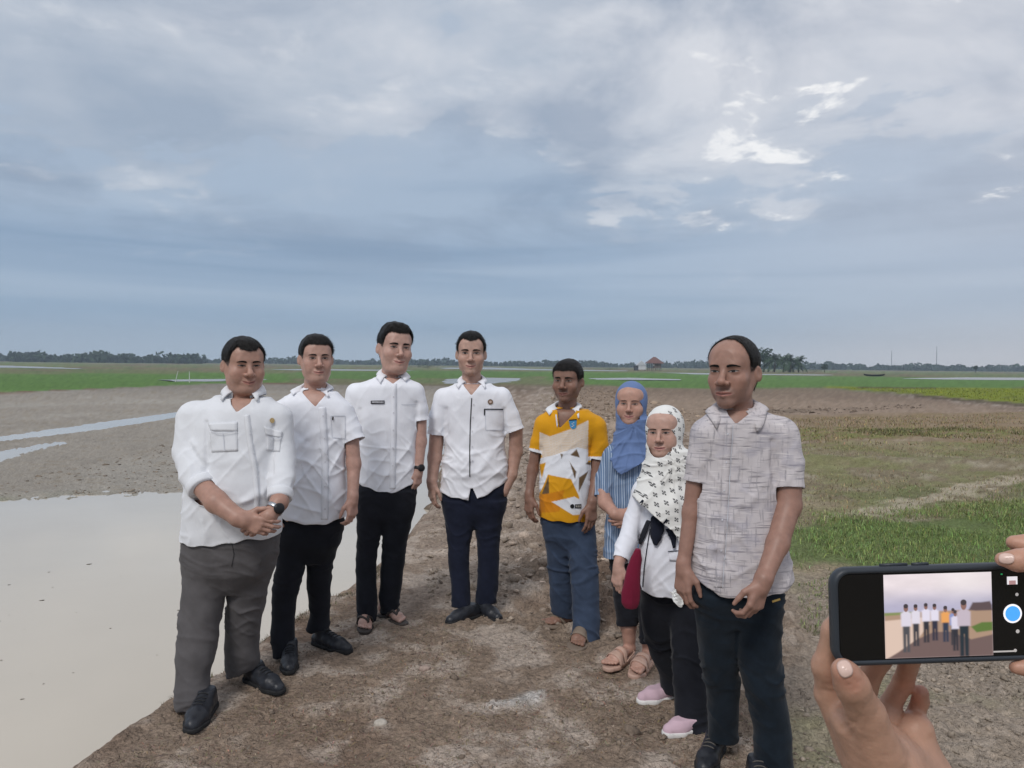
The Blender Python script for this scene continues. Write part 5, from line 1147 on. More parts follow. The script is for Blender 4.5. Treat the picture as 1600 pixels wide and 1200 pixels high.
# ---- 4: man in the middle with one hand in his pocket
def man4():
    p = Person('man in white shirt with dark-edged placket, one hand in his navy trouser pocket', 740, 4.83, 953, (0.38, 0.240, 0.190))
    p.head(736, 517, 585, -0.02, dict(wide=1.04, jaw=1.03, fat=0.15, nose=1.05, eye=0.92, smile=1.1, neck=1.0, brow=1.05), (738, 618, 0.03), hair=dict(line=[0.070, 0.078, 0.086, 0.068, 0.030, -0.005, 0.006, 0.016, -0.03, -0.06, -0.07], thick=0.010, top=0.005, quiff=0.003, len=1.2))
    rows = [(600, 712, 765, 0.75), (610, 696, 784, 0.62), (628, 687, 790, 0.56), (660, 692, 788, 0.58), (700, 695, 789, 0.60), (725, 691, 794, 0.62), (750, 689, 792, 0.62), (790, 687, 792, 0.62)]
    ls = [(694, 622, 0.0, 17), (686, 652, 0.0, 16), (683, 679, 0.0, 15)]
    rs = [(783, 621, 0.0, 17), (796, 650, 0.0, 16), (804, 673, 0.0, 15.5)]
    sh = p.shirt('shirt', rows, (ls, rs), [(660, 765), (690, 768), (725, 775), (734, 775), (738, 752), (747, 774), (765, 766), (791, 749), (820, 740)], (738, 613, 0.02), M_white, v=[(721, 588), (755, 588), (752, 600), (738, 617), (726, 602)], amp=0.0042, seed=33, neck_r=0.058,
                 fold_lines=[(700, 690, 735, 720, 6, 5), (695, 725, 735, 735, 6, 5), (785, 690, 745, 740, 6, 5), (790, 735, 750, 745, 7, 5), (695, 745, 730, 745, 5, 5), (697, 640, 698, 677, -8, 3), (788, 640, 789, 675, -8, 3), (750, 655, 780, 690, 4, 6)])
    p.collar((738, 591, 0.015), 0.063, 0.064, M_white, sh, p.trees['shirt'], gap=0.62, flap=0.052, point=0.03, lift=0.026, drop=0.030, spread=0.024)
    mk = mat('black_piping', (0.03, 0.03, 0.04), 0.8, var=0.5, vscale=120)
    p.rib('shirt', [(737, 622), (735, 660), (734, 700), (734, 745)], 1.6, mk, sh, 0.003, 'piping'); p.buttons('shirt', [(740, 632), (739, 652), (738, 674), (738, 698), (738, 720)], sh, 1.2)
    p.rib('shirt', [(756, 639.5), (786, 639.5)], 1.8, mk, sh, 0.004, 'pocket_edge'); p.rib('shirt', [(757, 639), (757, 649)], 2.0, M_watch, sh, 0.006, 'pen')
    p.pocket([(758, 641), (786, 641), (787, 672), (759, 672)], M_white, sh)
    bd = put('badge', disc(p.trees['shirt'], 766, 628, 4.2, 0.004), mat('brown_emblem', (0.16, 0.10, 0.06), 0.5, var=0.6, vscale=260), sh, p.o); put('emblem', disc(p.trees['shirt'], 766, 628, 2.0, 0.0055), mat('pale_emblem', (0.55, 0.42, 0.36), 0.6, var=0), bd, p.o)
    p.arm([(684, 672, 0.0, 12.5), (679, 715, 0.0, 10.5), (675, 752, -0.04, 8)], dict(d=(0.02, -0.12, -1), n=(0.8, 0.6, 0), t=(0.55, -0.85, 0), L=0.172, curl=(0.25, 0.45, 0.4), thumb=(0.9, 0.12, 0.3)))
    p.arm([(806, 668, 0.0, 11), (806, 705, 0.03, 10.5), (799, 742, 0.0, 8.5), (786, 768, -0.03, 9)], None)
    L1 = [(780, 689, 747), (805, 694, 744), (827, 697, 739), (848, 700, 734), (881, 700, 733), (913, 705, 735), (940, 707, 735)]
    L2 = [(780, 735, 793), (805, 740, 787), (827, 743, 783), (848, 746, 780), (881, 746, 780), (913, 745, 779), (942, 744, 774)]
    p.trousers([(722, 700, 785), (745, 694, 790), (770, 690, 793), (800, 694, 787)], [L1, L2], M_navy, [((706, 939), (736, 937)), ((743, 939), (774, 937))], ratio=0.95, seed=24, feet=(((698,977),-46,.255), ((782,973),38,.255)))
    p.shoe((698, 977), -46, 0.255, 1.0, high=0.07); p.shoe((782, 973), 38, 0.255, 1.0, high=0.07)
    p.finish()
man4()

# ---- 5: farmer in the yellow printed jersey
def man5():
    p = Person('moustached man in yellow and white printed polo jersey, loose blue trousers and sandals', 890, 4.5, 988, (0.195, 0.108, 0.078))
    p.head(887, 560, 627, -0.30, dict(wide=1.08, jaw=1.06, fat=0.25, nose=1.25, eye=0.72, smile=0.7, neck=1.0, brow=1.1, hairs=((-0.0575, 0.005, 0.024, 0.32),), stubble=0.25), (884, 664, 0.03), hair=dict(line=[0.058, 0.060, 0.060, 0.05, 0.02, -0.008, 0.008, 0.016, -0.03, -0.06, -0.07], thick=0.008, top=0.004, quiff=0.002))
    pxs = lambda pts: np.array([(p.P(x, y)[0], p.P(x, y)[2]) for x, y in pts])
    YE, WH, BR, OR, CR = (0.66, 0.31, 0.012), (0.74, 0.75, 0.79), (0.135, 0.085, 0.045), (0.60, 0.22, 0.012), (0.68, 0.52, 0.35)
    polys = [([(838, 672), (858, 680), (890, 668), (917, 655), (921, 700), (898, 697), (870, 708), (848, 716), (842, 700)], 'mesh'), ([(840, 716), (870, 706), (900, 696), (925, 702), (930, 800), (905, 790), (880, 795), (860, 785), (855, 740), (842, 770)], WH),
             ([(855, 738), (890, 744), (902, 770), (907, 800), (880, 795), (846, 810), (842, 772)], YE), ([(856, 740), (846, 768), (857, 772)], BR), ([(843, 770), (880, 760), (868, 810), (838, 816)], OR),
             ([(861, 779), (895, 771), (916, 783), (908, 797), (893, 797)], WH), ([(889, 708), (899, 699), (904, 712)], BR), ([(888, 718), (898, 733), (896, 745)], BR), ([(902, 742), (918, 733), (902, 764)], BR), ([(874, 706), (878, 706), (876, 714)], BR), ([(913, 722), (922, 716), (922, 726)], BR), ([(842, 725), (852, 720), (846, 745)], YE), ([(846, 797), (905, 789), (925, 800), (930, 830), (836, 830)], YE), ([(861, 779), (895, 771), (916, 783), (908, 799), (893, 799)], WH)]
    def colors(V):
        C_ = np.tile(YE, (len(V), 1)); x, z = V[:, 0], V[:, 2]; pxv, pyv = proj(V)
        body = V[:, 1] < p.o[1] + 0.03
        for pts, c in polys:
            sdv = sdpoly(x, z, pxs(pts)); m = sss(0.0022, -0.0022, sdv) * body
            if isinstance(c, str):
                lin = 0.5 + 0.5 * np.sin((z + 0.012 * np.sin(x * 25)) * 700); f = sss(0.25, 0.6, lin)[:, None]; cc = np.array(CR) * (1 - f * 0.55) + np.array(WH) * f * 0.55
            else: cc = np.array(c)
            C_ = C_ * (1 - m[:, None]) + cc * m[:, None]
        arm = (pxv < 843 - (pyv - 700) * 0.0) & (pyv < 712) | (pxv > 919) & (pyv < 722); C_[arm] = YE
        band = ((pxv < 847) & (np.abs(pyv - 705 - (pxv - 838) * 0.25) < 2.7)) | ((pxv > 917) & (np.abs(pyv - 716.5) < 3.0) & (pyv > 712)); C_[band] = WH
        return C_
    rows = [(640, 858, 918, 0.75), (650, 850, 932, 0.64), (668, 842, 932, 0.58), (700, 844, 924, 0.64), (750, 843, 923, 0.70, -0.01), (800, 842, 922, 0.70, -0.01), (830, 842, 922, 0.70)]
    ls = [(851, 663, 0.0, 16), (842, 690, 0.0, 13), (838, 706, 0.0, 11.5)]
    rs = [(930, 667, 0.0, 18), (936, 695, 0.0, 15), (932, 717, 0.0, 13)]
    M_j = cloth('jersey_knit', attr=True, rough=0.7)
    sh = p.shirt('shirt', rows, (ls, rs), [(815, 804), (842, 806), (880, 810), (912, 811), (950, 811)], (884, 648, 0.02), M_j, v=[(868, 628), (900, 628), (898, 642), (872, 668), (870, 650)], h=0.0046, amp=0.0028, seed=41, colors=colors, neck_r=0.060,
                 fold_lines=[(921, 700, 922, 750, -6, 3), (846, 700, 846, 740, -5, 3)])
    p.collar((884, 633, 0.015), 0.063, 0.064, cloth('white_knit', (0.74, 0.75, 0.78)), sh, p.trees['shirt'], gap=0.72, flap=0.048, point=0.02, lift=0.022, drop=0.030, spread=0.022, yaw=-0.15)
    p.rib('shirt', [(869, 648), (871, 667), (884, 655), (897, 643)], 2.2, M_button, sh, 0.004, 'placket_edge')
    bl = mat('blue_crest', (0.06, 0.27, 0.50), 0.6, var=0.25, vscale=200)
    cr_ = put('crest', patch(p.trees['shirt'], [(888.5, 657), (901, 656), (900, 668), (891, 668)], 5, 5, 0.003), bl, sh, p.o); put('crest_tip', patch(p.trees['shirt'], [(891, 668), (900, 668), (897, 670), (894, 670)], 3, 1, 0.003), bl, cr_, p.o)
    p.rib('shirt', [(889, 656.5), (901, 655.5)], 1.6, M_dark, cr_, 0.005); p.rib('shirt', [(897, 660), (893, 662), (897, 665), (893, 667)], 1.1, M_button, cr_, 0.005)
    put('print_mark', disc(p.trees['shirt'], 894, 791, 3.3, 0.003), M_watch, sh, p.o); pm = put('print_mark', patch(p.trees['shirt'], [(898, 788), (908, 787.5), (908, 794.5), (898, 794)], 3, 2, 0.003), M_watch, sh, p.o)
    for i in range(3): put('letter', patch(p.trees['shirt'], [(899.3 + 2.8 * i, 789.4), (901.2 + 2.8 * i, 789.3), (901.2 + 2.8 * i, 792.6), (899.3 + 2.8 * i, 792.7)], 1, 1, 0.0045), mat('print_white', (0.35, 0.33, 0.3), 0.7, var=0), pm, p.o)
    p.arm([(838, 700, 0.0, 8.5), (832, 735, 0.0, 8.5), (827, 772, -0.04, 6.5)], dict(d=(-0.02, -0.15, -1), n=(0.8, 0.6, 0), t=(0.5, -0.85, 0), L=0.17, curl=(0.3, 0.5, 0.4), thumb=(0.9, 0.12, 0.3)))
    p.arm([(932, 710, 0.0, 9), (931, 748, -0.02, 9), (925, 784, -0.10, 7)], dict(d=(-0.05, -0.2, -1), n=(-0.5, 0.85, 0), t=(-0.85, -0.5, 0), L=0.175, curl=(0.2, 0.35, 0.3), thumb=(0.9, 0.25, 0.25)))
    M_bl = cloth('blue_trouser_cloth', (0.040, 0.058, 0.098), var=0.2)
    L1 = [(812, 847, 892), (855, 852, 892), (905, 858, 896), (930, 857, 897), (955, 862, 897), (972, 864, 896)]
    L2 = [(812, 884, 929), (855, 887, 932), (905, 891, 935), (942, 894, 936), (980, 895, 937), (996, 894, 936)]
    p.trousers([(775, 850, 915), (795, 845, 922), (815, 846, 928), (840, 849, 930)], [L1, L2], M_bl, [((862, 966), (897, 976)), ((893, 990), (937, 994))], ratio=1.0, seed=31, amp=0.006, k=0.006, feet=(((848,980),-72,.25,'bare'), ((900,1017),-14,.255,'bare')))
    mr = mat('tan_rubber_sandal', (0.20, 0.155, 0.12), 0.75, var=0.2)
    p.side = 1; so, pp = p.sole((846, 982), -72, 0.28, mr, 0.95, name='flip_flop'); f = p.barefoot((848, 980), -72, 0.25); th = f(.76, .02, .038); p.strap([th + np.array([0, 0, -.03]), th, f(.62, .030, .052), f(.47, .045, -.005)], .009, mr, so); p.strap([th, f(.62, -.022, .048), f(.47, -.044, -.005)], .009, mr, so)
    p.side = -1; so, pp = p.sole((898, 1021), -14, 0.29, mr, 1.2, name='sandal', h=0.022); f = p.barefoot((900, 1017), -14, 0.255, lift=0.022, w=1.05); p.band(f, .42, .70, .046, mr, so)
    p.finish()
man5()
# ---- hijab: covering over head, neck and chest, with a face opening
def hijab(p, spec, mt, attr_uv=None, h=0.0048, seed=1, amp=0.004, hole=(0.0605, 0.088, -0.012), colors=None):
    """spec: rows of (py, xl, xr, ratio, dd) for the drape below the chin"""
    W = p.hW; R = p.hR; sc = p.hs
    st = p.stations(spec, 0.7); A = np.array(st)
    F = Field((A[:, 1].min() - 0.14, A[:, 2].min() - 0.2, A[:, 0].min() - 0.02), (A[:, 1].max() + 0.14, A[:, 2].max() + 0.2, max(A[:, 0].max(), p.ho[2] + 0.16) + 0.02), h)
    F.ell(W((0, 0.020, 0.030)), np.array((0.096, 0.112, 0.104)) * sc, R, k=0)
    F.ell(W((0, 0.000, -0.035)), np.array((0.088, 0.090, 0.104)) * sc, R, k=0.03)
    F.loft(st, 0, 0.05, 2.2)
    V, Q = F.mesh(); V = relax(V, Q, 2, 0.4)
    def fn(P):
        L_ = (P - p.ho) @ R / sc; a, b, zc = hole
        k = np.sqrt((L_[:, 0] / a) ** 2 + ((L_[:, 2] - zc) / b) ** 2); c = (1 - k) * a * sc
        c = np.minimum(c, (-0.02 - L_[:, 1]) * sc); return c
    lowfn = spec_low
    V, Q = cutaway(V, Q, fn)
    if lowfn is not None: V, Q = cutaway(V, Q, lowfn(p))
    V, Q = keep_main(V, Q); N_ = normals(V, Q); x, y, z = (V - p.o).T
    cz = (V - p.P(*spec_pin))
    rad = np.hypot(cz[:, 0], cz[:, 2]); ang = np.arctan2(cz[:, 0], -cz[:, 2])
    f1 = 1 - np.abs(vnoise(np.stack([ang * 5.5, rad * 5, 0 * x + seed], 1), seed)); f2 = 1 - np.abs(vnoise(np.stack([x * 4, y * 6, z * 26 + x * x * 60], 1), seed + 2))
    low = sss(p.ho[2] - 0.06, p.ho[2] - 0.16, V[:, 2]); dis = amp * (1.9 * f1 ** 3 * low + 1.2 * f2 ** 4 * low + 0.5 * fbm(V * 14, 3, seed) - 0.5)
    V = V + N_ * dis[:, None]
    ob = link('headscarf', mesh_np('headscarf', V, Q, True, colors(V) if colors else None), mt, p.root, p.o)
    md = ob.modifiers.new('thickness', 'SOLIDIFY'); md.thickness = 0.003; md.offset = -1
    p.trees['headscarf'] = bvh(V, Q); return ob
def cloth_pattern(m, build):
    """insert a colour pattern: build(node_tree, coords) -> colour socket, kept in front of the base colour variation"""
    t = m.node_tree; N = t.nodes; L = t.links; tc_ = N.new('ShaderNodeTexCoord'); c = build(t, N, L, tc_.outputs['Object'])
    rgb = [n for n in N if n.type == 'RGB'][0]
    for l in list(rgb.outputs[0].links): L.new(c, l.to_socket)
    return m
def nmath(N, L, op, a, b=None):
    n = N.new('ShaderNodeMath'); n.operation = op
    for i, v in enumerate((a, b)):
        if v is None: continue
        if isinstance(v, (int, float)): n.inputs[i].default_value = v
        else: L.new(v, n.inputs[i])
    return n.outputs[0]
def nmix(N, L, f, a, b):
    n = N.new('ShaderNodeMix'); n.data_type = 'RGBA'; L.new(f, n.inputs[0])
    for i, v in ((6, a), (7, b)):
        if isinstance(v, tuple): n.inputs[i].default_value = v + (1,)
        else: L.new(v, n.inputs[i])
    return n.outputs[2]

# ---- 6: woman in the blue headscarf and striped tunic
def woman6():
    global spec_low, spec_pin
    p = Person('smiling woman in plain blue headscarf and blue striped tunic, hands folded', 985, 4.02, 1036, (0.37, 0.215, 0.165))
    p.head(986, 596, 662, -0.12, dict(wide=1.14, jaw=1.0, fat=0.8, fem=1, nose=1.0, eye=0.72, smile=1.2, lip=(0.40, 0.16, 0.15), neck=0.95, brow=0.5, browz=0.001), (990, 692, 0.03), covered=True)
    M_s = cloth('blue_scarf', (0.130, 0.195, 0.370), rough=0.75)
    spec_low = lambda p: (lambda V: np.interp(V[:, 0], [p.P(x, y)[0] for x, y in LOW], [p.P(x, y)[2] for x, y in LOW]) + np.maximum(0, V[:, 1] - p.o[1]) * 0.6 - V[:, 2])
    LOW = [(930, 690), (950, 712), (957, 730), (966, 737), (978, 731), (992, 722), (1010, 712), (1030, 700)]; spec_pin = (990, 662, -0.05)
    hijab(p, [(654, 966, 1012, 1.05, -0.015), (672, 963, 1014, 0.95, -0.012), (695, 956, 1022, 0.72, -0.01), (720, 950, 1026, 0.68, -0.03), (752, 946, 1030, 0.66, -0.035)], M_s, seed=5, amp=0.0055, hole=(0.075, 0.086, -0.029))
    inner = p.hW([(x * 0.9, -0.052, z) for x, z in ((0.05 * math.cos(a), 0.045 + 0.03 * math.sin(a)) for a in np.linspace(0.1, math.pi - 0.1, 12))]); mb = MB(); mb.tube(list(inner), 0.006, 6); mb.build('under_cap', M_dark, p.root, True, p.o)
    def stripes(t, N, L, co):
        s = N.new('ShaderNodeSeparateXYZ'); L.new(co, s.inputs[0]); w = N.new('ShaderNodeTexNoise'); w.inputs['Scale'].default_value = 5; L.new(co, w.inputs['Vector'])
        u = nmath(N, L, 'ADD', nmath(N, L, 'MULTIPLY', s.outputs[0], 92.0), nmath(N, L, 'MULTIPLY', w.outputs['Fac'], 1.6)); f = nmath(N, L, 'FRACT', u)
        a = nmath(N, L, 'GREATER_THAN', f, 0.62); f2 = nmath(N, L, 'FRACT', nmath(N, L, 'MULTIPLY', u, 0.333)); b = nmath(N, L, 'GREATER_THAN', f2, 0.72)
        return nmix(N, L, nmath(N, L, 'MULTIPLY', b, 0.55), nmix(N, L, a, (0.125, 0.195, 0.320), (0.38, 0.45, 0.56)), (0.075, 0.12, 0.21))
    M_t = cloth_pattern(cloth('striped_cotton', (0.2, 0.3, 0.45)), stripes)
    rows = [(690, 960, 1022, 0.75), (700, 950, 1034, 0.64), (720, 947, 1038, 0.60), (760, 950, 1036, 0.66), (800, 949, 1036, 0.70), (840, 945, 1036, 0.70), (895, 941, 1036, 0.70)]
    ls = [(957, 716, 0.0, 17), (945, 748, -0.01, 15), (942, 776, -0.04, 13)]; rs = [(1030, 716, 0.0, 17), (1040, 750, 0.0, 15), (1040, 780, -0.04, 13)]
    p.shirt('tunic', rows, (ls, rs), [(920, 868), (942, 868), (990, 872), (1040, 868)], (990, 692, 0.02), M_t, amp=0.0042, seed=51, neck_r=0.055)
    p.arm([(942, 768, -0.04, 10.5), (946, 786, -0.08, 10), (961, 803, -0.17, 8)], dict(d=(0.75, -0.15, -0.25), n=(0.1, 0.95, 0), t=(0.2, -0.1, 0.95), L=0.155, curl=(0.3, 0.5, 0.4), thumb=(0.8, 0.25, 0.2)))
    p.arm([(1038, 770, -0.04, 10.5), (1025, 792, -0.10, 10), (998, 808, -0.17, 8)], dict(d=(-0.8, -0.12, -0.2), n=(-0.1, 0.95, 0), t=(-0.2, -0.1, 0.95), L=0.155, curl=(0.4, 0.5, 0.4), thumb=(0.8, 0.25, 0.2)))
    L1 = [(860, 950, 996), (917, 957, 997), (955, 961, 999), (978, 964, 997)]; L2 = [(860, 990, 1032), (917, 996, 1032), (960, 998, 1028), (998, 999, 1024)]
    t1, t2 = ((948, 1049), -42, 0.24, 'bare'), ((990, 1061), -30, 0.24, 'bare')
    p.trousers([(820, 950, 1034), (850, 948, 1034), (870, 950, 1032)], [L1, L2], M_black, [((960, 978), (1000, 977)), ((998, 1000), (1026, 996))], ratio=0.95, seed=52, feet=(t1, t2), k=0.006)
    mp = mat('pink_beige_sandal', (0.47, 0.31, 0.245), 0.5, var=0.12, vscale=30, spec=0.4)
    for (toe, ang, L_, _b), side, top in ((t1, 1, (981, 966)), (t2, -1, (1012, 986))):
        o_, d_, _ = p.fdir(toe, ang, L_); an = o_ + d_ * L_ * .15; dd = an[1] - p.D
        p.side = side; so, pp = p.sole((toe[0] - 2, toe[1] + 1), ang, 0.255, mp, 0.95, name='sandal', h=0.022, heel=0.018); p.barefoot(toe, ang, L_, 0.92, lift=0.026, shin=an + np.array([0, 0, .12]) + (p.knees[0 if side == 1 else 1] - an - np.array([0, 0, .12])) * .45, shin_r=(0.03, 0.046)); f = lambda u, l, z, o_=o_, d_=d_, L_=L_: o_ + d_ * u * L_ + np.array([d_[1], -d_[0], 0]) * l + np.array([0, 0, z + .026])
        p.band(f, .46, .56, .040, mp, so); p.band(f, .60, .76, .044, mp, so); p.strap([f(.5, .042, 0.0), f(.2, .040, .03), f(.06, 0, .045), f(.2, -.04, .03), f(.5, -.042, 0.0)], .004, mp, so)
    p.finish()
woman6()

# ---- 7: small woman in the patterned white headscarf and white jacket
def woman7():
    global spec_low, spec_pin
    p = Person('small woman in white patterned headscarf and white jacket, pink slip-on shoes', 1055, 3.43, 1118, (0.40, 0.250, 0.200))
    p.head(1038, 634, 712, -0.28, dict(wide=1.14, jaw=1.04, fat=1.0, fem=1, nose=1.05, eye=0.85, smile=0.3, lip=(0.42, 0.17, 0.16), neck=1.0, brow=0.6), (1045, 742, 0.03), covered=True, roll=-0.04)
    def motif(t, N, L, co):
        s = N.new('ShaderNodeSeparateXYZ'); L.new(co, s.inputs[0]); K = 27.0
        u = nmath(N, L, 'ADD', nmath(N, L, 'MULTIPLY', s.outputs[0], K), nmath(N, L, 'MULTIPLY', s.outputs[1], 11.0)); v = nmath(N, L, 'ADD', nmath(N, L, 'MULTIPLY', s.outputs[2], K * 0.96), nmath(N, L, 'MULTIPLY', s.outputs[0], 7.0))
        v = nmath(N, L, 'ADD', v, nmath(N, L, 'MULTIPLY', nmath(N, L, 'FLOOR', u), 0.5))
        a = nmath(N, L, 'ABSOLUTE', nmath(N, L, 'SUBTRACT', nmath(N, L, 'FRACT', u), 0.5)); b = nmath(N, L, 'ABSOLUTE', nmath(N, L, 'SUBTRACT', nmath(N, L, 'FRACT', v), 0.5))
        a2 = nmath(N, L, 'ABSOLUTE', nmath(N, L, 'SUBTRACT', a, 0.13)); b2 = nmath(N, L, 'ABSOLUTE', nmath(N, L, 'SUBTRACT', b, 0.13))
        dot = nmath(N, L, 'LESS_THAN', nmath(N, L, 'MAXIMUM', a2, b2), 0.088); cen = nmath(N, L, 'LESS_THAN', nmath(N, L, 'MAXIMUM', a, b), 0.07)
        return nmix(N, L, nmath(N, L, 'MAXIMUM', dot, cen), (0.76, 0.755, 0.73), (0.10, 0.10, 0.105))
    M_s = cloth_pattern(cloth('printed_white_scarf', (0.7, 0.7, 0.7), rough=0.7), motif)
    LOW = [(975, 755), (988, 772), (1004, 788), (1024, 806), (1040, 818), (1052, 838), (1056, 846), (1059, 815), (1062, 760), (1070, 735), (1085, 705), (1100, 690)]; spec_pin = (1052, 722, -0.08)
    spec_low = lambda p: (lambda V: np.interp(V[:, 0], [p.P(x, y)[0] for x, y in LOW], [p.P(x, y)[2] for x, y in LOW]) + np.maximum(0, V[:, 1] - p.o[1]) * 0.5 - V[:, 2])
    sc = hijab(p, [(702, 1014, 1078, 1.0, -0.015), (722, 1008, 1084, 0.92, -0.015), (748, 1000, 1090, 0.72, -0.02), (780, 990, 1092, 0.68, -0.045), (815, 984, 1094, 0.68, -0.05), (860, 984, 1094, 0.68, -0.05)], M_s, seed=9, amp=0.0055, hole=(0.073, 0.088, -0.028))
    M_tr = cloth('navy_scarf_trim', (0.012, 0.014, 0.025), var=0.15)
    M_w = cloth('white_jacket_cloth', (0.76, 0.77, 0.83))
    rows = [(738, 1012, 1078, 0.75), (750, 1000, 1094, 0.64), (775, 994, 1102, 0.62), (820, 998, 1100, 0.68, -0.01), (870, 1000, 1100, 0.74, -0.02), (925, 1000, 1104, 0.74, -0.01), (945, 1000, 1104, 0.74, -0.01)]
    ls = [(1007, 770, 0.0, 20), (992, 815, -0.01, 18), (978, 850, -0.06, 14), (970, 874, -0.10, 11.5)]; rs = [(1090, 770, 0.0, 20), (1102, 815, 0.0, 18), (1106, 850, -0.02, 14), (1106, 880, -0.05, 12)]
    sh = p.shirt('jacket', rows, (ls, rs), [(960, 918), (1003, 919), (1030, 922), (1053, 925), (1110, 926)], (1046, 742, 0.02), M_w, amp=0.0032, seed=61, neck_r=0.055, fold_lines=[(1003, 800, 1000, 850, -7, 4), (980, 835, 1000, 850, 5, 4)])
    tr = p.trees['jacket']
    p.rib('jacket', [(1016, 826), (1011, 860), (1007, 890), (1005, 917)], 1.5, M_tr, sh, 0.003, 'piping')
    fl = put('pocket_flap', patch(tr, [(1043, 861), (1066, 860), (1065, 877), (1046, 876)], 6, 5, 0.004), M_w, sh, p.o, 0.002); p.rib('jacket', [(1043, 861), (1067, 860)], 1.4, M_tr, fl, 0.008, 'piping')
    put('badge', disc(tr, 1058, 762, 3.4, 0.004), mat('pale_gold_badge', (0.55, 0.45, 0.28), 0.5, var=0.3), sh, p.o)
    # dark scarf border and hanging tie
    ht = p.trees['headscarf']
    p.rib('headscarf', [(987, 758), (990, 774), (1006, 787), (1024, 803), (1040, 815), (1050, 832)], [5, 6, 8, 10, 9, 6], M_tr, sc, 0.003, 'scarf_border')
    bt = BVHTree.FromPolygons((p.shV).tolist(), p.shQ.tolist())
    put('scarf_border', ribbon(bt, [(1082, 704), (1072, 716), (1062, 730), (1052, 744)], [16, 15, 14, 9], 0.010), M_tr, sc, p.o, 0.002)
    tie = put('scarf_tie', ribbon(bt, [(1026, 806), (1028, 824), (1026, 840), (1025, 852)], [14, 20, 18, 3], 0.012), M_tr, sc, p.o, 0.003)
    put('scarf_tie', ribbon(bt, [(1046, 824), (1051, 840), (1052, 856)], [14, 10, 4], 0.013), M_tr, sc, p.o, 0.003)
    p.arm([(980, 850, -0.06, 8.5), (970, 870, -0.10, 7.5), (967, 880, -0.11, 7)], dict(d=(-0.12, -0.15, -1), n=(0.8, 0.6, 0), t=(0.55, -0.85, 0), L=0.145, curl=(0.4, 0.6, 0.4), thumb=(0.9, 0.2, 0.3)))
    p.arm([(1106, 860, -0.03, 8.5), (1107, 884, -0.05, 7.5), (1107, 890, -0.05, 7)], dict(d=(0.0, -0.15, -1), n=(-0.8, 0.6, 0), t=(-0.55, -0.85, 0), L=0.145, curl=(0.4, 0.6, 0.4), thumb=(0.9, 0.2, 0.3)))
    L1 = [(915, 1001, 1058), (960, 1001, 1060), (985, 1003, 1060), (1020, 1014, 1064), (1060, 1030, 1070), (1100, 1032, 1074)]; L2 = [(915, 1048, 1104), (960, 1046, 1106), (1000, 1048, 1106), (1060, 1052, 1106), (1110, 1055, 1106), (1136, 1056, 1106)]
    t1, t2 = ((997, 1100), -68, 0.235), ((1037, 1152), -66, 0.24)
    p.trousers([(870, 1004, 1098), (900, 1002, 1102), (925, 1001, 1104)], [L1, L2], M_black, [((1030, 1098), (1075, 1108)), ((1054, 1132), (1108, 1140))], ratio=0.95, seed=62, feet=(t1, t2), amp=0.006, k=0.004)
    mk, ms = cloth('pink_shoe_fabric', (0.56, 0.40, 0.46), b=0.2), mat('white_rubber_sole', (0.72, 0.70, 0.68), 0.6, var=0.12)
    for toe, ang, L_ in (t1, t2):
        so, pp = p.shoe(toe, ang, L_, 0.95, mk, ms, high=0.045, sole_h=0.024)
        tri = [pp(.62, .004, .078 - .012), pp(.56, -.008, .078 - .006), pp(.68, -.010, .078 - .016)]
    p.finish()
    return p
P7 = woman7()

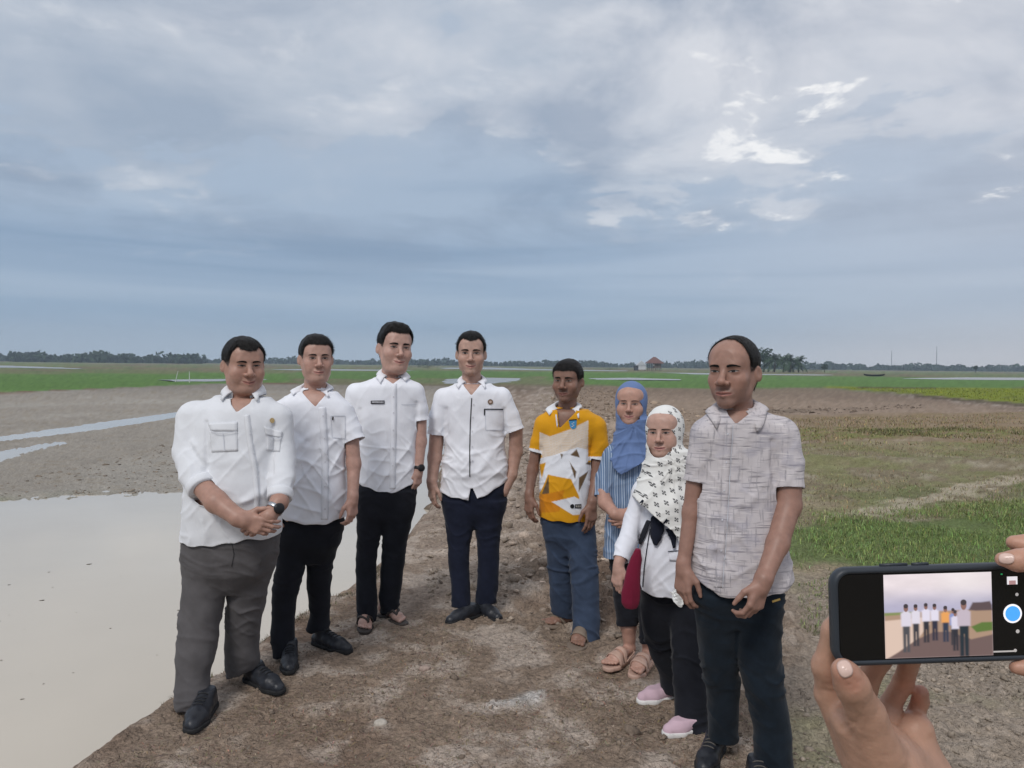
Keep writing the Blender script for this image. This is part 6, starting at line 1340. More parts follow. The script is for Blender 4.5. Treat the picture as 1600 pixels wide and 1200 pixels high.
# ---- 8: man in front in the crosshatched shirt
def man8():
    p = Person('balding man in grey crosshatched short-sleeved shirt, standing in front on the right', 1160, 2.86, 1225, (0.27, 0.155, 0.118))
    p.head(1146, 521, 635, -0.36, dict(wide=1.03, jaw=1.03, fat=0.1, nose=1.2, eye=0.74, smile=0.2, neck=1.05, brow=1.05, stubble=0.4, hairs=((-0.0580, 0.005, 0.024, 0.26), (-0.094, 0.012, 0.016, 0.28)), res=0.0024), (1152, 672, 0.03), roll=-0.02,
           hair=dict(line=[0.108, 0.108, 0.104, 0.085, 0.050, 0.0, 0.006, 0.014, -0.03, -0.06, -0.07], thick=0.005, top=0.0, quiff=0.0, n=3000, len=0.6, soft=1.6))
    def hatch(t, N, L, co):
        def nz(sc, scale, det=4):
            m = N.new('ShaderNodeMapping'); m.inputs['Scale'].default_value = sc; L.new(co, m.inputs[0]); n = N.new('ShaderNodeTexNoise'); n.inputs['Scale'].default_value = scale; n.inputs['Detail'].default_value = det; L.new(m.outputs[0], n.inputs['Vector']); return n.outputs['Fac']
        def rg(f, a, b):
            r = N.new('ShaderNodeMapRange'); L.new(f, r.inputs[0]); r.inputs[1].default_value = a; r.inputs[2].default_value = b; return r.outputs[0]
        h_ = nz((5, 5, 60), 2.2); v_ = nz((60, 40, 5), 2.2); bl_ = nz((9, 9, 14), 1.4)
        c = nmix(N, L, rg(h_, 0.54, 0.66), (0.55, 0.51, 0.52), (0.255, 0.235, 0.255)); c = nmix(N, L, rg(v_, 0.57, 0.70), c, (0.33, 0.31, 0.33)); c = nmix(N, L, nmath(N, L, 'MULTIPLY', rg(bl_, 0.50, 0.62), 0.45), c, (0.36, 0.345, 0.40)); return nmix(N, L, nmath(N, L, 'MULTIPLY', rg(nz((4, 4, 80), 3.1), 0.60, 0.68), 0.85), c, (0.68, 0.64, 0.63))
    M_h = cloth_pattern(cloth('crosshatched_cotton', (0.5, 0.5, 0.5)), hatch)
    rows = [(640, 1118, 1186, 0.75), (656, 1100, 1222, 0.62), (680, 1090, 1232, 0.56), (740, 1088, 1222, 0.58), (800, 1086, 1216, 0.62, -0.01), (860, 1079, 1232, 0.62), (905, 1077, 1239, 0.62), (940, 1077, 1239, 0.62)]
    ls = [(1104, 680, 0.0, 26), (1094, 722, 0.0, 23), (1090, 752, 0.0, 21)]; rs = [(1218, 680, -0.01, 30), (1230, 725, -0.03, 26), (1232, 763, -0.05, 23)]
    sh = p.shirt('shirt', rows, (ls, rs), [(1040, 885), (1078, 892), (1095, 908), (1112, 918), (1162, 921), (1205, 914), (1238, 903), (1270, 900)], (1150, 658, 0.02), M_h, v=[(1126, 628), (1176, 624), (1168, 640), (1139, 660), (1130, 646)], amp=0.0034, seed=71, neck_r=0.060,
                 fold_lines=[(1207, 690, 1210, 765, -10, 4), (1200, 740, 1170, 790, 5, 6), (1110, 860, 1150, 840, 5, 7), (1206, 700, 1180, 740, 5, 7), (1228, 660, 1232, 755, 5, 4)])
    p.collar((1151, 633, 0.015), 0.063, 0.065, M_h, sh, p.trees['shirt'], gap=0.55, flap=0.052, point=0.03, lift=0.026, drop=0.028, spread=0.024, yaw=-0.3)
    std_front(p, [(1139, 664), (1134, 740), (1130, 820), (1122, 918)], [(1137, 678), (1135, 722), (1132, 766), (1129, 812), (1126, 860)], 13)
    put('pocket', patch(p.trees['shirt'], [(1160, 705), (1200, 703), (1202, 760), (1160, 762)], 8, 8, 0.0018), M_h, sh, p.o)
    p.arm([(1234, 750, -0.05, 19), (1232, 790, -0.06, 18.5), (1215, 850, -0.13, 16), (1193, 905, -0.20, 12.5)], dict(d=(-0.35, -0.15, -1), n=(-0.5, 0.85, 0.1), t=(-0.85, -0.45, 0.1), L=0.175, curl=(0.45, 0.75, 0.55), thumb=(0.85, 0.2, 0.35)))
    p.arm([(1088, 745, 0.0, 15), (1080, 800, 0.0, 13), (1068, 880, -0.03, 10)], dict(d=(-0.05, -0.15, -1), n=(0.8, 0.6, 0), t=(0.5, -0.85, 0), L=0.17, curl=(0.3, 0.5, 0.4), thumb=(0.9, 0.12, 0.35)))
    L1 = [(925, 1080, 1160), (960, 1086, 1158), (1020, 1091, 1154), (1080, 1103, 1155), (1140, 1105, 1155), (1200, 1104, 1155)]; L2 = [(925, 1140, 1222), (960, 1144, 1221), (1020, 1150, 1220), (1080, 1165, 1227), (1140, 1177, 1237), (1215, 1179, 1240)]
    t1, t2 = ((1096, 1216), -28, 0.28), ((1196, 1268), -10, 0.28)
    M_lace = mat('grey_lace', (0.10, 0.09, 0.08), 0.9, var=0)
    M_j = cloth('dark_jeans', (0.010, 0.016, 0.024), var=0.3, b=0.6)
    p.trousers([(865, 1090, 1222), (900, 1082, 1222), (935, 1082, 1221)], [L1, L2], M_j, [((1100, 1188), (1158, 1194)), ((1176, 1216), (1242, 1220))], ratio=0.95, seed=72, feet=(t1, t2), amp=0.005)
    p.rib('trousers', [(1206, 940), (1218, 936)], 3, mat('yellow_pocket_edge', (0.55, 0.36, 0.10), 0.7, var=0), p.tr_ob, 0.003, 'pocket_edge')
    p.shoe(t1[0], t1[1], 0.28, 1.0, high=0.07, laces=M_lace); p.shoe(t2[0], t2[1], 0.28, 1.0, high=0.07, laces=M_lace)
    p.finish(); return p
P8 = man8()

# ---- things carried
def bag():
    D = 3.22; m = D / FP; c = at(986, 949, D); root = empty('shoulder_bag', c, label='soft maroon shoulder bag on a dark strap beside the white jacket', category='bag')
    rows = [(858, 993, 1001), (872, 986, 1002), (900, 977, 1001), (925, 972, 1000), (942, 972, 998), (950, 978, 994)]
    st = []
    for py, xl, xr in rows: q = at((xl + xr) / 2, py, D); st.append((q[2], q[0], q[1], (xr - xl) / 2 * m, max(0.010, (xr - xl) / 2 * m * 0.62)))
    F = Field(c - (0.1, 0.1, 0.02), c + (0.1, 0.1, 0.30), 0.004); F.loft(st, 0, 0, 2.2); V, Q = F.mesh(); V = relax(V, Q, 2); V = V + normals(V, Q) * (0.004 * (1 - np.abs(vnoise(V * (40, 40, 9), 3))) ** 2)[:, None]
    link('bag_body', mesh_np('bag_body', V, Q), cloth('maroon_cloth', (0.165, 0.012, 0.035)), root, c)
    tr = BVHTree.FromPolygons(P7.shV.tolist(), P7.shQ.tolist()); pts = [(998, 862), (1004, 846), (1010, 830), (1016, 812)]
    V, F_ = ribbon(tr, pts, 6.5, 0.012); put('strap', (V, F_), mat('dark_strap', (0.014, 0.015, 0.022), 0.8, var=0.1), root, c, 0.003)
bag()
def tissue():
    D = 2.80; c = at(1058, 938, D); V = []; F_ = []
    for j in range(7):
        for i in range(5):
            u, v = i / 4, j / 6; px = 1046 + 10 * u + 13 * v + 1.5 * math.sin(7 * v + 3 * u); py = 924 + 24 * v - 2 * u + 1.5 * math.sin(5 * u); V.append(at(px, py, D + 0.01 * math.sin(6 * v + 4 * u)))
    for j in range(6):
        for i in range(4): a = j * 5 + i; F_.append((a, a + 1, a + 6, a + 5))
    me = bpy.data.meshes.new('paper_tissue'); me.from_pydata([tuple(v - c) for v in V], [], F_); o = link('paper_tissue', me, mat('white_paper', (0.75, 0.75, 0.73), 0.9, var=0.05)); o.location = Vector(c); o.modifiers.new('thickness', 'SOLIDIFY').thickness = 0.004
    o['label'] = 'crumpled white tissue in the hand of the balding man'; o['category'] = 'tissue'
tissue()
# ------------------------------------------------------------------ the phone held up in the foreground, and the hands that hold it
PD = 0.56
def phone():
    M_case = mat('dark_phone_case', (0.030, 0.036, 0.045), 0.45, var=0.1, spec=0.4); M_glass = mat('black_screen_glass', (0.004, 0.004, 0.005), 0.12, var=0, spec=0.5)
    # phone plane: corner pixels of the case
    tl, bl = at(1300, 889, PD), at(1304, 1043, PD); ax = at(1600, 880, PD + 0.004) - tl; ax /= np.linalg.norm(ax); ay = bl - tl; Hh = np.linalg.norm(ay); ay /= Hh
    Lh = 0.162; az = np.cross(ax, ay); az /= np.linalg.norm(az)                                 # away from the camera
    if az @ FW < 0: az = -az
    q = lambda u, v, w=0.0: tl + ax * u + ay * v + az * w
    c = q(Lh / 2, Hh / 2)
    root = empty('phone', c, label='smartphone in dark case held sideways, its screen showing the group', category='phone')
    def rrect(x0, y0, x1, y1, r, n=7):
        pts = []
        for cx_, cy_, a0 in ((x1 - r, y0 + r, -90), (x1 - r, y1 - r, 0), (x0 + r, y1 - r, 90), (x0 + r, y0 + r, 180)):
            for k in range(n): a = math.radians(a0 + 90 * k / (n - 1)); pts.append((cx_ + r * math.cos(a), cy_ + r * math.sin(a)))
        return pts
    def slab(rings):
        V = []; F_ = []; n = len(rings[0][0])
        for pts, w in rings: V += [q(x, y, w) for x, y in pts]
        for j in range(len(rings) - 1):
            for k in range(n): F_.append((j * n + k, j * n + (k + 1) % n, (j + 1) * n + (k + 1) % n, (j + 1) * n + k))
        F_.append(tuple(range(n))); F_.append(tuple((len(rings) - 1) * n + k for k in range(n))); return V, F_
    R_ = 0.012; I_ = lambda d, r: rrect(d, d, Lh - d, Hh - d, r)
    cs = put('case', slab([(I_(.0045, R_ - .004), .0012), (I_(.0040, R_ - .003), -.0004), (I_(.002, R_ - .001), -.0008), (I_(.0003, R_), .0008), (I_(0, R_), .004), (I_(.0008, R_), .009), (I_(.004, R_ - .002), .0105)]), M_case, root, c)
    gl = put('screen_glass', slab([(I_(.0046, R_ - .004), .0001), (I_(.0046, R_ - .004), .0014)]), M_glass, root, c, smooth=False)
    # the live picture: a flat grid of colour
    def uv(px, py): d = at(px, py, PD) - tl; return d @ ax, d @ ay
    x0, y0 = uv(1381, 895); x1, _ = uv(1553, 892); _, y1 = uv(1383, 1034); y0 = max(y0, 0.0055); y1 = min(y1, Hh - 0.0052)
    nx, ny = 172, 138; U, Vv = np.meshgrid(np.linspace(0, 1, nx), np.linspace(0, 1, ny)); u, v = U.ravel(), Vv.ravel(); lerp = lambda a, b, t: np.asarray(a) * (1 - t[:, None]) + np.asarray(b) * t[:, None]
    S = lerp((0.70, 0.62, 0.64), (0.40, 0.38, 0.50), sss(0.1, 0.42, v)); nz = fbm(np.stack([u * 5, v * 9, 0 * u], 1), 4, 77); S = S * (1 + 0.14 * nz[:, None]); S += 0.10 * np.exp(-((u - .75) ** 2 + (v - .08) ** 2) / .05)[:, None] * np.array((.8, .9, .8))
    def pt(m, c): 
        global _S
        m = np.clip(m, 0, 1)[:, None]; return S * (1 - m) + np.asarray(c) * m
    so = 0.013
    def poly(pts): return sss(so, -so, sdpoly(u, v, pts))
    S = pt(poly([(0, .46), (1, .44), (1, 1), (0, 1)]), (0.36, 0.24, 0.17)); S = pt(poly([(0, .455), (.3, .45), (.3, .475), (0, .49)]), (0.20, 0.24, 0.09)); S = pt(poly([(0, .55), (.35, .52), (.42, .6), (.3, .78), (.05, .99), (0, 1)]), (0.62, 0.47, 0.39))
    S = pt(poly([(.02, 1), (.12, .93), (.3, .78), (.45, .70), (.6, .70), (.8, .8), (1, .75), (1, 1)]), (0.15, 0.10, 0.095)); S = pt(poly([(.8, .65), (.9, .6), (1, .6), (1, .7), (.85, .72)]), (0.10, 0.16, 0.04)); S = pt(poly([(.78, .45), (.82, .36), (.9, .36), (.98, .35), (1, .40), (1, .46), (.85, .46)]), (0.10, 0.07, 0.075))
    for hx, ty, by, sc_, shirt, leg in ((.20, .36, .93, 1.0, (.62, .58, .66), (.07, .07, .08)), (.29, .365, .86, .85, (.64, .60, .68), (.04, .04, .05)), (.385, .355, .82, .82, (.66, .62, .72), (.03, .03, .04)), (.465, .365, .80, .80, (.66, .62, .72), (.03, .03, .05)), (.565, .395, .82, .82, (.70, .32, .10), (.03, .04, .07)), (.635, .425, .86, .7, (.22, .27, .5), (.04, .04, .05)), (.655, .45, .93, .8, (.62, .58, .68), (.03, .03, .04)), (.735, .33, 1.0, 1.3, (.48, .41, .47), (.02, .03, .04))):
        w = .042 * sc_; hh = .045 * sc_; my = ty + (by - ty) * .46
        S = pt(poly([(hx - w * .8, my - .02), (hx + w * .8, my - .02), (hx + w * .7, by), (hx + w * .1, by), (hx, my + .1), (hx - w * .1, by), (hx - w * .75, by)]), leg); S = pt(poly([(hx - w * 1.15, ty + hh * 2.4), (hx - w * .4, ty + hh * 1.8), (hx + w * .4, ty + hh * 1.8), (hx + w * 1.15, ty + hh * 2.4), (hx + w * 1.1, my), (hx - w * 1.1, my)]), shirt)
        S = pt(sss(1.15, .85, np.hypot((u - hx) / (.5 * w), (v - ty - hh) / hh)), (.24, .13, .11)); S = pt(sss(1.15, .85, np.hypot((u - hx) / (.52 * w), (v - ty - hh * .45) / (hh * .6))), (.05, .04, .045))
    S = np.clip(S, 0, 1); W_ = x1 - x0; Hs = y1 - y0
    V = tl + ax * (x0 + u * W_)[:, None] + ay * (y0 + v * Hs)[:, None] - az * 0.0002
    I = np.arange(nx * ny).reshape(ny, nx); Q = np.stack([I[:-1, :-1].ravel(), I[:-1, 1:].ravel(), I[1:, 1:].ravel(), I[1:, :-1].ravel()], 1)
    M_scr = mat('lit_screen', attr=True, rough=0.3, var=0, spec=0.3, emit=1.0); b = M_scr.node_tree.nodes['Principled BSDF']; L = M_scr.node_tree.links
    for l in list(b.inputs['Base Color'].links): L.remove(l)
    b.inputs['Base Color'].default_value = (0.005, 0.005, 0.005, 1)
    link('screen_picture', mesh_np('screen_picture', V, Q, True, S), M_scr, gl, c)
    def glow(name, colr, st=1.0): return mat(name, colr, 0.4, var=0, emit=st)
    def dsk(name, px, py, r, m_, w=-0.0003, n=24, asp=1.0):
        cu, cv = uv(px, py); V = [q(cu, cv, w)] + [q(cu + r * math.cos(6.2832 * k / n), cv + r * asp * math.sin(6.2832 * k / n), w) for k in range(n)]; put(name, (V, [(0, 1 + (k + 1) % n, 1 + k) for k in range(n)]), m_, gl, c, smooth=False)
    g_w, g_b, g_d = glow('white_interface', (0.62, 0.60, 0.62), 0.9), glow('blue_shutter', (0.05, 0.25, 0.62), 0.9), glow('grey_interface', (0.30, 0.28, 0.27), 0.8)
    dsk('shutter_ring', 1587, 960, 15 * PD / FP, g_w); dsk('shutter_button', 1587, 960, 12 * PD / FP, g_b, -0.0005)
    dsk('interface_dot', 1594, 930, 2.6 * PD / FP, g_d); dsk('interface_dot', 1595, 988, 3 * PD / FP, g_d); dsk('interface_dot', 1591, 1018, 2.6 * PD / FP, g_d)
    def rc(name, pa, pb, m_, w=-0.0003):
        (a0, b0), (a1, b1) = uv(*pa), uv(*pb); put(name, ([q(a0, b0, w), q(a1, b0, w), q(a1, b1, w), q(a0, b1, w)], [(0, 1, 2, 3)]), m_, gl, c, smooth=False)
    rc('thumbnail', (1578, 902), (1595, 914), g_w); rc('thumbnail_picture', (1581, 908), (1592, 914), glow('thumb_pink', (0.35, 0.2, 0.2), 0.8), -0.0005); rc('zoom_slider', (1556, 1018.6), (1590, 1020.2), g_d)
    rc('status_light', (1568, 897), (1571, 899), glow('green_light', (0.02, 0.25, 0.08), 0.8))
    # volume and power buttons on the upper edge
    for a_, b_ in ((.038, .058), (.062, .074)):
        mb = MB(); mb.tube([q(a_, -.0004, .005), q(b_, -.0004, .005)], 0.0013, 8); mb.build('side_button', M_case, cs, True, c)
    return q, uv, c
PQ, PUV, PC = phone()

def photographer():
    D = PD; c = at(1400, 1400, PD); root = empty('person', (c[0], c[1], 0.0), label='photographer, only two hands in view, gripping the phone at its ends', category='person')
    o_ = np.array([c[0], c[1], 0.0]); m = PD / FP; P = lambda px, py, dd: at(px, py, PD + dd)
    sk = np.array((0.46, 0.265, 0.185)); parts = []
    # left hand: palm low, thumb over the front corner, fingers behind the case
    F = Field(at(1225, 1330, PD) - (0.02, 0.07, 0.09), at(1560, 815, PD) + (0.03, 0.12, 0.02), 0.0019)
    F.chain([P(1497, 1430, .10), P(1440, 1290, .060), P(1385, 1205, .032)], [76 * m, 70 * m, 58 * m], .012)            # wrist and heel of the hand
    F.cone(P(1385, 1215, .030), P(1335, 1130, .022), 52 * m, 34 * m, .014)                                             # pad below the thumb
    F.cone(P(1440, 1230, .055), P(1350, 1150, .050), 58 * m, 42 * m, .016); F.cone(P(1360, 1180, .05), P(1312, 1110, .044), 40 * m, 27 * m, .014)
    F.cone(P(1440, 1230, .065), P(1430, 1140, .062), 45 * m, 30 * m, .012)
    tb = [P(1372, 1178, .016), P(1352, 1116, .004), P(1331, 1071, -.011), P(1318, 1048, -.0165)]                         # thumb
    F.chain(tb, [40 * m, 29 * m, 24 * m, 18.5 * m], .006); F.ell(P(1326, 1060, -.014), np.array((17, 15, 21)) * m, k=.006)
    ix = [P(1322, 1130, .046), P(1296, 1085, .042), P(1289, 1040, .032), P(1304, 985, .024), P(1330, 950, .022)]              # index up the side, behind the case
    F.chain(ix, [27 * m, 22 * m, 19.5 * m, 18 * m, 16 * m], .006)
    md = [P(1340, 1125, .060), P(1352, 1068, .064), P(1374, 1030, .052), P(1382, 985, .030)]; F.chain(md, [27 * m, 20 * m, 18.5 * m, 17 * m], .005)
    rg_ = [P(1372, 1155, .066), P(1392, 1100, .076), P(1412, 1064, .066), P(1430, 1010, .030)]; F.chain(rg_, [25 * m, 18 * m, 17 * m, 15.5 * m], .002)
    pk = [P(1400, 1185, .066), P(1424, 1132, .078), P(1438, 1096, .068), P(1439, 1082, .062)]; F.chain(pk, [25 * m, 17 * m, 14.5 * m, 13 * m], .002)
    V, Q = F.mesh(); V = relax(V, Q, 2, 0.4)
    # creases at the thumb joint and between thumb and palm
    px_, py_ = proj(V); N_ = normals(V, Q); dis = 0
    for (x1, y1, x2, y2, a, w) in ((1322, 1072, 1345, 1066, -.9, 2.2), (1326, 1080, 1348, 1072, -.8, 2.0), (1330, 1064, 1343, 1061, -.5, 1.6), (1306, 1112, 1330, 1128, -1.0, 3), (1316, 1138, 1336, 1128, -.9, 3), (1345, 1120, 1330, 1150, -.7, 4), (1428, 1100, 1446, 1106, -.6, 2), (1285, 1078, 1308, 1082, -.7, 2.2)):
        ex, ey = x2 - x1, y2 - y1; t = np.clip(((px_ - x1) * ex + (py_ - y1) * ey) / (ex * ex + ey * ey), 0, 1); dis = dis + a * .001 * np.exp(-(np.hypot(px_ - x1 - ex * t, py_ - y1 - ey * t) / w) ** 2)
    V = V + N_ * (dis + 0.0004 * fbm(V * 260, 3, 5))[:, None]
    C_ = np.tile(sk, (len(V), 1)) * (1 + 0.10 * fbm(V * 70, 3, 6))[:, None]
    kn = np.exp(-((px_ - 1335) ** 2 + (py_ - 1070) ** 2) / 240) + np.exp(-((px_ - 1318) ** 2 + (py_ - 1052) ** 2) / 500); C_ = C_ * (1 - .22 * np.clip(kn, 0, 1)[:, None] * np.array((0.1, .7, .7)))
    tip = np.exp(-((px_ - 1436) ** 2 + (py_ - 1080) ** 2) / 900) ; C_ = C_ * (1 + .12 * tip[:, None] * np.array((1, -.4, -.3)))
    parts.append((V, Q, C_)); tr = bvh(V, Q)
    # right hand: only fingertips over the far end
    G = Field(at(1530, 1090, PD) - (0.02, 0.05, 0.02), at(1720, 800, PD) + (0.06, 0.12, 0.04), 0.0019)
    G.chain([P(1566, 874, -.010), P(1590, 876, -.012), P(1640, 868, -.004), P(1720, 880, .02)], [11 * m, 16 * m, 21 * m, 26 * m], .004)
    G.chain([P(1584, 848, .022), P(1602, 852, .020), P(1650, 858, .030), P(1730, 900, .05)], [12 * m, 16 * m, 20 * m, 26 * m], .004)
    G.chain([P(1588, 1043, .006), P(1612, 1043, .004), P(1660, 1040, .018), P(1730, 1010, .05)], [11 * m, 15 * m, 20 * m, 30 * m], .004)
    G.chain([P(1730, 890, .05), P(1745, 1010, .06)], [40 * m, 44 * m], .02)
    V2, Q2 = G.mesh(); V2 = relax(V2, Q2, 2, .4); C2 = np.tile(sk * (1.06, 1.0, 1.0), (len(V2), 1)) * (1 + 0.1 * fbm(V2 * 70, 3, 6))[:, None]; parts.append((V2, Q2, C2)); tr2 = bvh(V2, Q2)
    n = len(parts[0][0]); body = link('body', mesh_np('body', np.concatenate([a[0] for a in parts]), np.concatenate([parts[0][1], parts[1][1] + n]), True, np.concatenate([a[2] for a in parts])), mat('hand_skin', attr=True, rough=0.45, var=0.06, vscale=120, spec=0.4, sss_w=0.08, bumps=[(420, 0.25, 0.0012), (1500, 0.2, 0.0004)]), root, o_)
    M_nail = mat('fingernail', (0.66, 0.47, 0.40), 0.28, var=0.05, vscale=100, spec=0.5)
    def nail(tree, pts, off=.0006):
        """oval nail from centre, half axes and angle in pixels"""
        cx_, cy_, a, b, ang = pts; V = []; F_ = []; nr, na = 5, 22; ca, sa = math.cos(ang), math.sin(ang)
        for j in range(nr + 1):
            r = j / nr
            for k in range(na):
                t = 6.2832 * k / na; ux = a * r * math.copysign(abs(math.cos(t)) ** .75, math.cos(t)); uy = b * r * math.copysign(abs(math.sin(t)) ** .75, math.sin(t)); h = hitp(tree, cx_ + ca * ux - sa * uy, cy_ + sa * ux + ca * uy, off * (1 - .5 * r * r))
                V.append(h if h is not None else V[-1])
        for j in range(nr):
            for k in range(na): F_.append((j * na + k, j * na + (k + 1) % na, (j + 1) * na + (k + 1) % na, (j + 1) * na + k))
        put('fingernail', (V, F_), M_nail, body, o_, 0.0005)
    nail(tr, (1320, 1045, 10.5, 13.5, -.42)); nail(tr2, (1573, 873, 12, 7.5, .05))
photographer()
# ------------------------------------------------------------------ ground cover: clods, stubble, grass
R7 = np.random.default_rng(99)
def scatter(poly, n, z=0.0, dens=None):
    P = wpoly(poly, z); lo, hi = P.min(0), P.max(0); out = []
    while len(out) < n:
        q = R7.uniform(lo, hi, (n * 3, 2)); q = q[sdpoly(q[:, 0], q[:, 1], P) < 0]
        if dens is not None: q = q[R7.random(len(q)) < dens(q)]
        out += q.tolist()
    return np.array(out[:n])
def patchy(sc, th, sd_): return lambda q: sss(th - .25, th + .25, fbm(np.concatenate([q * sc, np.zeros((len(q), 1))], 1), 3, sd_))
# soil clods right of the path
ico_t = (1 + 5 ** .5) / 2
IV = np.array([(-1, ico_t, 0), (1, ico_t, 0), (-1, -ico_t, 0), (1, -ico_t, 0), (0, -1, ico_t), (0, 1, ico_t), (0, -1, -ico_t), (0, 1, -ico_t), (ico_t, 0, -1), (ico_t, 0, 1), (-ico_t, 0, -1), (-ico_t, 0, 1)]) / 1.9
IF = np.array([(0, 11, 5), (0, 5, 1), (0, 1, 7), (0, 7, 10), (0, 10, 11), (1, 5, 9), (5, 11, 4), (11, 10, 2), (10, 7, 6), (7, 1, 8), (3, 9, 4), (3, 4, 2), (3, 2, 6), (3, 6, 8), (3, 8, 9), (4, 9, 5), (2, 4, 11), (6, 2, 10), (8, 6, 7), (9, 8, 1)])
def clods(pts, size, sq=0.6):
    n = len(pts); z = land(pts[:, 0], pts[:, 1]); s = size * np.exp(R7.normal(0, .55, n)); V = IV[None] * (1 + np.clip(R7.normal(0, .42, (n, 12, 1)), -.7, 1.1)) * s[:, None, None] * np.stack([R7.uniform(.8, 1.4, n), R7.uniform(.8, 1.3, n), R7.uniform(.5, .9, n) * sq / .6], 1)[:, None, :]
    a = R7.uniform(0, 6.28, n); c, s_ = np.cos(a)[:, None], np.sin(a)[:, None]; V = np.stack([V[:, :, 0] * c - V[:, :, 1] * s_, V[:, :, 0] * s_ + V[:, :, 1] * c, V[:, :, 2]], 2); V += np.stack([pts[:, 0], pts[:, 1], z + s * .02], 1)[:, None, :]
    T = (IF[None] + 12 * np.arange(n)[:, None, None]).reshape(-1, 3); return V.reshape(-1, 3), T, n
def clod_obj(name, groups, mt, label):
    Vs, Ts, Cs, b = [], [], [], 0
    for V, T, n, base in groups:
        Vs.append(V); Ts.append(T + b); b += len(V); c = np.asarray(base) * np.exp(R7.normal(0, .22, (n, 1))); Cs.append(np.repeat(c, 12, 0))
    link(name, mesh_np(name, np.concatenate(Vs), None, False, np.concatenate(Cs), np.concatenate(Ts)), mt, kind='stuff', label=label, category='soil')
M_clod = mat('dry_clod', attr=True, rough=0.95, var=0.25, vscale=70, spec=0.1, bumps=[(90, 0.6, 0.01)])
rt = [(790, 800), (815, 700), (845, 640), (880, 625), (960, 650), (1090, 700), (1090, 880), (1060, 1010), (960, 1000), (850, 985), (800, 930)]
g1 = clods(scatter(rt, 5200, 0.0), .015); g2 = clods(scatter(rt, 700, 0.0), .030); g3 = clods(scatter([(640, 870), (700, 760), (790, 690), (800, 930), (820, 990), (690, 960)], 2200, 0.0), .0075)
g4 = clods(scatter([(200, 1180), (560, 960), (900, 985), (1250, 1080), (1300, 1230), (150, 1230)], 1500, 0.0, patchy(1.5, .05, 33)), .0042); g5 = clods(scatter([(1230, 940), (1600, 930), (1750, 1250), (1250, 1250)], 2600, -.1, patchy(1.2, 0, 34)), .0062); g6 = clods(scatter([(840, 660), (870, 602), (960, 606), (1100, 640), (1240, 660), (1240, 700), (1000, 690)], 3000, -.1), .026)
g7 = clods(scatter([(1100, 634), (1330, 632), (1440, 626), (1440, 634), (1250, 646), (1100, 650)], 400, -.2), .03); g8 = clods(scatter([(-40, 770), (280, 690), (660, 680), (640, 735), (290, 778), (0, 790)], 1500, WZ), .012, .4)
clod_obj('soil_clods', [g + (c,) for g, c in ((g1, (0.33, 0.265, 0.215)), (g2, (0.30, 0.24, 0.19)), (g3, (0.30, 0.245, 0.195)), (g4, (0.215, 0.168, 0.132)), (g5, (0.27, 0.225, 0.18)), (g6, (0.26, 0.20, 0.15)), (g7, (0.17, 0.13, 0.10)), (g8, (0.22, 0.18, 0.14)))], M_clod, 'loose clods of churned dry soil on and beside the path')
# grass blades
def blades(pts, h, w, lean=.5, seed=0):
    n = len(pts); z = land(pts[:, 0], pts[:, 1]) - .005; a = R7.uniform(0, 6.28, n); hh = h * R7.uniform(.45, 1.25, n); ww = w * R7.uniform(.7, 1.3, n); d = np.stack([np.cos(a), np.sin(a)], 1); sd_ = np.stack([-d[:, 1], d[:, 0]], 1); ln = lean * R7.uniform(.1, 1.4, n)
    B = np.stack([pts[:, 0], pts[:, 1], z], 1); S = np.concatenate([sd_, np.zeros((n, 1))], 1) * ww[:, None]; mid = B + np.concatenate([d * (ln * hh * .35)[:, None], (hh * .6)[:, None]], 1); tip = B + np.concatenate([d * (ln * hh)[:, None], (hh * np.maximum(.25, 1 - .35 * ln))[:, None]], 1)
    V = np.stack([B - S, B + S, mid + S * .7, mid - S * .7, tip], 1).reshape(-1, 3); k = 5 * np.arange(n)[:, None]; return V, k + np.array([[0, 1, 2, 3]]), k + np.array([[3, 2, 4]])
def grass_obj(name, groups, label):
    Vs, Qs, Ts, Cs, b = [], [], [], [], 0
    for (V, Q, T), base, jit in groups:
        n = len(V) // 5; Vs.append(V); Qs.append(Q + b); Ts.append(T + b); b += len(V); Cs.append(np.repeat(np.clip(np.asarray(base) * np.exp(R7.normal(0, jit, (n, 1))) * np.exp(R7.normal(0, jit * .4, (n, 3))), 0, 1), 5, 0))
    m = bpy.data.materials.get('grass_blade') or mat('grass_blade', attr=True, rough=0.7, var=0.0, spec=0.2)
    link(name, mesh_np(name, np.concatenate(Vs), np.concatenate(Qs), True, np.concatenate(Cs), np.concatenate(Ts)), m, kind='stuff', label=label, category='grass')
GA = [(1195, 900), (1225, 845), (1290, 822), (1430, 818), (1600, 808), (1900, 815), (1900, 930), (1600, 908), (1420, 900), (1290, 890)]
GB = [(1170, 915), (1200, 835), (1290, 800), (1430, 792), (1600, 780), (1950, 790), (1950, 950), (1600, 925), (1420, 918), (1290, 908)]; GBW = wpoly(GB, -.12)
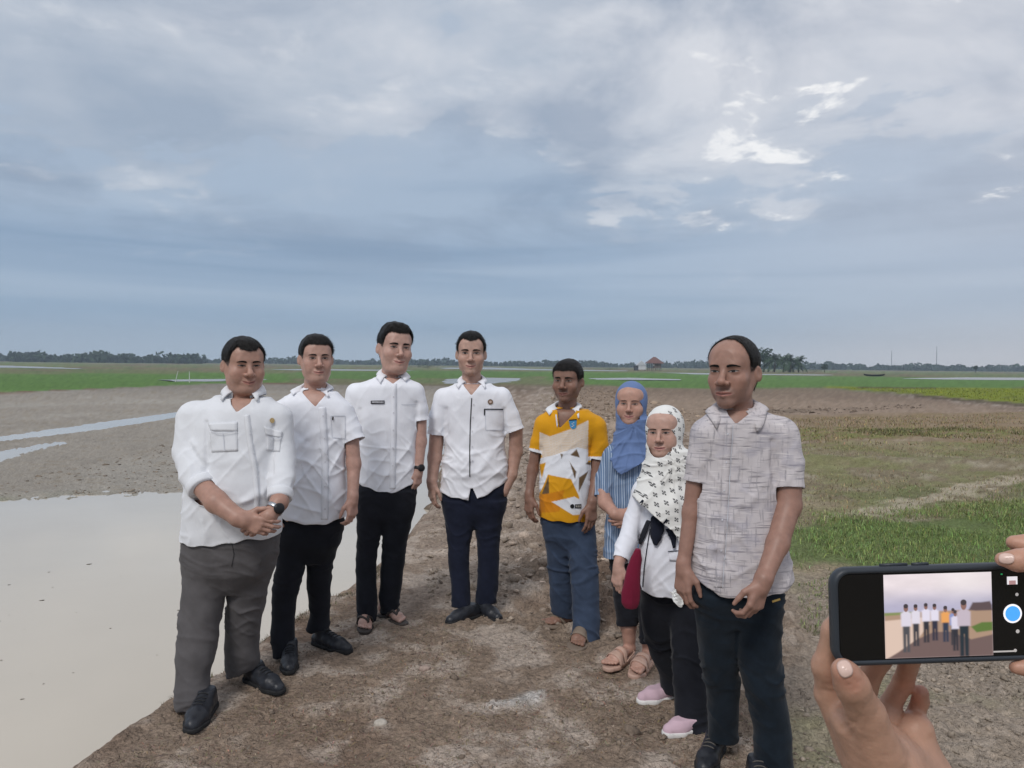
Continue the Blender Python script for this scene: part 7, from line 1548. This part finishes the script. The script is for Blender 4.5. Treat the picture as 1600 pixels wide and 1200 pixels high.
grass_obj('green_grass', [(blades(scatter(GB, 26000, -.12, lambda q: np.clip(patchy(1.1, -.15, 3)(q) * sss(-.05, .55, -sdpoly(q[:, 0], q[:, 1], GBW) + .35 * fbm(np.concatenate([q * 2.2, np.zeros((len(q), 1))], 1), 3, 44)), 0, 1)), .06, .0020, 1.2), (0.185, 0.245, 0.080), .34), (blades(scatter([(1480, 800), (1600, 756), (1900, 740), (1900, 830), (1500, 820)], 7000, -.12, patchy(1.2, -.1, 5)), .07, .0028, 1.0), (0.20, 0.235, 0.085), .3),
    (blades(scatter([(1245, 930), (1300, 905), (1500, 912), (1600, 930), (1500, 1000), (1250, 1010)], 5200, -.1, patchy(1.3, .05, 8)), .035, .0022, 1.1), (0.18, 0.20, 0.085), .3), (blades(scatter([(1000, 1010), (1100, 1000), (1120, 1090), (1000, 1090)], 350, 0, patchy(3, 0, 9)), .02, .002, 1.1), (0.10, 0.13, 0.05), .3)], 'patch of fresh green grass right of the balding man')
grass_obj('dry_grass', [(blades(scatter([(1180, 700), (1600, 690), (1900, 700), (1900, 810), (1450, 815), (1210, 830)], 15000, -.12, patchy(.8, -.1, 14)), .05, .0038, 1.2), (0.25, 0.215, 0.12), .28), (blades(scatter([(1100, 655), (1600, 640), (1900, 655), (1900, 700), (1240, 700)], 9000, -.15, patchy(.5, -.1, 15)), .08, .008, 1.0), (0.25, 0.20, 0.105), .3), (blades(scatter([(1240, 672), (1600, 664), (1900, 668), (1900, 690), (1240, 690)], 2600, -.12, patchy(.5, .15, 16)), .09, .008, 1.1), (0.15, 0.145, 0.06), .3),
    (blades(scatter([(150, 1200), (420, 1010), (560, 930), (700, 960), (1000, 1040), (1240, 1120), (1240, 1230), (120, 1230)], 11000, 0, patchy(2.4, .0, 17)), .016, .0014, 2.2), (0.21, 0.15, 0.10), .35), (blades(scatter([(200, 1150), (350, 1045), (480, 965), (560, 908), (620, 870), (640, 900), (420, 1040), (260, 1140)], 2600, -.1, patchy(3, 0, 18)), .028, .0016, 1.3), (0.13, 0.105, 0.065), .3), (blades(scatter([(820, 660), (846, 605), (862, 602), (880, 640), (860, 700)], 1800, -.05, patchy(.9, 0, 19)), .05, .005, 1.2), (0.20, 0.16, 0.075), .3)], 'dry trampled grass and straw over the path and field')
grass_obj('young_rice', [(blades(scatter([(1300, 604), (1440, 605), (1600, 606), (1800, 608), (1800, 642), (1600, 626), (1440, 613)], 5000, -.2), .10, .03, .9), (0.22, 0.25, 0.030), .15)], 'yellow-green young rice in the far right paddy')
# floating bits on the water and single stones
M_bit = mat('floating_debris', (0.10, 0.085, 0.065), 0.8)
V, T, n = clods(scatter([(-20, 1150), (130, 1110), (280, 1040), (280, 880), (0, 880)], 20, WZ), .0065, .3); V[:, 2] = V[:, 2] - np.repeat(land(*scatter([(0, 1150), (130, 1110), (280, 1040)], 1, WZ).T), len(V)) * 0
V = V.reshape(-1, 12, 3); V[:, :, 2] = WZ + .001 + .25 * (V[:, :, 2] - V[:, :, 2].mean(1, keepdims=True)); link('floating_debris', mesh_np('floating_debris', V.reshape(-1, 3), None, True, None, T), M_bit, kind='stuff', label='small bits floating on the paddy water', category='debris')
def stone(px, py, wpx, hpx, label, c, seed):
    q = gnd(px, py, 0.0); k = q[1] / FP; r = np.random.default_rng(seed); F = Field((-.1, -.1, -.06), (.1, .1, .1), .004); w, h = wpx * k / 2, hpx * k / 2
    for _ in range(5): F.ell(r.normal(0, .25, 3) * (w, w, h * .5), np.array((w, w * .8, h)) * r.uniform(.6, .9), k=.01)
    V, Q = F.mesh(); V = V + normals(V, Q) * (.003 * fbm(V * 80, 3, seed))[:, None]; o = link('stone', mesh_np('stone', V, Q), mat('stone_%d' % seed, c, .9, var=.2, vscale=60), None, label=label, category='stone'); o.location = (q[0], q[1], float(land(np.array([q[0]]), np.array([q[1]]))[0]) + .004)
stone(594, 1125, 22, 14, 'pale squarish stone lying on the path in the foreground', (0.42, 0.38, 0.33), 1); stone(663, 1044, 20, 10, 'flat pinkish stone on the path before the man with flip-flops', (0.34, 0.26, 0.22), 2)
